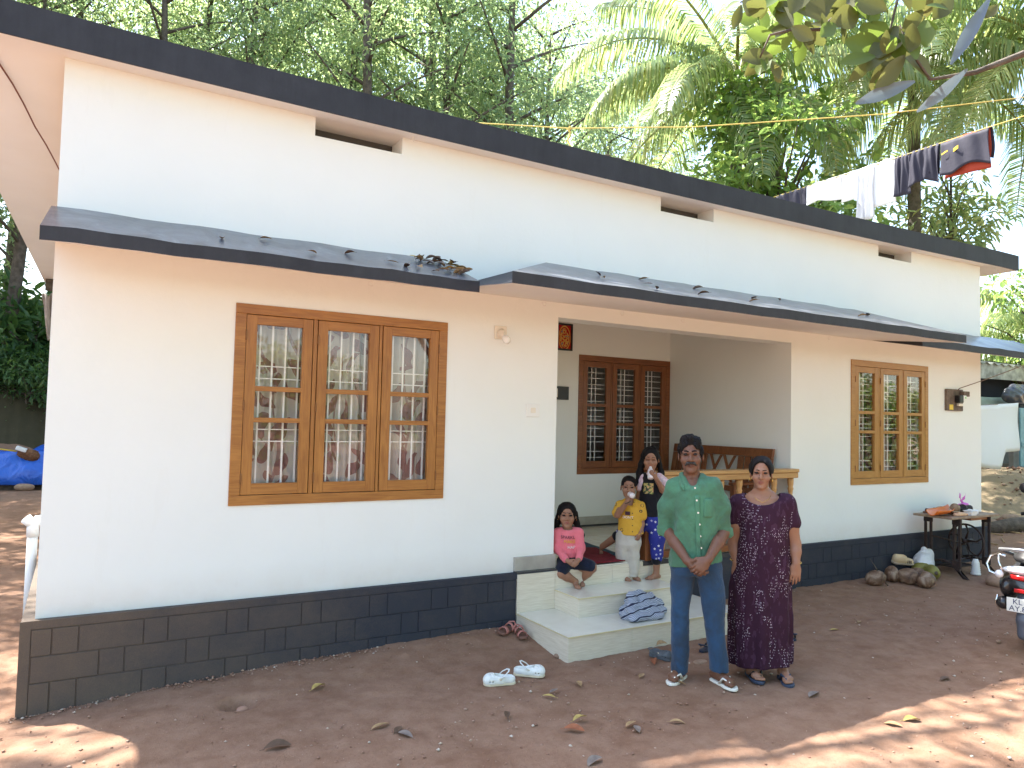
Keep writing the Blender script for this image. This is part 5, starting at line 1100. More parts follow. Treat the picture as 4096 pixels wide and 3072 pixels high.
t = thing('plastic_tub', 'small milky plastic food tub at the front of the table', 'tub', (9.20, -0.50, TZ)); obj('tub', MB().hexa([(-0.055,-0.04,0),(0.055,-0.04,0),(0.055,0.04,0),(-0.055,0.04,0),(-0.065,-0.048,0.05),(0.065,-0.048,0.05),(0.065,0.048,0.05),(-0.065,0.048,0.05)]), 'milky_plastic', t, bevel=0.006); obj('lid', MB().box(-0.069, 0.069, -0.052, 0.052, 0.0505, 0.058), 'milky_plastic', t, bevel=0.003)
F = Field((-0.16, -0.08, 0), (0.16, 0.08, 0.07), 0.006); F.ell((0, 0, 0.012), (0.13, 0.05, 0.028)); F.wrinkle(0.012, 55, 9); F.plane((0, 0, 0.002), (0, 0, -1)); o = F.obj('folded_rag', 'peach_cloth'); o.location = (9.05, -0.47, TZ); tag(o, 'peach coloured rag crumpled beside the plastic tub', 'rag')
F = Field((-0.10, -0.08, 0), (0.10, 0.08, 0.08), 0.006); F.ell((0, 0, 0.015), (0.075, 0.05, 0.045)); F.wrinkle(0.014, 70, 10); F.plane((0, 0, 0.002), (0, 0, -1)); o = F.obj('plastic_wrapper', 'milky_plastic'); o.location = (9.36, -0.44, TZ); tag(o, 'crumpled clear wrapper behind the plastic tub', 'wrapper')
# under and beside the table
w = NT('coconut_husk'); nz = w.noise(9, 6, dist=0.6, rough=0.7); w.base(w.ramp(nz, [(0.36, (0.075, 0.040, 0.024)), (0.52, (0.19, 0.11, 0.066)), (0.66, (0.34, 0.25, 0.18))])); w.set(Roughness=0.55, Specular_IOR_Level=0.4); w.bump(w.noise(40, 5), 0.3, 0.006)
mat('green_husk', (0.26, 0.24, 0.05), 0.45, var=0.4, scale=7)
def coconut(label, loc, rot, s, m):
    t = thing('coconut', label, 'coconut', loc); t.rotation_euler = rot; t.scale = (s, s, s)
    pr = [(0.0, -0.115), (0.03, -0.108), (0.065, -0.08), (0.085, -0.035), (0.09, 0.01), (0.082, 0.055), (0.058, 0.095), (0.025, 0.115), (0.0, 0.12)]; seg = 18; vs = []
    b = MB(); b.lathe(pr, seg=seg); b.v = [(x*(1+0.05*math.cos(3*math.atan2(y, x))), y*(1+0.05*math.cos(3*math.atan2(y, x))), z) for x, y, z in b.v]
    obj('husk', b, m, t, smooth=True); obj('stalk_cap', MB().lathe([(0.024, 0.108), (0.022, 0.120), (0.010, 0.128), (0.0, 0.129)], seg=9), 'bark', t); return t
for lb, (X, Y), rot, s, m in [('brown coconut lying alone by the plinth with a dry twig', (430, 1005), (1.4, 0.2, 0.9), 0.92, 'coconut_husk'), ('dark coconut at the wall behind the sneaker pile', (600, 960), (1.2, 0.5, 2.0), 0.9, 'coconut_husk'),
                              ('big smooth brown coconut in the middle of the pile', (765, 995), (1.5, 0.3, 0.2), 1.0, 'coconut_husk'), ('greyish coconut at the outer end of the pile', (950, 1030), (1.1, 0.9, 1.4), 0.98, 'coconut_husk'),
                              ('yellow-green coconut lying against the white bag', (1000, 945), (1.45, 0.4, -0.6), 0.95, 'green_husk'), ('olive coconut half hidden behind the pile', (900, 905), (1.5, 0.0, 0.8), 0.9, 'green_husk'), ('dark coconut wedged between the bigger ones', (850, 960), (1.3, 0.0, 0.3), 0.85, 'coconut_husk')]:
    p = floor_pt(*px(ZD, X, Y)); coconut(lb, (p[0], p[1]+0.05, gz(p[0], p[1]+0.05)+0.078*s), rot, s, m)
p = floor_pt(*px(ZD, 700, 890)); shoe('cream sneaker with dark stripes lying on the coconuts', (p[0]-0.05, p[1]+0.02, gz(p[0], p[1])+0.125), (0.35, 0.10, math.radians(-15)), 'shoe_cream', 'shoe_sole', 1.1, stripes=True)
w = NT('bag_film'); w.base(w.mix(w.noise(20, 4), (0.62, 0.64, 0.66), (0.80, 0.82, 0.84))); w.set(Roughness=0.35); w.bump(w.noise(22, 6, dist=2.0), 0.8, 0.02)
F = Field((-0.24, -0.2, -0.01), (0.24, 0.2, 0.34), 0.008); F.ell((0, 0, 0.11), (0.17, 0.12, 0.125), 0.02); F.ell((0.09, -0.02, 0.20), (0.07, 0.07, 0.07), 0.05); F.cap([(0.03, -0.02, 0.23), (0.02, 0, 0.28)], 0.02, 0.03); F.wrinkle(0.014, 30, 12); F.plane((0, 0, 0.002), (0, 0, -1))
p = floor_pt(*px(ZD, 880, 870)); o = F.obj('plastic_bag', 'bag_film'); o.location = (p[0], -0.20, gz(p[0], -0.2)); o.rotation_euler = (0, 0, 0.4); tag(o, 'full white plastic bag slumped against the plinth behind the coconuts', 'bag')
p = floor_pt(*px(ZD, 515, 1010)); tag(obj('dry_twig', MB().tube([(p[0], p[1], gz(p[0], p[1])+0.01), (p[0]-0.06, p[1]+0.04, -0.36), (p[0]-0.11, p[1]+0.08, -0.24), (p[0]-0.17, p[1]+0.10, -0.16)], [0.007, 0.006, 0.004, 0.002], 6), 'bark', smooth=True), 'thin dry twig leaning on the lone coconut by the plinth', 'twig')
t = thing('rope_spool', 'white bottle wound with cord under the sewing table', 'bottle', (9.38, -0.46, gz(9.38, -0.46)))
b = MB(); b.lathe([(0.05, 0), (0.055, 0.01)]+[(0.055-0.006*(k % 2)-0.0012*k, 0.02+0.012*k) for k in range(12)]+[(0.03, 0.17), (0.025, 0.19), (0.0, 0.192)], seg=16); obj('bottle', b, 'white_plastic', t, smooth=True); obj('cap', MB().lathe([(0.028, 0.19), (0.028, 0.21), (0.0, 0.212)], seg=14), 'black_plastic', t)

# ------------------------------------------------------------------ scooter parked at the right, rear wheel towards the yard
mat('scooter_paint', (0.022, 0.020, 0.022), 0.18, spec=0.6); mat('grey_paint', (0.09, 0.10, 0.125), 0.35); mat('silver_paint', (0.50, 0.50, 0.50), 0.25, metal=0.6); mat('tyre', (0.022, 0.022, 0.022), 0.85, bump=0.4); mat('red_lens', (0.42, 0.012, 0.012), 0.15, spec=0.7); mat('clear_lens', (0.75, 0.76, 0.78), 0.08, spec=0.8); mat('chrome', (0.75, 0.75, 0.75), 0.08, metal=1.0); mat('seat_vinyl', (0.03, 0.028, 0.028), 0.5, bump=0.1); mat('plate_white', (0.78, 0.78, 0.72), 0.4); mat('ink_blue', (0.02, 0.025, 0.10), 0.5); mat('amber_lens', (0.65, 0.22, 0.02), 0.15)
sp_ = at_depth(4095, 2416, 5.8); hd = math.atan2(0.44, 0.90)-0.28; gs = gz(sp_[0]+0.3, sp_[1]+0.1)
t = thing('parked_scooter', 'dark scooter with chrome guard parked on the earth right of the house', 'scooter', (sp_[0], sp_[1], gs), hd-math.pi/2)
# local frame: y forward, x right, origin under the number plate
def wheel(y, r):
    wv = obj('wheel', MB().tube([(0, y+r*0.62*math.cos(a), r+r*0.62*math.sin(a)) for a in np.linspace(0, 2*math.pi, 29)], 0.018, 8, cap=False), 'silver_paint', t, smooth=True)
    obj('tyre', MB().tube([(0, y+(r-0.045)*math.cos(a), r+(r-0.045)*math.sin(a)) for a in np.linspace(0, 2*math.pi, 33)], 0.045, 12, cap=False), 'tyre', wv, smooth=True)
    for k in range(5): a = k*1.2566; obj('spoke', MB().tube([(0, y, r), (0, y+r*0.6*math.cos(a), r+r*0.6*math.sin(a))], 0.016, 6), 'silver_paint', wv)
    return wv
wheel(0.32, 0.225); wheel(1.56, 0.225)
F = Field((-0.26, -0.06, 0.30), (0.26, 0.95, 0.82), 0.011)
F.cap([(0, 0.06, 0.56), (0, 0.40, 0.57), (0, 0.75, 0.52)], [0.11, 0.16, 0.14], 0.05); F.ell((0.13, 0.28, 0.50), (0.08, 0.30, 0.13), 0.05); F.ell((-0.13, 0.28, 0.50), (0.08, 0.30, 0.13), 0.05); F.plane((0, 0, 0.69), (0, 0, 1), 0.02); F.cap([(0, 0.30, 0.22), (0, 0.36, 0.26)], 0.24, 0.02, '-'); F.plane((0, 0.0, 0.6), (0, -1, 0.25), 0.02)
F.obj('body', 'scooter_paint', t)
F = Field((-0.17, 0.05, 0.66), (0.17, 0.95, 0.86), 0.010); F.cap([(0, 0.16, 0.73), (0, 0.5, 0.745), (0, 0.84, 0.715)], [0.085, 0.105, 0.085], 0.02); F.ell((0, 0.35, 0.72), (0.145, 0.30, 0.06), 0.03); F.plane((0, 0, 0.692), (0, 0, -1)); F.obj('seat', 'seat_vinyl', t)
obj('grab_rail', MB().tube([(-0.16, 0.42, 0.70), (-0.185, 0.15, 0.765), (-0.15, -0.03, 0.80), (0, -0.07, 0.815), (0.15, -0.03, 0.80), (0.185, 0.15, 0.765), (0.16, 0.42, 0.70)], 0.014, 10), 'silver_paint', t, smooth=True)
F = Field((-0.2, -0.10, 0.48), (0.2, 0.1, 0.72), 0.007); F.ell((0, 0.02, 0.64), (0.15, 0.06, 0.035)); F.obj('tail_lamp', 'clear_lens', t)
obj('red_lamp', MB().grid(lambda u, v: (-0.08+0.16*u, -0.052+0.03*(2*u-1)**2, 0.575+0.035*v), 10, 3), 'red_lens', t, smooth=True, solid=0.01)
for sx in (-1, 1): obj('indicator', MB().lathe([(0.0, -0.03), (0.028, -0.02), (0.032, 0.0), (0.02, 0.02)], (sx*0.16, -0.02, 0.60), 12, axis=1), 'clear_lens', t, smooth=True)
F = Field((-0.12, -0.06, 0.08), (0.12, 0.22, 0.56), 0.008); F.cap([(0, 0.16, 0.55), (0, 0.06, 0.42), (0, 0.0, 0.26), (0, -0.01, 0.15)], [0.06, 0.055, 0.05, 0.042], 0.02); F.plane((0, 0.03, 0.3), (0, 1, -0.25)); F.obj('mud_flap', 'grey_paint', t)
obj('reflector', MB().box(-0.055, 0.055, -0.040, -0.025, 0.475, 0.505), 'red_lens', t, bevel=0.004)
pl = obj('number_plate', MB().box(-0.103, 0.103, -0.050, -0.045, 0.325, 0.433), 'plate_white', t, bevel=0.004)
def text(body, size, loc, parent, m, rot=(math.pi/2, 0, 0), name='lettering', depth=0.0006, align='LEFT'):
    cu = bpy.data.curves.new(name, 'FONT'); cu.body = body; cu.size = size; cu.extrude = depth; cu.align_x = align
    o = bpy.data.objects.new(name, cu); COL.objects.link(o); dg = bpy.context.evaluated_depsgraph_get(); me = bpy.data.meshes.new_from_object(o.evaluated_get(dg)); bpy.data.objects.remove(o); bpy.data.curves.remove(cu)
    me.materials.clear(); me.materials.append(MATS[m]); o = link(name, me, parent, loc); o.rotation_euler = rot; return o
text('KL', 0.058, (-0.062, -0.0512, 0.386), pl, 'ink_blue'); text('AY.8', 0.058, (-0.086, -0.0512, 0.334), pl, 'ink_blue')
F = Field((-0.24, -0.05, 0.26), (-0.06, 0.45, 0.48), 0.007); F.cap([(-0.145, 0.02, 0.37), (-0.15, 0.36, 0.33)], [0.052, 0.045]); F.obj('exhaust', 'scooter_paint', t); obj('exhaust_shield', MB().tube([(-0.178, 0.0, 0.43), (-0.20, 0.01, 0.36), (-0.165, 0.01, 0.30)], 0.007, 8), 'chrome', t, smooth=True)
obj('chrome_guard', MB().tube([(-0.14, 0.0, 0.575), (-0.24, 0.02, 0.60), (-0.262, 0.03, 0.66), (-0.24, 0.05, 0.725), (-0.19, 0.06, 0.745), (-0.13, 0.03, 0.74)], 0.010, 10), 'chrome', t, smooth=True); obj('chrome_guard', MB().tube([(-0.19, 0.06, 0.745), (-0.175, 0.02, 0.69), (-0.145, 0.0, 0.62)], 0.009, 10), 'chrome', t, smooth=True)
F = Field((-0.24, 0.9, 0.2), (0.24, 1.5, 1.1), 0.012); F.cap([(0, 0.95, 0.28), (0, 1.28, 0.30)], [0.11, 0.12], 0.05); F.cap([(0, 1.30, 0.35), (0, 1.38, 0.65), (0, 1.33, 0.92)], [0.15, 0.14, 0.08], 0.06); F.obj('apron', 'scooter_paint', t)
obj('front_mudguard', MB().grid(lambda u, v: (0.07*(2*v-1), 1.56+0.265*math.cos(0.3+2.3*u), 0.225+0.265*math.sin(0.3+2.3*u)-0.02*(2*v-1)**2), 14, 5), 'scooter_paint', t, smooth=True, solid=0.006)
obj('fork', MB().tube([(0, 1.37, 0.70), (0.06, 1.50, 0.40), (0.06, 1.56, 0.225)], 0.018, 8), 'silver_paint', t, smooth=True)
obj('handlebar', MB().tube([(-0.33, 1.18, 0.98), (-0.14, 1.28, 1.01), (0.14, 1.28, 1.01), (0.33, 1.18, 0.98)], 0.016, 8), 'black_plastic', t, smooth=True)
for sx in (-1, 1):
    m_ = obj('mirror', MB().lathe([(0.0, -0.012), (0.045, -0.008), (0.05, 0.006), (0.0, 0.010)], (sx*0.30, 1.20, 1.22), 14, axis=1), 'black_plastic', t, smooth=True); obj('mirror_stalk', MB().tube([(sx*0.24, 1.22, 1.0), (sx*0.28, 1.21, 1.12), (sx*0.30, 1.20, 1.20)], 0.006, 6), 'black_plastic', m_)
obj('headlamp', MB().lathe([(0.0, 0.03), (0.06, 0.02), (0.07, -0.03), (0.04, -0.05)], (0, 1.40, 0.98), 16, axis=1), 'clear_lens', t, smooth=True)
obj('side_stand', MB().tube([(-0.10, 0.75, 0.22), (-0.22, 0.80, 0.0)], 0.012, 8), 'black_plastic', t, smooth=True)

# ------------------------------------------------------------------ ropes and washing on the flat roof
mat('yellow_rope', (0.66, 0.50, 0.14), 0.7); mat('cotton_white', (0.80, 0.80, 0.80), 0.9, bump=0.2, bscale=30); mat('black_jersey', (0.030, 0.028, 0.045), 0.75, bump=0.2, bscale=20); mat('red_cotton', (0.34, 0.045, 0.02), 0.85); mat('yellow_print', (0.75, 0.48, 0.04), 0.6); mat('thin_cotton', (0.60, 0.60, 0.62), 0.9)
ra = [at_depth(520*1.8517, 262*1.8517, 9.6), at_depth(1040*1.8517, 266*1.8517, 9.0), at_depth(1230*1.8517, 277*1.8517, 9.0), at_depth(1500*1.8517, 274*1.8517, 9.0), at_depth(1900*1.8517, 247*1.8517, 9.0), at_depth(2300*1.8517, 200*1.8517, 9.0)]
tag(obj('washing_rope', MB().tube(ra, 0.0065, 6), 'yellow_rope', smooth=True), 'yellow rope stretched empty across above the roof, knotted once', 'rope')
kn = ra[2]; tag(obj('rope_knot', MB().tube([kn+np.array(q)*0.8 for q in ((0,0,0.03),(0.03,0,0),(-0.03,0,-0.02),(0.02,0,-0.06),(0.0,0,-0.14),(-0.03,0,-0.20),(0.02,0,-0.26),(-0.05,0,-0.34),(-0.02,0,-0.40))], [0.012,0.016,0.018,0.014,0.010,0.012,0.010,0.012,0.008], 7), 'yellow_rope', smooth=True), 'knotted tail of yellow rope hanging from the empty line', 'rope')
LX = 10.6
def LP(u, v): return on(u*1.8517, v*1.8517, 0, LX)
la, lc = LP(1690, 420), LP(2135, 275)
def line_z(y): return la[2]+(lc[2]-la[2])*(y-la[1])/(lc[1]-la[1])
tag(obj('washing_line', MB().tube([(LX, 4.6, line_z(4.6)), (LX, la[1], la[2]), (LX, 1.5, line_z(1.5)-0.01), (LX, lc[1], lc[2]), (LX+0.3, -2.2, line_z(-2.2)+0.1)], 0.006, 6), 'yellow_rope', smooth=True), 'yellow washing line loaded with drying clothes above the roof end', 'rope')
for yy, nm in ((4.6, 'rear'),):
    tag(obj('line_post', MB().tube([(LX, yy, 3.6), (LX+0.01, yy, line_z(yy)+0.12)], [0.03, 0.025], 8), 'bark', smooth=True), 'wooden post on the roof holding the washing line', 'post')
zc = (3000, 400, 2.018)
def yat(X):
    """place along the line for a column of the enlargement"""
    f = (X-200)/(1890-200); u, v = px(zc, X, 770-555*f); return on(u, v, 0, LX)[1]
def hang(name, label, cat, X0, X1, drop, m, seed=0, back=0.8, waves=7, amp=0.022, off=0.0, parts=()):
    y0, y1 = yat(X0), yat(X1); r = np.random.default_rng(seed); ph = r.uniform(0, 6)
    def f(u, v):
        y = y0+(y1-y0)*u; z = line_z(y)+0.008
        s = (v-0.5)*2; dr = drop(u)*(1.0 if s < 0 else back)*abs(s)
        wv = amp*math.sin(u*waves+ph+1.2*math.sin(u*3+ph))*min(1, abs(s)*2.2)+0.4*amp*math.sin(u*waves*2.3+s*2)
        return (LX+(-0.012 if s < 0 else 0.012)*min(1, abs(s)*8)+wv+off*(-1 if s < 0 else 1), y+0.02*math.sin(u*9+s*4)*abs(s), z-dr+0.0*wv)
    o = obj(name, MB().grid(f, 36, 24), m, smooth=True, solid=0.003); tag(o, label, cat); return o
hang('hung_cloth', 'small striped dark cloth at the low end of the washing line', 'cloth', 215, 460, lambda u: 0.20+0.14*u, 'black_jersey', 1, waves=16)
hang('hung_cloth', 'short white cloth pegged between striped cloth and large sheet', 'cloth', 455, 742, lambda u: 0.36-0.04*math.sin(u*5), 'cotton_white', 2)
hang('hung_sheet', 'large white sheet hanging on the washing line', 'sheet', 745, 1172, lambda u: 0.46+0.22*sstep(0.2, 0.5, u), 'cotton_white', 3, waves=9)
hang('hung_cloth', 'thin grey vest hanging below the white sheet', 'cloth', 880, 1010, lambda u: 0.85, 'thin_cotton', 4, waves=18, off=0.02)
hang('hung_trousers', 'narrow black trousers hanging beside the white sheet', 'trousers', 1172, 1292, lambda u: 0.62, 'black_jersey', 5, waves=10)
hang('hung_shorts', 'black shorts with a cord on the washing line', 'shorts', 1288, 1530, lambda u: 0.55-0.10*math.sin(math.pi*u)+0.05*u, 'black_jersey', 6, waves=14, amp=0.03)
hang('hung_towel', 'red towel peeking out below the black shirt', 'towel', 1585, 1935, lambda u: 0.55+0.02*u, 'red_cotton', 7, waves=4, amp=0.012)
o = hang('hung_shirt', 'black shirt with yellow print at the high end of the line', 'shirt', 1556, 1945, lambda u: 0.47+0.04*math.sin(u*7)+0.06*abs(u-0.5), 'black_jersey', 8, waves=8, amp=0.024, off=0.045)
for (X, dz, sy, sz) in ((1600, 0.18, 0.09, 0.022), (1690, 0.17, 0.07, 0.05)):
    y = yat(X); obj('print', MB().grid(lambda u, v: (LX-0.095-0.004*math.sin(u*5), y-sy/2+sy*u, line_z(y)-dz-sz/2+sz*v-0.03*u), 6, 3), 'yellow_print', o)

# ------------------------------------------------------------------ behind the left corner: tarpaulin heap and broom
w = NT('blue_tarp'); w.base(w.mix(w.noise(2.5, 5), (0.012, 0.085, 0.50), (0.03, 0.16, 0.66))); w.set(Roughness=0.28, Specular_IOR_Level=0.6); w.bump(w.noise(3.2, 6, dist=1.5), 0.9, 0.06)
def tarp(u, v):
    x = -4.6+4.75*u; y = 13.9+1.5*v; e = min(1, 4.5*v)*min(1, (1-v)*7)*min(1, 9*(1-u))
    z = gz(x, 13.9)+0.13+0.98*e**0.6*(0.82+0.18*math.sin(x*2.1+0.6))+0.05*math.sin(x*5+y*4)+0.03*math.sin(x*11-y*7)
    if v == 0: z = gz(x, y)+0.12
    return (x, y+0.10*math.sin(x*3.1), z)
t = thing('tarpaulin_heap', 'bright blue tarpaulin draped over a heap below the cut bank', 'tarpaulin', (0, 0, 0)); obj('sheet', MB().grid(tarp, 70, 24), 'blue_tarp', t, smooth=True, solid=0.008)
obj('heap_base', MB().box(-4.4, 0.05, 14.05, 15.2, -0.62, -0.34), 'bark', t)
for i, (x, y) in enumerate([(-1.45, 13.75), (-0.75, 13.8), (-2.3, 13.8)]): stone(['pale block propping the edge of the tarpaulin', 'grey block under the tarpaulin edge toward the house', 'rough block at the far end of the tarpaulin edge'][i], (x, y, gz(x, y)+0.07), (0.20, 0.12, 0.10), 20+i)
bp = on(85, 1808, 1, 14.15)
mat('coir', (0.19, 0.085, 0.04), 0.95, var=0.5, scale=40); t = thing('broom', 'coir broom with white head lying on the blue tarpaulin', 'broom', (bp[0], 14.05, bp[2]-0.02)); 
F = Field((-0.3, -0.2, -0.25), (0.45, 0.2, 0.2), 0.016); F.cap([(0.02, 0, 0.0), (0.22, -0.02, -0.07)], [0.09, 0.13], 0.03); F.wrinkle(0.02, 40, 3, (0.4, 1, 1.5)); F.obj('bristles', 'coir', t)
obj('head', MB().box(-0.13, 0.08, -0.12, 0.10, 0.04, 0.13).xf(Matrix.Rotation(0.35, 4, 'Y')), 'white_plastic', t, bevel=0.02); obj('handle', MB().tube([(-0.08, 0, 0.04), (-0.9, 0.1, 0.16)], 0.016, 8), 'meter_label', t, smooth=True)

# ------------------------------------------------------------------ beyond the right corner: shed, sheets and boards
mat('shed_dark', (0.030, 0.034, 0.050), 0.9); mat('asbestos_pale', (0.50, 0.50, 0.44), 0.9, var=0.5, scale=6); mat('tarp_green', (0.40, 0.45, 0.36), 0.5, var=0.3, scale=4); mat('tarp_olive', (0.36, 0.34, 0.13), 0.6, var=0.3, scale=5); mat('black_film', (0.06, 0.06, 0.075), 0.25, spec=0.7); mat('turquoise_board', (0.25, 0.44, 0.46), 0.6, var=0.3, scale=8); mat('sheet_white', (0.82, 0.82, 0.80), 0.9)
def at_y(u, v, y): return on(u, v, 1, y)
t = thing('storage_shed', 'low shed with pale sheet roof and dark interior beyond the house', 'shed', (0, 0, 0))
YS = 4.2
a, c = at_y(3915, 1500, YS), at_y(4200, 1440, YS); obj('roof_edge', MB().grid(lambda u, v: (17.8+6*u, YS-0.05, 2.47+0.05*u+(0.36)*v+0.0*math.sin(u*90)), 12, 2), 'asbestos_pale', t, solid=0.03)
obj('roof_sheet', MB().grid(lambda u, v: (17.6+6.4*u, YS-0.1+3.2*v, 2.84+0.55*v+0.03*math.sin(u*120)), 120, 3), 'asbestos_pale', t, smooth=True, solid=0.012)
obj('back_wall', MB().box(17.8, 24, YS+0.5, YS+0.6, -0.3, 3.0), 'shed_dark', t); obj('low_wall', MB().box(17.8, 24, YS-0.02, YS+0.1, -0.5, 1.72), 'concrete', t)
for x in (17.9, 20.8, 23.6): obj('post', MB().box(x-0.05, x+0.05, YS+0.11, YS+0.21, -0.4, 2.8), 'bark', t)
t = thing('shed_tarpaulin', 'pale green tarpaulin laid over the shed wall', 'tarpaulin', (0, 0, 0)); obj('sheet', MB().grid(lambda u, v: (17.7+5.5*u, YS-0.12-0.15*(1-v)+0.03*math.sin(u*17), 1.55+0.52*v-0.04*math.sin(u*9)), 40, 6), 'tarp_green', t, smooth=True, solid=0.01)
for k, (x0, x1) in enumerate([(17.8, 18.9), (19.0, 20.1)]):
    tag(obj('hung_sack', MB().grid(lambda u, v: (x0+(x1-x0)*u, YS-0.35-0.05*math.sin(u*14), 1.16+0.55*v+0.05*math.sin(u*6+k)), 24, 6), 'tarp_olive', smooth=True, solid=0.01), ['olive sacking folded over the shed wall', 'yellowish sacking hung beside the black film'][k], 'sacking')
F = Field((-0.8, -0.3, -0.4), (0.8, 0.3, 0.4), 0.025); F.ell((0, 0, 0), (0.55, 0.18, 0.24)); F.wrinkle(0.07, 13, 6); o = F.obj('plastic_film', 'black_film', smooth_it=0); q = at_y(4065, 1585, YS-0.5); o.location = (q[0]+0.1, YS-0.5, q[2]); tag(o, 'bundle of black plastic film on the shed wall', 'film')
t = thing('white_sheet', 'large sunlit white sheet hung beside the shed', 'sheet', (0, 0, 0)); Y2 = 2.2
A_, B_, C_, D_ = at_y(3900, 1622, Y2), at_y(4070, 1612, Y2), at_y(4066, 1812, Y2), at_y(3900, 1855, Y2)
obj('cloth', MB().grid(lambda u, v: ((A_[0]*(1-u)+B_[0]*u), Y2+0.05*math.sin(u*6)+0.02*math.sin(v*5), (A_[2]*(1-u)+B_[2]*u)*(1-v)+v*np.interp(u, [0, 0.55, 0.62, 1.0], [D_[2]-0.05, D_[2]-0.12, C_[2]+0.02, C_[2]+0.05])), 30, 12), 'sheet_white', t, smooth=True, solid=0.01)
tag(obj('sheet_line', MB().tube([(A_[0]-2.0, Y2, A_[2]+0.02), tuple(A_), tuple(B_), (B_[0]+3, Y2, B_[2]+0.05)], 0.006, 6), 'grey_wire'), 'thin line carrying the large white sheet', 'rope')
for x in (A_[0]-2.0, B_[0]+3): tag(obj('sheet_post', MB().tube([(x, Y2, gz(x, Y2)-0.1), (x, Y2, A_[2]+0.15)], 0.035, 8), 'bark', smooth=True), 'post holding the line of the white sheet on the %s side' % ('house' if x < 14 else 'shed'), 'post')
t = thing('timber_door', 'pale turquoise board standing behind the white sheet', 'board', (0, 0, 0)); q = at_y(4078, 1640, 3.4); obj('panel', MB().box(q[0], q[0]+1.1, 3.38, 3.43, gz(q[0], 3.4), q[2]+0.05), 'turquoise_board', t, bevel=0.01); obj('cross_rail', MB().box(q[0]+0.02, q[0]+1.08, 3.36, 3.379, 0.9, 1.0), 'turquoise_board', t)
tag(obj('louvre_stack', MB().add([], []).box(q[0]-0.28, q[0]-0.04, 3.40, 3.5, gz(q[0], 3.4)-0.1, q[2]+0.08), 'concrete'), 'grey block pillar beside the turquoise board', 'pillar')
lg = floor_pt(4075, 2130); tag(obj('log', MB().tube([(lg[0]-0.6, lg[1]+0.2, gz(lg[0], lg[1])+0.07), (lg[0], lg[1]+0.05, gz(lg[0], lg[1])+0.11), (lg[0]+1.6, lg[1]-0.4, gz(lg[0], lg[1])+0.12)], [0.09, 0.13, 0.14], 10), 'bark', smooth=True), 'mossy log lying on the earth beyond the right corner', 'log')
for i, (u, v) in enumerate([(3960, 2110), (4040, 2080), (4010, 2015), (4085, 2020)]):
    q = floor_pt(u, v); stone(['whitish rag-like stone behind the table leg', 'broken stone beside the mossy log', 'half buried stone on the sunlit bank', 'rough stone high on the sunlit bank'][i], (q[0], q[1], gz(q[0], q[1])+0.05), (0.22, 0.14, 0.09), 30+i)
for i in range(12):
    r_ = np.random.default_rng(100+i); x, y = 11.4+2.2*r_.random(), 0.2+1.5*r_.random(); a = r_.uniform(0, 3.1); l_ = r_.uniform(0.15, 0.4)
    tag(obj('dry_stick', MB().tube([(x, y, gz(x, y)+0.015), (x+l_*math.cos(a), y+l_*math.sin(a), gz(x, y)+0.03)], 0.010, 5), 'leaf_tan'), 'dry stick in the litter beyond the right wall', 'stick', 'sticks beyond the right wall')
# ================================================================== PEOPLE
def skin_mat(name, rough=0.5):
    w = NT(name); at = w.n('Attribute'); at.attribute_name = 'paint'; tc = w.n('TexCoord').outputs['Object']
    c = w.mix(w.math('MULTIPLY', w.noise(35, 4, vec=tc), 0.30), at.outputs['Color'], (0.20, 0.07, 0.04)); w.base(c)
    w.set(Roughness=rough, Specular_IOR_Level=0.4, Subsurface_Weight=0.08, Subsurface_Scale=0.01); w.b.inputs['Subsurface Radius'].default_value = (1.0, 0.35, 0.2); w.bump(w.noise(320, 3, vec=tc), 0.12, 0.001)
skin_mat('skin')
w = NT('hair_black'); tc = w.n('TexCoord').outputs['Object']; mp = w.n('Mapping'); w.l(tc, mp.inputs[0]); mp.inputs['Scale'].default_value = (240, 240, 14)
nz = w.noise(1.0, 4, vec=mp.outputs[0]); w.base(w.mix(nz, (0.004, 0.0035, 0.004), (0.014, 0.012, 0.013))); w.set(Roughness=0.6, Specular_IOR_Level=0.12); w.bump(nz, 0.5, 0.003)
mat('hair_grey', (0.05, 0.045, 0.04), 0.6, col2=(0.012, 0.011, 0.012), scale=60); mat('eye_white', (0.62, 0.58, 0.54), 0.2); mat('eye_dark', (0.012, 0.007, 0.005), 0.12); mat('gold', (0.75, 0.48, 0.12), 0.25, metal=1.0); mat('bindi', (0.03, 0.005, 0.008), 0.5)

def cloth_mat(name, c1, c2, scale=6.0, weave=380, rough=0.9, c3=None, dist=0.6):
    w = NT(name); tc = w.n('TexCoord').outputs['Object']; n1 = w.noise(scale, 6, vec=tc, dist=dist, rough=0.65)
    st = [(0.32, c2), (0.66, c1)]
    if c3: st.append((0.80, c3))
    w.base(w.ramp(n1, st)); w.set(Roughness=rough, Specular_IOR_Level=0.15); w.b.inputs['Sheen Weight'].default_value = 0.15
    w.bump(w.math('ADD', w.math('MULTIPLY', w.noise(weave, 2, vec=tc), 0.4), w.math('MULTIPLY', w.noise(18, 5, vec=tc, dist=1.0), 2.2)), 0.45, 0.006); return w
cloth_mat('green_shirt', (0.080, 0.225, 0.135), (0.060, 0.115, 0.075), 4.5, c3=(0.14, 0.30, 0.20)); cloth_mat('blue_trousers', (0.026, 0.072, 0.150), (0.028, 0.042, 0.064), 4.0, c3=(0.042, 0.110, 0.215))
cloth_mat('pink_sweater', (0.78, 0.20, 0.24), (0.70, 0.155, 0.19), 8); cloth_mat('navy_shorts', (0.014, 0.020, 0.042), (0.010, 0.012, 0.022), 9, c3=(0.05, 0.085, 0.16))
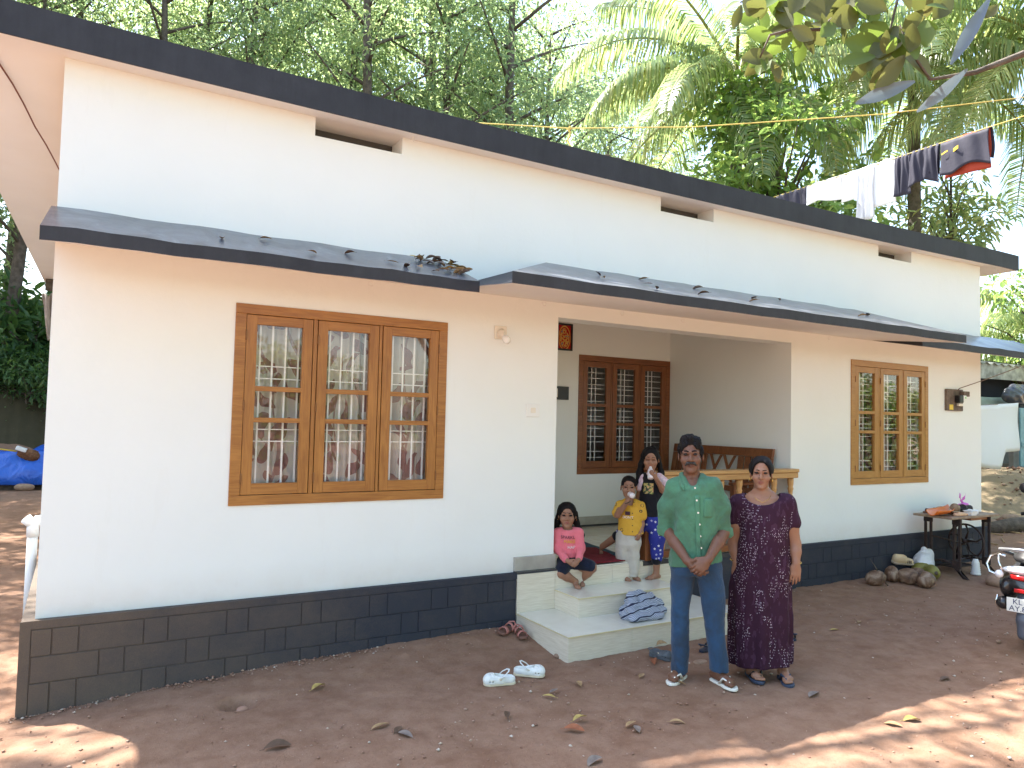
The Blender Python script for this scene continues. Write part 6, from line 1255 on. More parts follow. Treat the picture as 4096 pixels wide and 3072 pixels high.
cloth_mat('grey_pants', (0.56, 0.53, 0.46), (0.46, 0.43, 0.37), 7); cloth_mat('black_top', (0.014, 0.014, 0.018), (0.010, 0.010, 0.012), 9); cloth_mat('black_cuff', (0.012, 0.012, 0.018), (0.009, 0.009, 0.012), 9)
w = cloth_mat('pink_sleeve', (0.70, 0.42, 0.48), (0.72, 0.62, 0.64), 22)
w = NT('yellow_shirt'); tc = w.n('TexCoord').outputs['Object']; nz = w.noise(16, 3, vec=tc, dist=1.2); vo = w.n('TexVoronoi'); vo.inputs['Scale'].default_value = 17; w.l(tc, vo.inputs['Vector'])
ring = w.math('MULTIPLY', w.math('GREATER_THAN', vo.outputs['Distance'], 0.20), w.math('LESS_THAN', vo.outputs['Distance'], 0.30)); sc3 = w.n('SeparateColor'); w.l(vo.outputs['Color'], sc3.inputs[0])
w.base(w.mix(w.math('MULTIPLY', w.math('MULTIPLY', ring, w.math('GREATER_THAN', sc3.outputs[0], 0.55)), w.math('GREATER_THAN', nz, 0.45)), w.mix(nz, (0.56, 0.30, 0.025), (0.70, 0.40, 0.045)), (0.06, 0.04, 0.03))); w.set(Roughness=0.85)
# maroon night dress printed with clusters of short white dashes
w = NT('maroon_dress'); tc = w.n('TexCoord').outputs['Object']; mp = w.n('Mapping'); w.l(tc, mp.inputs[0]); mp.inputs['Scale'].default_value = (1.0, 0.7, 0.36)
vo = w.n('TexVoronoi'); vo.inputs['Scale'].default_value = 150; vo.inputs['Randomness'].default_value = 0.6; w.l(mp.outputs[0], vo.inputs['Vector']); dash = w.math('LESS_THAN', vo.outputs['Distance'], 0.25)
clus = w.math('GREATER_THAN', w.noise(9.5, 3, vec=mp.outputs[0], dist=0.8), 0.535); nb = w.noise(45, 4, vec=mp.outputs[0])
base = w.mix(w.noise(5, 5, vec=tc), (0.022, 0.007, 0.017), (0.046, 0.015, 0.033)); base = w.mix(w.math('MULTIPLY', w.math('GREATER_THAN', nb, 0.58), 0.28), base, (0.11, 0.05, 0.10))
w.base(w.mix(w.math('MULTIPLY', w.math('MULTIPLY', dash, clus), 0.9), base, (0.55, 0.46, 0.55))); w.set(Roughness=0.85, Specular_IOR_Level=0.2); w.bump(w.noise(300, 2, vec=tc), 0.2, 0.002)
# royal blue with white five-pointed stars
w = NT('star_pants'); tc = w.n('TexCoord').outputs['Object']; mp = w.n('Mapping'); w.l(tc, mp.inputs[0]); mp.inputs['Scale'].default_value = (1, 0.0, 1); vo = w.n('TexVoronoi'); vo.inputs['Scale'].default_value = 27; vo.inputs['Randomness'].default_value = 0.55; w.l(mp.outputs[0], vo.inputs['Vector'])
sv = w.n('VectorMath', operation='SCALE'); w.l(mp.outputs[0], sv.inputs[0]); sv.inputs['Scale'].default_value = 1.0; sb = w.n('VectorMath', operation='SUBTRACT'); w.l(sv.outputs[0], sb.inputs[0]); w.l(vo.outputs['Position'], sb.inputs[1]); s_ = w.n('SeparateXYZ'); w.l(sb.outputs[0], s_.inputs[0])
an = w.math('ARCTAN2', s_.outputs[0], s_.outputs[2]); ln = w.n('VectorMath', operation='LENGTH'); w.l(sb.outputs[0], ln.inputs[0]); rad = w.math('MULTIPLY', w.math('ADD', 1.0, w.math('MULTIPLY', w.math('COSINE', w.math('MULTIPLY', an, 5.0)), 0.42)), 0.0082)
w.base(w.mix(w.math('LESS_THAN', ln.outputs['Value'], rad), w.mix(w.noise(7, 4, vec=tc), (0.012, 0.016, 0.17), (0.022, 0.035, 0.30)), (0.72, 0.72, 0.78))); w.set(Roughness=0.8)

class Fig:
    """a person: root on the ground, local x to the viewer's right, local -y towards the camera, z up"""
    def __init__(s, root, label, group=None):
        s.R = np.array(root, float); d = CAM_POS[:2]-s.R[:2]; s.dep = float((s.R-CAM_POS)@CF); s.th = math.atan2(d[0], -d[1])
        s.ex = np.array([math.cos(s.th), math.sin(s.th), 0]); s.ey = np.array([-math.sin(s.th), math.cos(s.th), 0])
        s.o = thing('person', label, 'person', tuple(s.R), s.th); s.k = CAM_F/s.dep
    def p(s, z, X, Y, yo=0.0):
        q = ray(*px(z, X, Y)); t = (yo-(CAM_POS-s.R)@s.ey)/(q@s.ey); P = CAM_POS+q*t-s.R; return np.array([P@s.ex, P@s.ey, P[2]])
    def loc(s, P): P = np.array(P)-s.R; return np.array([P@s.ex, P@s.ey, P[2]])
    def r(s, z, w_): return w_/z[2]/s.k
def n_(v): v = np.array(v, float); return v/np.linalg.norm(v)
class Head:
    def __init__(s, c, sc, yaw=0.0, tilt=0.0, nod=0.0, wide=1.0):
        s.c = np.array(c); s.s = sc; s.M = np.array((Matrix.Rotation(yaw, 3, 'Z') @ Matrix.Rotation(tilt, 3, 'Y') @ Matrix.Rotation(nod, 3, 'X'))); s.w = wide
    def P(s, x, y, z): return s.c+s.M @ (np.array([x*s.w, y, z])*s.s)
    def inv(s, V): return ((V-s.c) @ s.M)/s.s/np.array([s.w, 1, 1])
    def build(s, F, child=False):
        e = lambda x, y, z, r3, k=0.012, op='+': F.ell(s.P(x, y, z), [q*s.s for q in (r3[0]*s.w, r3[1], r3[2])], k*s.s, op, s.M)
        c = lambda pts, r, k=0.01, op='+': F.cap([s.P(*q) for q in pts], [q*s.s for q in r] if not np.isscalar(r) else r*s.s, k*s.s, op)
        e(0, 0.016, 0.034, (0.076, 0.096, 0.084)); e(0, -0.022, -0.030, (0.063, 0.070, 0.078), 0.02); e(0, -0.035, -0.078, (0.046 if not child else 0.048, 0.050, 0.044), 0.03); e(0, -0.075, -0.107, (0.024, 0.018, 0.016), 0.025)
        for sx in (-1, 1):
            e(sx*0.042, -0.062, -0.030, (0.026, 0.024, 0.024), 0.025); e(sx*0.031, -0.098, 0.009, (0.020, 0.016, 0.013), 0.010, '-')
            e(sx*0.0315, -0.078, 0.009, (0.0165, 0.0125, 0.0125), 0.006); e(sx*0.0815, 0.018, -0.010, (0.010, 0.020, 0.032), 0.006); e(sx*0.0875, 0.016, -0.004, (0.005, 0.012, 0.018), 0.003, '-')
        c([(-0.046, -0.078, 0.026), (0, -0.090, 0.024), (0.046, -0.078, 0.026)], [0.010, 0.011, 0.010], 0.016); nl = 0.032 if not child else 0.022
        c([(0, -0.088, 0.014), (0, -0.096-0.3*nl, -0.016), (0, -0.092-0.55*nl, -0.030)], [0.0085, 0.0095, 0.0125], 0.010)
        for sx in (-1, 1): e(sx*0.0125, -0.097, -0.033, (0.0095, 0.011, 0.0085), 0.008)
        c([(-0.020, -0.086, -0.060), (0, -0.0965, -0.0565), (0.020, -0.086, -0.060)], [0.004, 0.0068, 0.004], 0.006); c([(-0.017, -0.085, -0.069), (0, -0.095, -0.0705), (0.017, -0.085, -0.069)], [0.004, 0.0075, 0.004], 0.006); c([(-0.022, -0.100, -0.0645), (0.022, -0.100, -0.0645)], 0.003, 0.003, '-')
    def paint(s, V, C, lip, brow_dark=None):
        q = s.inv(V); g = np.exp(-((q[:, 0]/0.021)**4+((q[:, 2]+0.0645)/0.0125)**4))*(q[:, 1] < -0.07); C = C*(1-g[:, None])+np.array(lip)*g[:, None]
        e_ = sum(np.exp(-(((q[:, 0]-sx*0.031)/0.021)**2+((q[:, 2]-0.006)/0.013)**2)) for sx in (-1, 1))*(q[:, 1] < -0.05)*0.30; return C*(1-e_[:, None]*np.array([0.8, 1.0, 1.0]))
    def eyes(s, par, closed=False, kohl=False):
        for sx in (-1, 1):
            if closed:
                obj('eyelid_line', MB().tube([s.P(sx*0.031+d, -0.0945+abs(d)*0.30, 0.004-0.004*math.cos(d*80)) for d in np.linspace(-0.016, 0.016, 7)], 0.0022*s.s, 6), 'eye_dark', par, smooth=True); continue
            c = s.P(sx*0.0315, -0.0845, 0.0085); b = MB(); R_ = Matrix(s.M.tolist())
            n = 12; vs = []; fs = []; mi = []
            for i in range(n+1):
                a = math.pi*i/n
                for k in range(n): t = 2*math.pi*k/n; vs.append(tuple(Vector(c)+R_ @ Vector((math.sin(a)*math.cos(t)*0.0155*s.s*s.w, -math.cos(a)*0.0130*s.s, math.sin(a)*math.sin(t)*0.0080*s.s))))
            for i in range(n):
                for k in range(n): fs.append((i*n+k, i*n+(k+1) % n, (i+1)*n+(k+1) % n, (i+1)*n+k)); mi.append(1 if i < 5 else 0)
            o_ = len(b.v); b.v += vs; b.f += fs; b.mi += mi; obj('eye', b, ['eye_white', 'eye_dark'], par, smooth=True)
            obj('eyelid_line', MB().tube([s.P(sx*0.0315+d, -0.0965+abs(d)*0.60, 0.0160-d*d*22) for d in np.linspace(-0.0175, 0.0175, 7)], (0.0030 if kohl else 0.0020)*s.s, 6), 'eye_dark', par, smooth=True)
            if kohl: obj('eyelid_line', MB().tube([s.P(sx*0.0315+d, -0.0955+abs(d)*0.55, 0.0012+d*d*14) for d in np.linspace(-0.016, 0.016, 7)], 0.0022*s.s, 6), 'eye_dark', par, smooth=True)
    def brows(s, par, th=0.0042, m='hair_black'):
        for sx in (-1, 1): obj('eyebrow', MB().tube([s.P(sx*x, y, z) for x, y, z in ((0.011, -0.0985, 0.0265), (0.024, -0.0965, 0.0325), (0.038, -0.089, 0.0325), (0.050, -0.078, 0.026))], [th*0.8*s.s, th*s.s, th*0.85*s.s, th*0.4*s.s], 7), m, par, smooth=True)
def hand(F, wr, d, n, thumb, s=1.0, curl=0.45, spread=1.0, k=0.004):
    wr = np.array(wr, float); d = n_(d); n = np.array(n, float); n = n_(n-d*(n@d)); t = np.cross(d, n); M = np.stack([t, d, n], 1)
    F.ell(wr+d*0.048*s, (0.040*s, 0.056*s, 0.016*s), 0.010*s, '+', M); F.cap([wr-d*0.01, wr+d*0.03*s], [0.024*s, 0.022*s], 0.014*s)
    for i, (o, L) in enumerate(((0.030, 0.068), (0.0105, 0.078), (-0.0095, 0.073), (-0.029, 0.056))):
        b = wr+d*(0.092-0.006*abs(i-1.2))*s+t*o*thumb*s*spread; pts = [b-d*0.02*s, b]; a = 0.0; p = b
        for j, f in enumerate((0.44, 0.32, 0.24)): a += curl*(0.75+0.35*j); p = p+(d*math.cos(a)+n*math.sin(a)+t*thumb*o*1.5)*L*f*s; pts.append(p)
        F.cap(pts, [0.0095*s, 0.0092*s, 0.0085*s, 0.0078*s, 0.0065*s], k*s)
    b = wr+d*0.022*s+t*thumb*0.026*s; q = b+n_(d*0.75+t*thumb*0.62+n*0.35)*0.042*s; F.cap([b, q, q+n_(d*0.95+t*thumb*0.15+n*0.35)*0.032*s], [0.0135*s, 0.0105*s, 0.0075*s], 0.008*s)
def foot(F, ank, d, L, g, inner=1, w_=1.0, k=0.012):
    """bare foot under the ankle, toes along d on ground height g; inner: side (+1 left of d) of the big toe"""
    ank = np.array(ank, float); d = n_(np.array([d[0], d[1], 0])); sd = np.array([-d[1], d[0], 0])*inner; r = 0.030*L/0.25*w_
    base = np.array([ank[0], ank[1], g]); h = base-d*L*0.17+np.array([0, 0, r]); m = base+d*L*0.22+np.array([0, 0, r*0.95]); b = base+d*L*0.47+np.array([0, 0, r*0.72])
    F.cap([h, m, b], [r, r*1.02, r*0.75], k); F.cap([ank, base+d*L*0.05+np.array([0, 0, r*1.4])], [r*0.95, r], 0.02); F.cap([base+d*L*0.03+np.array([0, 0, r*2.1]), base+d*L*0.40+np.array([0, 0, r*0.95])], [r*0.85, r*0.6], 0.02)
    F.cap([b+sd*L*0.085, b-sd*L*0.10-d*L*0.05], r*0.68, 0.014)
    for i, (o, l_, rr) in enumerate(((0.115, 0.175, 0.46), (0.055, 0.165, 0.36), (0.005, 0.145, 0.34), (-0.045, 0.12, 0.32), (-0.09, 0.095, 0.30))):
        q = b+sd*L*o; q[2] = g+r*rr*1.05; F.cap([q-d*L*0.02, q+d*L*l_], [r*rr, r*rr*0.92], 0.003)
def skin_paint(col, heads=(), lip=None, var=0.06):
    def f(V):
        C = np.tile(np.array(col), (len(V), 1))*(1+var*noise3(V, 9.0, 2))[:, None]
        for h in heads: C = h.paint(V, C, lip)
        return C
    return f
def chain(f, z, *pts): return [f.p(z, *q) for q in pts]

# ------------------------------------------------------------------ the man in the green shirt
rt = floor_pt(*px(ZA, 935, 1555)); rt[2] = gz(rt[0], rt[1])
f = Fig(rt, 'man in faded green shirt and blue trousers standing with hands clasped'); Z = ZA; P = lambda X, Y, yo=0.0: f.p(Z, X, Y, yo); r_ = lambda w_: f.r(Z, w_)
hd_ = Head(P(884, 246, -0.01), 0.985, yaw=0.0, tilt=-0.04)
F = Field((-0.34, -0.34, -0.01), (0.38, 0.24, 1.72), 0.0052)
hd_.build(F); F.cap([P(888, 305, 0.02), P(892, 392, 0.02)], [0.052, 0.060], 0.03)
rows = [(385, 893, 50, .060), (430, 903, 98, .092), (520, 906, 106, .104), (640, 910, 114, .104), (760, 913, 116, .098), (860, 912, 110, .088)]
F.col([P(q[1], q[0])[2] for q in rows], [P(q[1], q[0])[0] for q in rows], 0.01, [r_(q[2]) for q in rows], [q[3] for q in rows], 0.03)
eL, eR = P(742, 672, 0.03), P(1082, 680, 0.03); wL, wR = P(866, 858, -0.165), P(985, 848, -0.19)
F.cap([P(800, 432), P(752, 560, 0.02), eL], [0.045, 0.042, 0.040], 0.03); F.cap([P(1008, 432), P(1058, 560, 0.02), eR], [0.045, 0.042, 0.040], 0.03)
F.cap([eL, eL*0.6+wL*0.4, wL], [0.041, 0.042, 0.026], 0.015); F.cap([eR, eR*0.6+wR*0.4, wR], [0.041, 0.042, 0.026], 0.015)
hand(F, wL, P(930, 915, -0.20)-wL, (0.25, 0.85, 0.3), 1, 1.02, 0.55); hand(F, wR, P(918, 912, -0.235)-wR, (-0.2, 0.9, -0.2), -1, 1.02, 0.75)
aL, aR = P(826, 1497, 0.02), P(1040, 1492, 0.02); g_ = 0.020
for hp, kn, an in ((P(842, 900), P(824, 1165, -0.01), aL), (P(988, 900), P(1016, 1170, -0.01), aR)): F.cap([hp, kn, an], [0.055, 0.040, 0.034], 0.03)
foot(F, aL, (-0.40, -0.92), 0.245, g_, 1); foot(F, aR, (0.66, -0.75), 0.245, g_, -1)
F.obj('body', 'skin', f.o, skin_paint((0.145, 0.070, 0.042), [hd_], (0.075, 0.028, 0.024)))
hd_.eyes(f.o); hd_.brows(f.o, 0.0050)
h = Field(hd_.c-0.16, hd_.c+0.18, 0.005); h.ell(hd_.P(0, 0.020, 0.045), (0.083, 0.101, 0.088), 0, '+', hd_.M); h.ell(hd_.P(0, 0.012, 0.098), (0.060, 0.072, 0.042), 0.03); h.cap([hd_.P(-0.045, -0.02, 0.100), hd_.P(0.0, -0.050, 0.115), hd_.P(0.05, -0.03, 0.098)], 0.022, 0.02)
h.ell(hd_.P(0, -0.100, -0.040), (0.071, 0.088, 0.122), 0.006, '-', hd_.M); h.plane(hd_.P(0, 0.02, -0.045), hd_.M @ np.array([0, -0.55, -1]), 0.01)
for sx in (-1, 1): h.ell(hd_.P(sx*0.085, 0.0, -0.03), (0.03, 0.045, 0.05), 0.006, '-')
for sx in (-1, 1): h.cap([hd_.P(sx*0.0765, -0.022, 0.045), hd_.P(sx*0.0765, -0.020, -0.012)], [0.011, 0.006], 0.006)
h.wrinkle(0.006, 110, 4); h.wrinkle(0.004, 240, 5); h.obj('hair', 'hair_black', f.o, smooth_it=0)
m_ = Field(hd_.P(0, -0.08, -0.05)-0.06, hd_.P(0, -0.08, -0.05)+0.06, 0.0028); m_.cap([hd_.P(-0.037, -0.080, -0.066), hd_.P(-0.022, -0.097, -0.053), hd_.P(0, -0.104, -0.0485), hd_.P(0.022, -0.097, -0.053), hd_.P(0.037, -0.080, -0.066)], [0.006, 0.0095, 0.0085, 0.0095, 0.006], 0.004); m_.wrinkle(0.002, 300, 8, (1, 1, 0.4)); m_.obj('moustache', 'hair_grey', f.o)
# shirt
S_ = Field((-0.36, -0.20, 0.70), (0.38, 0.22, 1.52), 0.0055)
rows = [(378, 894, 56, .070), (405, 899, 92, .096), (440, 903, 113, .114), (520, 906, 124, .124), (640, 910, 130, .121), (760, 913, 139, .126), (850, 912, 150, .132), (930, 912, 154, .136)]
S_.col([P(q[1], q[0])[2] for q in rows], [P(q[1], q[0])[0] for q in rows], 0.008, [r_(q[2]) for q in rows], [q[3] for q in rows], 0.035, fold=lambda a, z: 0.012*np.sin(a*9+z*14)*np.clip((1.25-z)*2, 0, 1))
S_.cap([P(855, 395, 0.015), P(795, 425, 0.01), P(750, 545, 0.02), P(739, 690, 0.03)], [0.046, 0.055, 0.056, 0.057], 0.03); S_.cap([P(935, 395, 0.015), P(1013, 427, 0.01), P(1060, 545, 0.02), P(1077, 698, 0.03)], [0.046, 0.055, 0.055, 0.051], 0.03)
for c_, rc in ((P(739, 680, 0.03), 0.0575), (P(1077, 688, 0.03), 0.0525)):
    c_ = np.array(c_); S_.col([c_[2]-0.022, c_[2]+0.030], c_[0], c_[1], rc+0.004, rc+0.004, 0.003)
for c_ in (P(739, 697, 0.03), P(1077, 704, 0.03)): S_.cap([c_+np.array([0, 0, -0.065]), c_+np.array([0, 0, -0.068])], 0.060, 0.0, '-')
S_.wrinkle(0.0085, 26, 21, (1, 1, 0.8)); S_.wrinkle(0.0042, 70, 22, (1, 1, 0.6))
nk = P(892, 388, 0.02); S_.cap([nk+np.array([0, 0, -0.05]), nk+np.array([0, -0.01, 0.12])], [0.058, 0.058], 0.004, '-'); S_.cap([P(893, 345, -0.05), P(896, 385, -0.085), P(900, 420, -0.115), P(905, 452, -0.135)], [0.060, 0.046, 0.026, 0.008], 0.005, '-')
zc_ = P(905, 872)[2]; S_.plane((P(905, 872)[0], 0, zc_), (0.16, 0, -1)); 
sh = S_.obj('shirt', 'green_shirt', f.o)
co = Field(nk-0.16, nk+0.14, 0.004)
for sx in (-1, 1): co.cap([nk+np.array([0, 0.080, 0.040]), nk+np.array([sx*0.070, 0.035, 0.030]), nk+np.array([sx*0.078, -0.035, 0.004]), nk+np.array([sx*0.062, -0.100, -0.040]), nk+np.array([sx*0.052, -0.122, -0.062])], [0.015, 0.016, 0.016, 0.013, 0.006], 0.010)
co.cap([P(893, 345, -0.05), P(896, 385, -0.085), P(900, 420, -0.115), P(905, 450, -0.14)], [0.052, 0.040, 0.022, 0.005], 0.003, '-'); co.wrinkle(0.003, 60, 5); co.obj('collar', 'green_shirt', sh)
def front_y(x, z, rows_, cy=0.008):
    zz = [P(q[1], q[0])[2] for q in rows_]; o = np.argsort(zz); cx = np.interp(z, np.array(zz)[o], np.array([P(q[1], q[0])[0] for q in rows_])[o]); rx = np.interp(z, np.array(zz)[o], np.array([r_(q[2]) for q in rows_])[o]); ry = np.interp(z, np.array(zz)[o], np.array([q[3] for q in rows_])[o]); return cy-ry*math.sqrt(max(0.02, 1-((x-cx)/rx)**2))
for X, Y in ((910, 428), (920, 497), (928, 567), (936, 633), (940, 700), (945, 765)):
    q = P(X, Y); obj('button', MB().lathe([(0.0065, 0), (0.006, 0.004), (0.0, 0.005)], (q[0], front_y(q[0], q[2], rows)-0.008, q[2]), 10, axis=1), 'cream_plastic', sh)
obj('placket', MB().grid(lambda u, v: (P(922, 470+390*v)[0]+(u-0.5)*0.030+0.012*v, front_y(P(922, 470+390*v)[0]+(u-0.5)*0.030, P(922, 470+390*v)[2], rows)-0.005, P(922, 470+390*v)[2]), 4, 16), 'green_shirt', sh, smooth=True, solid=0.004)
p0, p1_ = P(962, 490), P(1035, 600); obj('pocket', MB().grid(lambda u, v: (p0[0]+(p1_[0]-p0[0])*u, front_y(p0[0]+(p1_[0]-p0[0])*u, p1_[2]+(p0[2]-p1_[2])*v, rows)-0.004-0.002*math.sin(v*3), p1_[2]+(p0[2]-p1_[2])*v-(0.010*abs(u-0.5)*-1 if v == 0 else 0)), 8, 8), 'green_shirt', sh, smooth=True, solid=0.004)
# trousers
T_ = Field((-0.30, -0.20, 0.03), (0.36, 0.22, 1.02), 0.0055)
T_.col([P(912, y)[2] for y in (815, 860, 900, 930)], P(912, 900)[0], 0.005, [r_(128), r_(138), r_(140), r_(118)], [.100, .108, .108, .09], 0.04)
lg = [(850, 850, 74, .095), (900, 842, 78, .100), (1000, 834, 71, .092), (1100, 826, 58, .078), (1180, 822, 51, .070), (1300, 822, 48, .068), (1420, 822, 48, .070), (1500, 822, 47, .072)]
T_.col([P(q[1], q[0])[2] for q in lg], [P(q[1], q[0])[0] for q in lg], 0.004, [r_(q[2]) for q in lg], [q[3] for q in lg], 0.03, fold=lambda a, z: 0.03*np.sin(a*5+z*38)*np.clip((0.28-z)*4, 0, 1)+0.015*np.sin(a*4+z*9))
lg = [(850, 980, 74, .095), (900, 988, 78, .100), (1000, 1000, 75, .092), (1100, 1012, 66, .080), (1180, 1020, 60, .072), (1300, 1032, 54, .070), (1420, 1042, 54, .072), (1488, 1046, 54, .074)]
T_.col([P(q[1], q[0])[2] for q in lg], [P(q[1], q[0])[0] for q in lg], 0.004, [r_(q[2]) for q in lg], [q[3] for q in lg], 0.03, fold=lambda a, z: 0.03*np.sin(a*5+z*36+1)*np.clip((0.28-z)*4, 0, 1)+0.015*np.sin(a*4+z*8+2))
T_.wrinkle(0.007, 22, 31, (1, 1, 0.7)); T_.wrinkle(0.0025, 60, 32); T_.obj('trousers', 'blue_trousers', f.o)
mat('white_rubber', (0.76, 0.74, 0.66), 0.5); mat('blue_rubber', (0.035, 0.05, 0.085), 0.5)
def flipflop(par, ank, d, L, m, inner, strap=None):
    d = n_((d[0], d[1], 0)); sd = np.array([-d[1], d[0], 0])*inner; b = np.array([ank[0], ank[1], 0.0]); out = [(-0.24, 0.0), (-0.21, 0.11), (-0.05, 0.135), (0.20, 0.135), (0.45, 0.185), (0.62, 0.165), (0.73, 0.08), (0.75, 0.02), (0.70, -0.08), (0.58, -0.165), (0.40, -0.19), (0.20, -0.15), (-0.05, -0.135), (-0.21, -0.11)]
    poly = [tuple((b+d*L*u+sd*L*v)[:2]) for u, v in out]; t_ = obj('flip_flop', MB().prism(poly, 0.001, 0.021), m, par, bevel=0.005)
    post = b+d*L*0.585+sd*L*0.075+np.array([0, 0, 0.03]); top = post+np.array([0, 0, 0.016])-d*0.012
    for s_ in (1, -1):
        e_ = b+d*L*0.22+sd*L*0.145*s_+np.array([0, 0, 0.022]); mid = (top+e_)/2+np.array([0, 0, 0.030])+sd*L*0.05*s_; obj('strap', MB().tube([post+np.array([0, 0, -0.012]), top, mid, e_], [0.005, 0.008, 0.010, 0.011], 8, sq=0.6), strap or m, t_, smooth=True)
flipflop(f.o, aL, (-0.40, -0.92), 0.245, 'white_rubber', 1); flipflop(f.o, aR, (0.66, -0.75), 0.245, 'white_rubber', -1)

# ------------------------------------------------------------------ the woman in the maroon dress
rt = floor_pt(*px(ZA, 1335, 1530)); rt[2] = gz(rt[0], rt[1])
f = Fig(rt, 'woman in long maroon printed dress standing beside the man')
hd_ = Head(P(1291, 352, -0.01), 0.875, tilt=0.0)
F = Field((-0.30, -0.30, -0.01), (0.30, 0.24, 1.55), 0.0052)
hd_.build(F); F.cap([P(1291, 405, 0.02), P(1294, 480, 0.015)], [0.046, 0.056], 0.03)
F.cap([P(1240, 492, 0.01), P(1294, 478, 0.01), P(1348, 490, 0.01)], [0.045, 0.055, 0.045], 0.03)
rows = [(490, 1296, 95, .075), (540, 1302, 125, .100), (620, 1306, 124, .115), (720, 1308, 128, .12), (900, 1298, 140, .125), (1000, 1290, 140, .125)]
F.col([P(q[1], q[0])[2] for q in rows], [P(q[1], q[0])[0] for q in rows], 0.01, [r_(q[2]) for q in rows], [q[3] for q in rows], 0.03)
for sh_, el, wr, th, in ((P(1165, 525), P(1131, 752, 0.03), P(1148, 872, -0.02), 1), (P(1437, 522), P(1487, 757, 0.03), P(1492, 872, -0.02), -1)):
    F.cap([sh_, sh_*0.45+el*0.55, el], [0.052, 0.046, 0.038], 0.03); F.cap([el, el*0.6+wr*0.4, wr], [0.039, 0.038, 0.024], 0.015); hand(F, wr, (0.05*th, -0.10, -1), (0.15*th, 1, 0), th, 0.92, 0.28)
aL, aR = P(1232, 1492, -0.03), P(1415, 1470, -0.01)
for hp, an in ((P(1240, 950), aL), (P(1360, 950), aR)): F.cap([hp, an], [0.08, 0.034], 0.03)
foot(F, aL, (0.42, -0.90), 0.228, 0.020, 1); foot(F, aR, (0.30, -0.95), 0.228, 0.020, -1)
F.obj('body', 'skin', f.o, skin_paint((0.30, 0.155, 0.095), [hd_], (0.21, 0.065, 0.055)))
hd_.eyes(f.o); hd_.brows(f.o, 0.0036)
h = Field(hd_.c-0.16, hd_.c+0.16, 0.005); h.ell(hd_.P(0, 0.024, 0.040), (0.084, 0.103, 0.090), 0, '+', hd_.M); h.ell(hd_.P(0, 0.10, -0.01), (0.055, 0.05, 0.055), 0.03); h.ell(hd_.P(0, -0.098, -0.026), (0.068, 0.088, 0.112), 0.012, '-', hd_.M)
for sx in (-1, 1): h.ell(hd_.P(sx*0.088, 0.0, -0.045), (0.025, 0.04, 0.045), 0.006, '-')
h.plane(hd_.P(0, 0.02, -0.065), hd_.M @ np.array([0, -0.6, -1]), 0.01); h.wrinkle(0.003, 120, 4, (1, 1, 0.4)); h.obj('hair', 'hair_black', f.o)
for sx in (-1, 1): obj('earring', MB().tube([hd_.P(sx*0.084, 0.005, -0.040), hd_.P(sx*0.086, 0.002, -0.062)], [0.003, 0.005], 8), 'gold', f.o, smooth=True)
D_ = Field((-0.32, -0.24, 0.02), (0.34, 0.26, 1.32), 0.006)
rows = [(478, 1297, 92, .085), (505, 1300, 128, .105), (545, 1303, 140, .122), (620, 1307, 137, .136), (720, 1310, 141, .138), (850, 1300, 158, .142), (1000, 1286, 170, .150), (1200, 1282, 176, .155), (1400, 1284, 172, .158), (1495, 1290, 166, .158)]
D_.col([P(q[1], q[0])[2] for q in rows], [P(q[1], q[0])[0] for q in rows], 0.012, [r_(q[2]) for q in rows], [q[3] for q in rows], 0.03, fold=lambda a, z: (0.055*np.sin(a*8+0.8*np.sin(z*3))+0.03*np.sin(a*13+2))*np.clip((0.95-z)*1.3, 0, 1))
D_.cap([P(1235, 497, 0.01), P(1164, 527, 0.01), P(1142, 622, 0.02)], [0.048, 0.064, 0.062], 0.035); D_.cap([P(1355, 497, 0.01), P(1437, 524, 0.01), P(1470, 636, 0.02)], [0.048, 0.062, 0.060], 0.035)
D_.wrinkle(0.0045, 24, 41); D_.ell(P(1294, 462, -0.03), (r_(100), 0.16, r_(74)), 0.008, '-'); D_.cap([P(1294, 470, 0.05), P(1294, 400, 0.05)], 0.062, 0.006, '-')
D_.plane((P(1300, 1478)[0], 0, P(1300, 1478)[2]+0.035), (0.10, 0, -1)); 
dr = D_.obj('dress', 'maroon_dress', f.o)
for q in (P(1141, 846, 0.0), P(1491, 864, 0.0)): obj('bangle', MB().tube([q+np.array([0.034*math.cos(a), 0.034*math.sin(a), 0.006*math.sin(a)]) for a in np.linspace(0, 2*math.pi, 25)], 0.0035, 7, cap=False), 'gold', f.o, smooth=True)
obj('necklace', MB().tube([P(1238, 470, -0.02), P(1262, 500, -0.075), P(1300, 520, -0.09), P(1335, 500, -0.075), P(1352, 470, -0.02)], 0.0016, 5), 'gold', f.o, smooth=True)
flipflop(f.o, aL, (0.42, -0.90), 0.228, 'blue_rubber', 1, 'black_plastic'); flipflop(f.o, aR, (0.30, -0.95), 0.228, 'blue_rubber', -1)

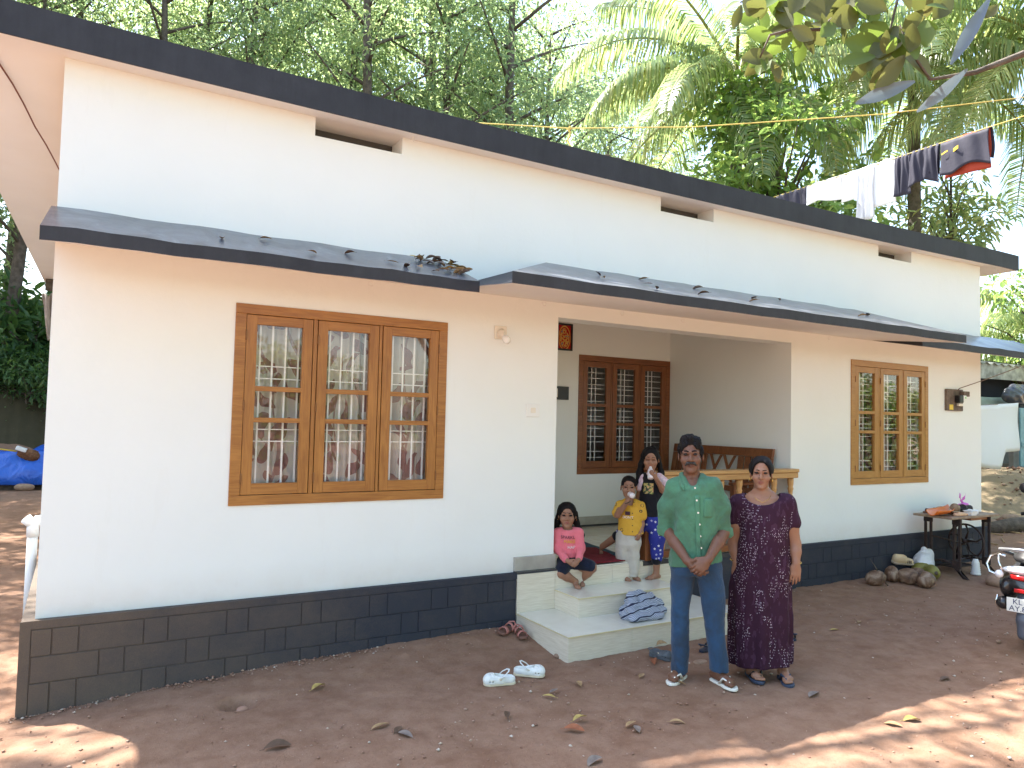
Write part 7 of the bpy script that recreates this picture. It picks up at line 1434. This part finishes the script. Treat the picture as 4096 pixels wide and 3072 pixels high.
# ------------------------------------------------------------------ the small girl sitting on the porch edge
f = Fig((3.84, 0.02, 0.0), 'small girl in pink sweater sitting on the porch edge'); Z = ZB
hd_ = Head(P(328, 408, -0.01), 0.845, wide=1.06)
CH = (0.32, 0.165, 0.10)
F = Field((-0.20, -0.40, -0.18), (0.26, 0.16, 0.62), 0.0046)
hd_.build(F, True); F.cap([P(330, 540, 0.01), P(335, 620, 0.01)], [0.034, 0.042], 0.02)
rows = [(610, 336, 60, .045), (680, 338, 120, .068), (850, 338, 122, .072), (1000, 345, 128, .078), (1130, 360, 140, .085)]
F.col([P(q[1], q[0])[2] for q in rows], [P(q[1], q[0])[0] for q in rows], 0.01, [r_(q[2]) for q in rows], [q[3] for q in rows], 0.02)
wL, wR = P(335, 1085, -0.17), P(492, 1075, -0.17)
F.cap([P(190, 660), P(192, 900, -0.03), wL], [0.03, 0.026, 0.018], 0.02); F.cap([P(492, 660), P(518, 900, -0.03), wR], [0.03, 0.026, 0.018], 0.02)
hand(F, wL, P(440, 1150, -0.21)-wL, (0.3, 0.8, 0.2), 1, 0.60, 0.6, k=0.003); hand(F, wR, P(410, 1160, -0.225)-wR, (-0.1, 0.9, 0), -1, 0.60, 0.75, k=0.003)
tL, tR = f.loc(on(*px(ZB, 495, 1500), 2, -0.160)), f.loc(on(*px(ZB, 560, 1468), 2, -0.160))
kL, kR = P(232, 1262, tL[1]+0.02), P(692, 1180, tR[1]+0.02)
aL, aR = P(452, 1385, tL[1]+0.085), P(528, 1372, tR[1]+0.09)
for hp, kn, an, tt, inn in ((P(310, 1130, 0.02), kL, aL, tL, 1), (P(430, 1130, 0.02), kR, aR, tR, -1)):
    F.cap([hp, kn], [0.058, 0.043], 0.02); F.cap([kn, kn*0.6+an*0.4, an], [0.043, 0.040, 0.024], 0.012); foot(F, an, (tt-an)[:2], 0.148, -0.161, inn, k=0.008)
F.obj('body', 'skin', f.o, skin_paint(CH, [hd_], (0.30, 0.095, 0.075)))
hd_.eyes(f.o, kohl=True); hd_.brows(f.o, 0.0030); obj('bindi', MB().lathe([(0.0, -0.002), (0.004, -0.001), (0.004, 0.001), (0, 0.002)], tuple(hd_.P(0, -0.098, 0.034)), 8, axis=1), 'bindi', f.o)
for sx in (-1, 1): obj('earring', MB().lathe([(0, -0.005), (0.005, 0), (0, 0.005)], tuple(hd_.P(sx*0.088, 0.0, -0.045)), 8), 'gold', f.o)
h = Field(hd_.c-np.array([.17, .16, .36]), hd_.c+np.array([.22, .20, .16]), 0.0052); h.ell(hd_.P(0, 0.022, 0.042), (0.091*0.85*1.06, 0.088, 0.080), 0, '+', hd_.M); h.ell(hd_.P(0, 0.075, -0.02), (0.075, 0.05, 0.09), 0.03)
h.ell(hd_.P(0, -0.105, -0.034), (0.060, 0.080, 0.096), 0.012, '-', hd_.M)
h.cap([hd_.P(-0.080, 0.02, 0.03), hd_.P(-0.094, 0.045, -0.08), P(165, 590, 0.04), P(140, 660, 0.05)], [0.020, 0.026, 0.026, 0.012], 0.02); h.cap([hd_.P(0.082, 0.03, 0.02), hd_.P(0.095, 0.05, -0.08), P(500, 620, 0.03), P(545, 700, 0.02), P(562, 785, 0.02)], [0.018, 0.024, 0.026, 0.022, 0.008], 0.02)
h.wrinkle(0.005, 90, 14, (1, 1, 0.35)); h.obj('hair', 'hair_black', f.o, smooth_it=0)
S_ = Field((-0.20, -0.24, 0.0), (0.24, 0.16, 0.42), 0.0048)
rows = [(598, 336, 72, .055), (640, 337, 130, .075), (720, 338, 142, .084), (850, 338, 143, .088), (960, 345, 146, .090), (1010, 348, 140, .088)]
S_.col([P(q[1], q[0])[2] for q in rows], [P(q[1], q[0])[0] for q in rows], 0.01, [r_(q[2]) for q in rows], [q[3] for q in rows], 0.02)
S_.cap([P(270, 628, 0.01), P(190, 668, 0.0), P(188, 900, -0.03), P(300, 1062, -0.145)], [0.036, 0.042, 0.040, 0.029], 0.02); S_.cap([P(400, 628, 0.01), P(490, 668, 0.0), P(522, 890, -0.03), P(502, 1048, -0.145)], [0.036, 0.042, 0.040, 0.029], 0.02)
S_.wrinkle(0.0036, 48, 3); S_.cap([P(332, 560, 0.0), P(334, 612, -0.01)], [0.05, 0.043], 0.004, '-'); sw = S_.obj('sweater', 'pink_sweater', f.o)
def fit_text(body, X, Y, size, m, par, rows_, cy, dy):
    q = P(X, Y); o = text(body, size, (0, 0, 0), par, m, (0, 0, 0), align='CENTER')
    zz = np.array([P(r0[1], r0[0])[2] for r0 in rows_]); od = np.argsort(zz); cx = np.array([P(r0[1], r0[0])[0] for r0 in rows_])[od]; rx = np.array([r_(r0[2]) for r0 in rows_])[od]; ry = np.array([r0[3] for r0 in rows_])[od]
    for v in o.data.vertices:
        x, z = q[0]+v.co.x, q[2]+v.co.y; c0, a0, b0 = np.interp(z, zz[od], cx), np.interp(z, zz[od], rx), np.interp(z, zz[od], ry); y = cy-b0*math.sqrt(max(0.05, 1-((x-c0)/a0)**2))-dy; v.co = (x, y-v.co.z*0.5, z)
    return o
mat('print_dark', (0.05, 0.015, 0.03), 0.7); mat('print_yellow', (0.72, 0.42, 0.02), 0.6); mat('print_white', (0.80, 0.78, 0.76), 0.6)
fit_text('SPARKLE', 352, 738, 0.036, 'print_dark', sw, rows, 0.01, 0.006); fit_text('MAKE', 362, 800, 0.038, 'print_yellow', sw, rows, 0.01, 0.006); fit_text('HAP', 388, 880, 0.034, 'print_white', sw, rows, 0.01, 0.006)
S_ = Field((-0.22, -0.36, -0.16), (0.28, 0.16, 0.22), 0.005)
S_.ell(P(360, 1090, 0.01), (0.105, 0.095, 0.075), 0.03)
for hp, kn in ((P(305, 1110, -0.01), kL), (P(435, 1105, -0.01), kR)):
    e_ = hp*0.12+kn*0.88+np.array([0, 0, 0.004]); S_.cap([hp, e_], [0.068, 0.060], 0.03)
S_.wrinkle(0.004, 45, 9); S_.plane((0, 0, 0.003), (0, 0.35, -1)); S_.obj('shorts', 'navy_shorts', f.o)

# ------------------------------------------------------------------ the toddler boy on the second step
f = Fig(tuple(on(*px(ZA, 522, 965), 2, -0.161)), 'toddler boy in yellow shirt drinking from a small bottle on the step'); Z = ZA
hd_ = Head(P(527, 432, -0.01), 0.80, wide=1.07)
F = Field((-0.22, -0.30, -0.004), (0.22, 0.14, 0.95), 0.0046)
hd_.build(F, True); F.cap([P(528, 480, 0.01), P(532, 520, 0.01)], [0.032, 0.040], 0.02)
rows = [(512, 532, 34, .045), (535, 534, 52, .062), (620, 535, 58, .070), (700, 528, 58, .072), (760, 525, 56, .070)]
F.col([P(q[1], q[0])[2] for q in rows], [P(q[1], q[0])[0] for q in rows], 0.01, [r_(q[2]) for q in rows], [q[3] for q in rows], 0.02)
eL = P(462, 592, -0.07); wL = P(520, 512, -0.145); F.cap([P(478, 535), eL], [0.032, 0.027], 0.015); F.cap([eL, wL], [0.028, 0.020], 0.012); hand(F, wL, P(533, 478, -0.16)-wL, (0.55, 0.35, 0.2), 1, 0.55, 0.75, k=0.003)
eR = P(602, 645, 0.01); wR = P(592, 700, -0.05); F.cap([P(592, 540), eR], [0.032, 0.026], 0.015); F.cap([eR, wR], [0.027, 0.019], 0.012); hand(F, wR, (-0.35, -0.25, -0.9), (-0.6, 0.7, 0.1), -1, 0.55, 0.8, k=0.003)
aL, aR = P(497, 945, 0.0), P(550, 938, 0.02)
for hp, an in ((P(497, 740), aL), (P(555, 740), aR)): F.cap([hp, an], [0.05, 0.028], 0.02)
foot(F, aL, (0.55, -0.84), 0.148, 0.0, 1, k=0.008); foot(F, aR, (0.75, -0.66), 0.148, 0.0, -1, k=0.008)
F.obj('body', 'skin', f.o, skin_paint(CH, [hd_], (0.27, 0.085, 0.07)))
hd_.eyes(f.o); hd_.brows(f.o, 0.0026)
h = Field(hd_.c-0.13, hd_.c+0.13, 0.0046); h.ell(hd_.P(0, 0.022, 0.040), (0.080*0.80*1.08, 0.081, 0.073), 0, '+', hd_.M); h.ell(hd_.P(0, -0.10, -0.036), (0.063, 0.072, 0.094), 0.010, '-', hd_.M); h.plane(hd_.P(0, 0.02, -0.035), hd_.M @ np.array([0, -0.5, -1]), 0.01)
for sx in (-1, 1): h.ell(hd_.P(sx*0.088, 0.0, -0.035), (0.022, 0.04, 0.045), 0.006, '-')
h.wrinkle(0.0025, 150, 4); h.obj('hair', 'hair_black', f.o)
S_ = Field((-0.22, -0.18, 0.30), (0.22, 0.16, 0.72), 0.0048)
rows = [(508, 532, 36, .055), (532, 534, 62, .072), (580, 535, 68, .082), (640, 536, 70, .086), (705, 538, 73, .090)]
S_.col([P(q[1], q[0])[2] for q in rows], [P(q[1], q[0])[0] for q in rows], 0.01, [r_(q[2]) for q in rows], [q[3] for q in rows], 0.02)
S_.cap([P(508, 520, 0.01), P(478, 538, 0.0), P(456, 578, -0.02)], [0.034, 0.044, 0.046], 0.02); S_.cap([P(560, 520, 0.01), P(592, 540, 0.0), P(606, 598, 0.01)], [0.034, 0.042, 0.043], 0.02)
S_.wrinkle(0.0036, 45, 6); S_.cap([P(530, 470, 0.0), P(534, 520, -0.02)], [0.045, 0.042], 0.004, '-'); S_.cap([P(536, 505, -0.07), P(540, 545, -0.09)], [0.022, 0.008], 0.004, '-'); S_.plane((0, 0, P(540, 708)[2]), (0.12, 0, -1))
sw = S_.obj('shirt', 'yellow_shirt', f.o)
nk = P(532, 512, 0.0); co = Field(nk-0.10, nk+0.10, 0.0038)
for sx in (-1, 1): co.cap([nk+np.array([0, 0.045, 0.018]), nk+np.array([sx*0.044, 0.01, 0.010]), nk+np.array([sx*0.040, -0.045, -0.010]), nk+np.array([sx*0.034, -0.072, -0.030])], [0.011, 0.012, 0.012, 0.009], 0.008)
co.obj('collar', 'yellow_shirt', sw)
for Y in (575, 610, 645, 680): q = P(548, Y); obj('button', MB().lathe([(0.005, 0), (0.0, 0.004)], (q[0], -0.085, q[2]), 8, axis=1), 'black_plastic', sw)
q = P(520, 575); obj('printed_badge', MB().grid(lambda u, v: (q[0]+0.022*(2*u-1), 0.004-0.092*math.sqrt(max(0.1, 1-((q[0]+0.022*(2*u-1)-P(536, 600)[0])/0.104)**2)), q[2]-0.016+0.032*v), 8, 4), 'print_dark', sw, smooth=True)
fit_text('DON’T', 522, 605, 0.030, 'print_white', sw, rows, 0.01, 0.006)
S_ = Field((-0.20, -0.16, 0.01), (0.20, 0.16, 0.44), 0.0048)
S_.col([P(525, y)[2] for y in (680, 720, 760, 790)], P(524, 740)[0], 0.008, [r_(58), r_(68), r_(66), r_(52)], [.072, .080, .078, .06], 0.03)
for rows in ([(705, 500, 40, .066), (740, 493, 44, .070), (840, 492, 41, .062), (900, 494, 36, .055), (958, 497, 31, .045)], [(705, 548, 40, .066), (740, 553, 43, .070), (840, 552, 38, .062), (900, 553, 34, .055), (946, 550, 29, .045)]):
    S_.col([P(q[1], q[0])[2] for q in rows], [P(q[1], q[0])[0] for q in rows], 0.010, [r_(q[2]) for q in rows], [q[3] for q in rows], 0.02, fold=lambda a, z: 0.05*np.sin(z*120+a)*np.clip((0.13-z)*12, 0, 1)+0.02*np.sin(a*6+z*20))
S_.wrinkle(0.0042, 40, 16); S_.obj('trousers', 'grey_pants', f.o)
obj('bangle', MB().tube([wR+np.array([0.024*math.cos(a), 0.020*math.sin(a), 0.012*math.cos(a)]) for a in np.linspace(0, 2*math.pi, 21)], 0.0035, 7, cap=False), 'gold', f.o, smooth=True); obj('black_thread', MB().tube([wL+np.array([0.023*math.cos(a), 0.018*math.sin(a), -0.012+0.010*math.cos(a)]) for a in np.linspace(0, 2*math.pi, 21)], 0.004, 6, cap=False), 'black_plastic', f.o, smooth=True)
def bottle(label, f, a, b, R_):
    """small milky bottle with its mouth at a and its base at b (figure space)"""
    a = f.R+f.ex*a[0]+f.ey*a[1]+np.array([0, 0, a[2]]); b = f.R+f.ex*b[0]+f.ey*b[1]+np.array([0, 0, b[2]]); L = np.linalg.norm(a-b); t = thing('milk_bottle', label, 'bottle', tuple(b)); t.rotation_euler = Vector(a-b).to_track_quat('Z', 'Y').to_euler()
    obj('bottle', MB().lathe([(0.0, 0.0), (R_*0.9, 0.0), (R_, 0.006), (R_, L*0.22), (R_*0.93, L*0.26), (R_, L*0.30), (R_, L*0.66), (R_*0.75, L*0.80), (R_*0.42, L*0.87), (R_*0.42, L*0.93)], seg=18), 'bottle_milk', t, smooth=True); obj('cap', MB().lathe([(R_*0.50, L*0.90), (R_*0.50, L*0.97), (R_*0.30, L), (0, L)], seg=14), 'white_plastic', t, smooth=True); return t
mat('bottle_milk', (0.74, 0.66, 0.66), 0.3)
bottle('short milky bottle tilted to the toddler boy’s mouth', f, hd_.P(0, -0.100, -0.062), P(548, 480, -0.185), 0.025)

# ------------------------------------------------------------------ the older girl behind him
f = Fig(tuple(on(*px(ZA, 672, 962), 2, -0.161)), 'girl in black top and star trousers drinking, one leg stretched along the porch')
hd_ = Head(P(653, 268, -0.02), 0.85, nod=0.10, wide=1.04)
F = Field((-0.50, -0.30, -0.004), (0.24, 0.75, 1.20), 0.0055)
hd_.build(F, True); F.cap([P(655, 318, 0.01), P(658, 358, 0.01)], [0.034, 0.042], 0.02)
rows = [(350, 657, 40, .050), (380, 656, 58, .065), (470, 654, 58, .070), (560, 656, 60, .072), (620, 660, 64, .076)]
F.col([P(q[1], q[0])[2] for q in rows], [P(q[1], q[0])[0] for q in rows], 0.015, [r_(q[2]) for q in rows], [q[3] for q in rows], 0.02)
eR, wR = P(722, 448, -0.05), P(684, 380, -0.15); F.cap([P(712, 385), eR], [0.034, 0.028], 0.015); F.cap([eR, wR], [0.028, 0.020], 0.012); hand(F, wR, P(655, 352, -0.175)-wR, (-0.35, 0.2, 0.6), -1, 0.66, 0.75, k=0.003)
eL, wL = P(582, 500, 0.03), P(588, 575, 0.0); F.cap([P(602, 392), eL], [0.034, 0.027], 0.015); F.cap([eL, wL], [0.027, 0.019], 0.012); hand(F, wL, (0.1, -0.1, -1), (0.3, 0.9, 0), 1, 0.66, 0.4, k=0.003)
aR = P(686, 932, 0.02); F.cap([P(690, 620), P(690, 770, 0.01), aR], [0.062, 0.044, 0.026], 0.02); foot(F, aR, (-0.72, -0.70), 0.175, 0.0, -1, k=0.008)
fl = f.loc(on(*px(ZA, 330, 812), 2, 0.02)); tl = f.loc(on(*px(ZA, 275, 806), 2, 0.01)); kl = P(470, 708, fl[1]*0.55); aL = P(352, 788, fl[1])
F.cap([P(640, 640, 0.03), kl, aL], [0.062, 0.040, 0.026], 0.02); foot(F, np.array([aL[0]-0.0, aL[1], aL[2]]), n_((tl-aL)[:2]), 0.17, 0.172, 1, k=0.008)
F.obj('body', 'skin', f.o, skin_paint(CH, [hd_], (0.28, 0.09, 0.07)))
hd_.eyes(f.o, closed=True); hd_.brows(f.o, 0.0028)
h = Field(hd_.c-np.array([.18, .16, .36]), hd_.c+np.array([.18, .20, .15]), 0.0055); h.ell(hd_.P(0, 0.022, 0.040), (0.088*0.85*1.05, 0.088, 0.080), 0, '+', hd_.M); h.ell(hd_.P(0, 0.07, -0.03), (0.075, 0.05, 0.10), 0.03); h.ell(hd_.P(0.004, -0.102, -0.036), (0.057, 0.078, 0.094), 0.012, '-', hd_.M)
h.cap([hd_.P(-0.080, 0.02, 0.03), hd_.P(-0.088, 0.03, -0.06), P(592, 345, 0.02), P(580, 400, 0.0), P(578, 430, -0.01)], [0.020, 0.028, 0.032, 0.028, 0.012], 0.02); h.cap([hd_.P(0.080, 0.03, 0.02), hd_.P(0.088, 0.05, -0.06), P(712, 350, 0.04), P(722, 385, 0.04)], [0.018, 0.022, 0.026, 0.018], 0.02)
h.wrinkle(0.005, 85, 24, (1, 1, 0.35)); h.obj('hair', 'hair_black', f.o, smooth_it=0)
S_ = Field((-0.22, -0.18, 0.48), (0.24, 0.18, 1.02), 0.0052)
rows = [(348, 657, 42, .060), (378, 656, 66, .076), (470, 654, 68, .082), (560, 656, 72, .086), (598, 658, 76, .090)]
S_.col([P(q[1], q[0])[2] for q in rows], [P(q[1], q[0])[0] for q in rows], 0.015, [r_(q[2]) for q in rows], [q[3] for q in rows], 0.02); S_.wrinkle(0.0035, 40, 6); S_.cap([P(655, 300, 0.0), P(657, 358, -0.02)], [0.05, 0.044], 0.004, '-'); tp_ = S_.obj('top', 'black_top', f.o)
S_ = Field((-0.24, -0.18, 0.70), (0.26, 0.18, 1.02), 0.0048); S_.cap([P(698, 372, 0.0), P(735, 405, -0.015)], [0.040, 0.046], 0.01); S_.cap([P(612, 378, 0.0), P(590, 432, 0.01)], [0.040, 0.043], 0.01); S_.cap([P(635, 352, -0.055), P(657, 368, -0.075), P(680, 352, -0.055)], 0.012, 0.01); S_.wrinkle(0.003, 60, 7); S_.obj('sleeves', 'pink_sleeve', f.o)
w = NT('flower_print'); nz = w.noise(45, 3); w.base(w.ramp(nz, [(0.40, (0.014, 0.014, 0.018)), (0.46, (0.16, 0.22, 0.05)), (0.54, (0.55, 0.40, 0.12)), (0.62, (0.55, 0.18, 0.16)), (0.70, (0.014, 0.014, 0.018))]))
q = P(640, 435); obj('flower_patch', MB().grid(lambda u, v: (q[0]-0.045+0.09*u, 0.008-0.082*math.sqrt(max(0.1, 1-((q[0]-0.045+0.09*u-P(655, 435)[0])/0.103)**2)), q[2]-0.048+0.096*v), 10, 6), 'flower_print', tp_, smooth=True)
S_ = Field((-0.50, -0.20, 0.10), (0.22, 0.60, 0.62), 0.0055)
S_.ell(P(662, 615, 0.02), (0.098, 0.092, 0.085), 0.03); S_.cap([P(688, 630, 0.01), P(690, 720, 0.005), P(688, 838, 0.01)], [0.075, 0.068, 0.052], 0.03)
kq = P(640, 640, 0.03); S_.cap([kq, kl*0.93+kq*0.07], [0.074, 0.054], 0.03); S_.wrinkle(0.004, 38, 17); S_.obj('trousers', 'star_pants', f.o)
c_ = P(688, 838, 0.01); c2_ = P(686, 852, 0.01); S_ = Field(c_-0.09, c_+0.09, 0.0045); S_.cap([c_, c2_], [0.0505, 0.047]); S_.obj('cuff', 'black_cuff', f.o)
c_ = kl*0.95+kq*0.05; c2_ = kl*1.0+n_(aL-kl)*0.02; S_ = Field(c_-0.10, c_+0.10, 0.0045); S_.cap([c_, c2_], [0.0535, 0.050]); S_.obj('cuff', 'black_cuff', f.o)
bottle('tall white bottle held upright at the older girl’s lips', f, hd_.P(0, -0.108, -0.066), P(652, 382, -0.165), 0.026)
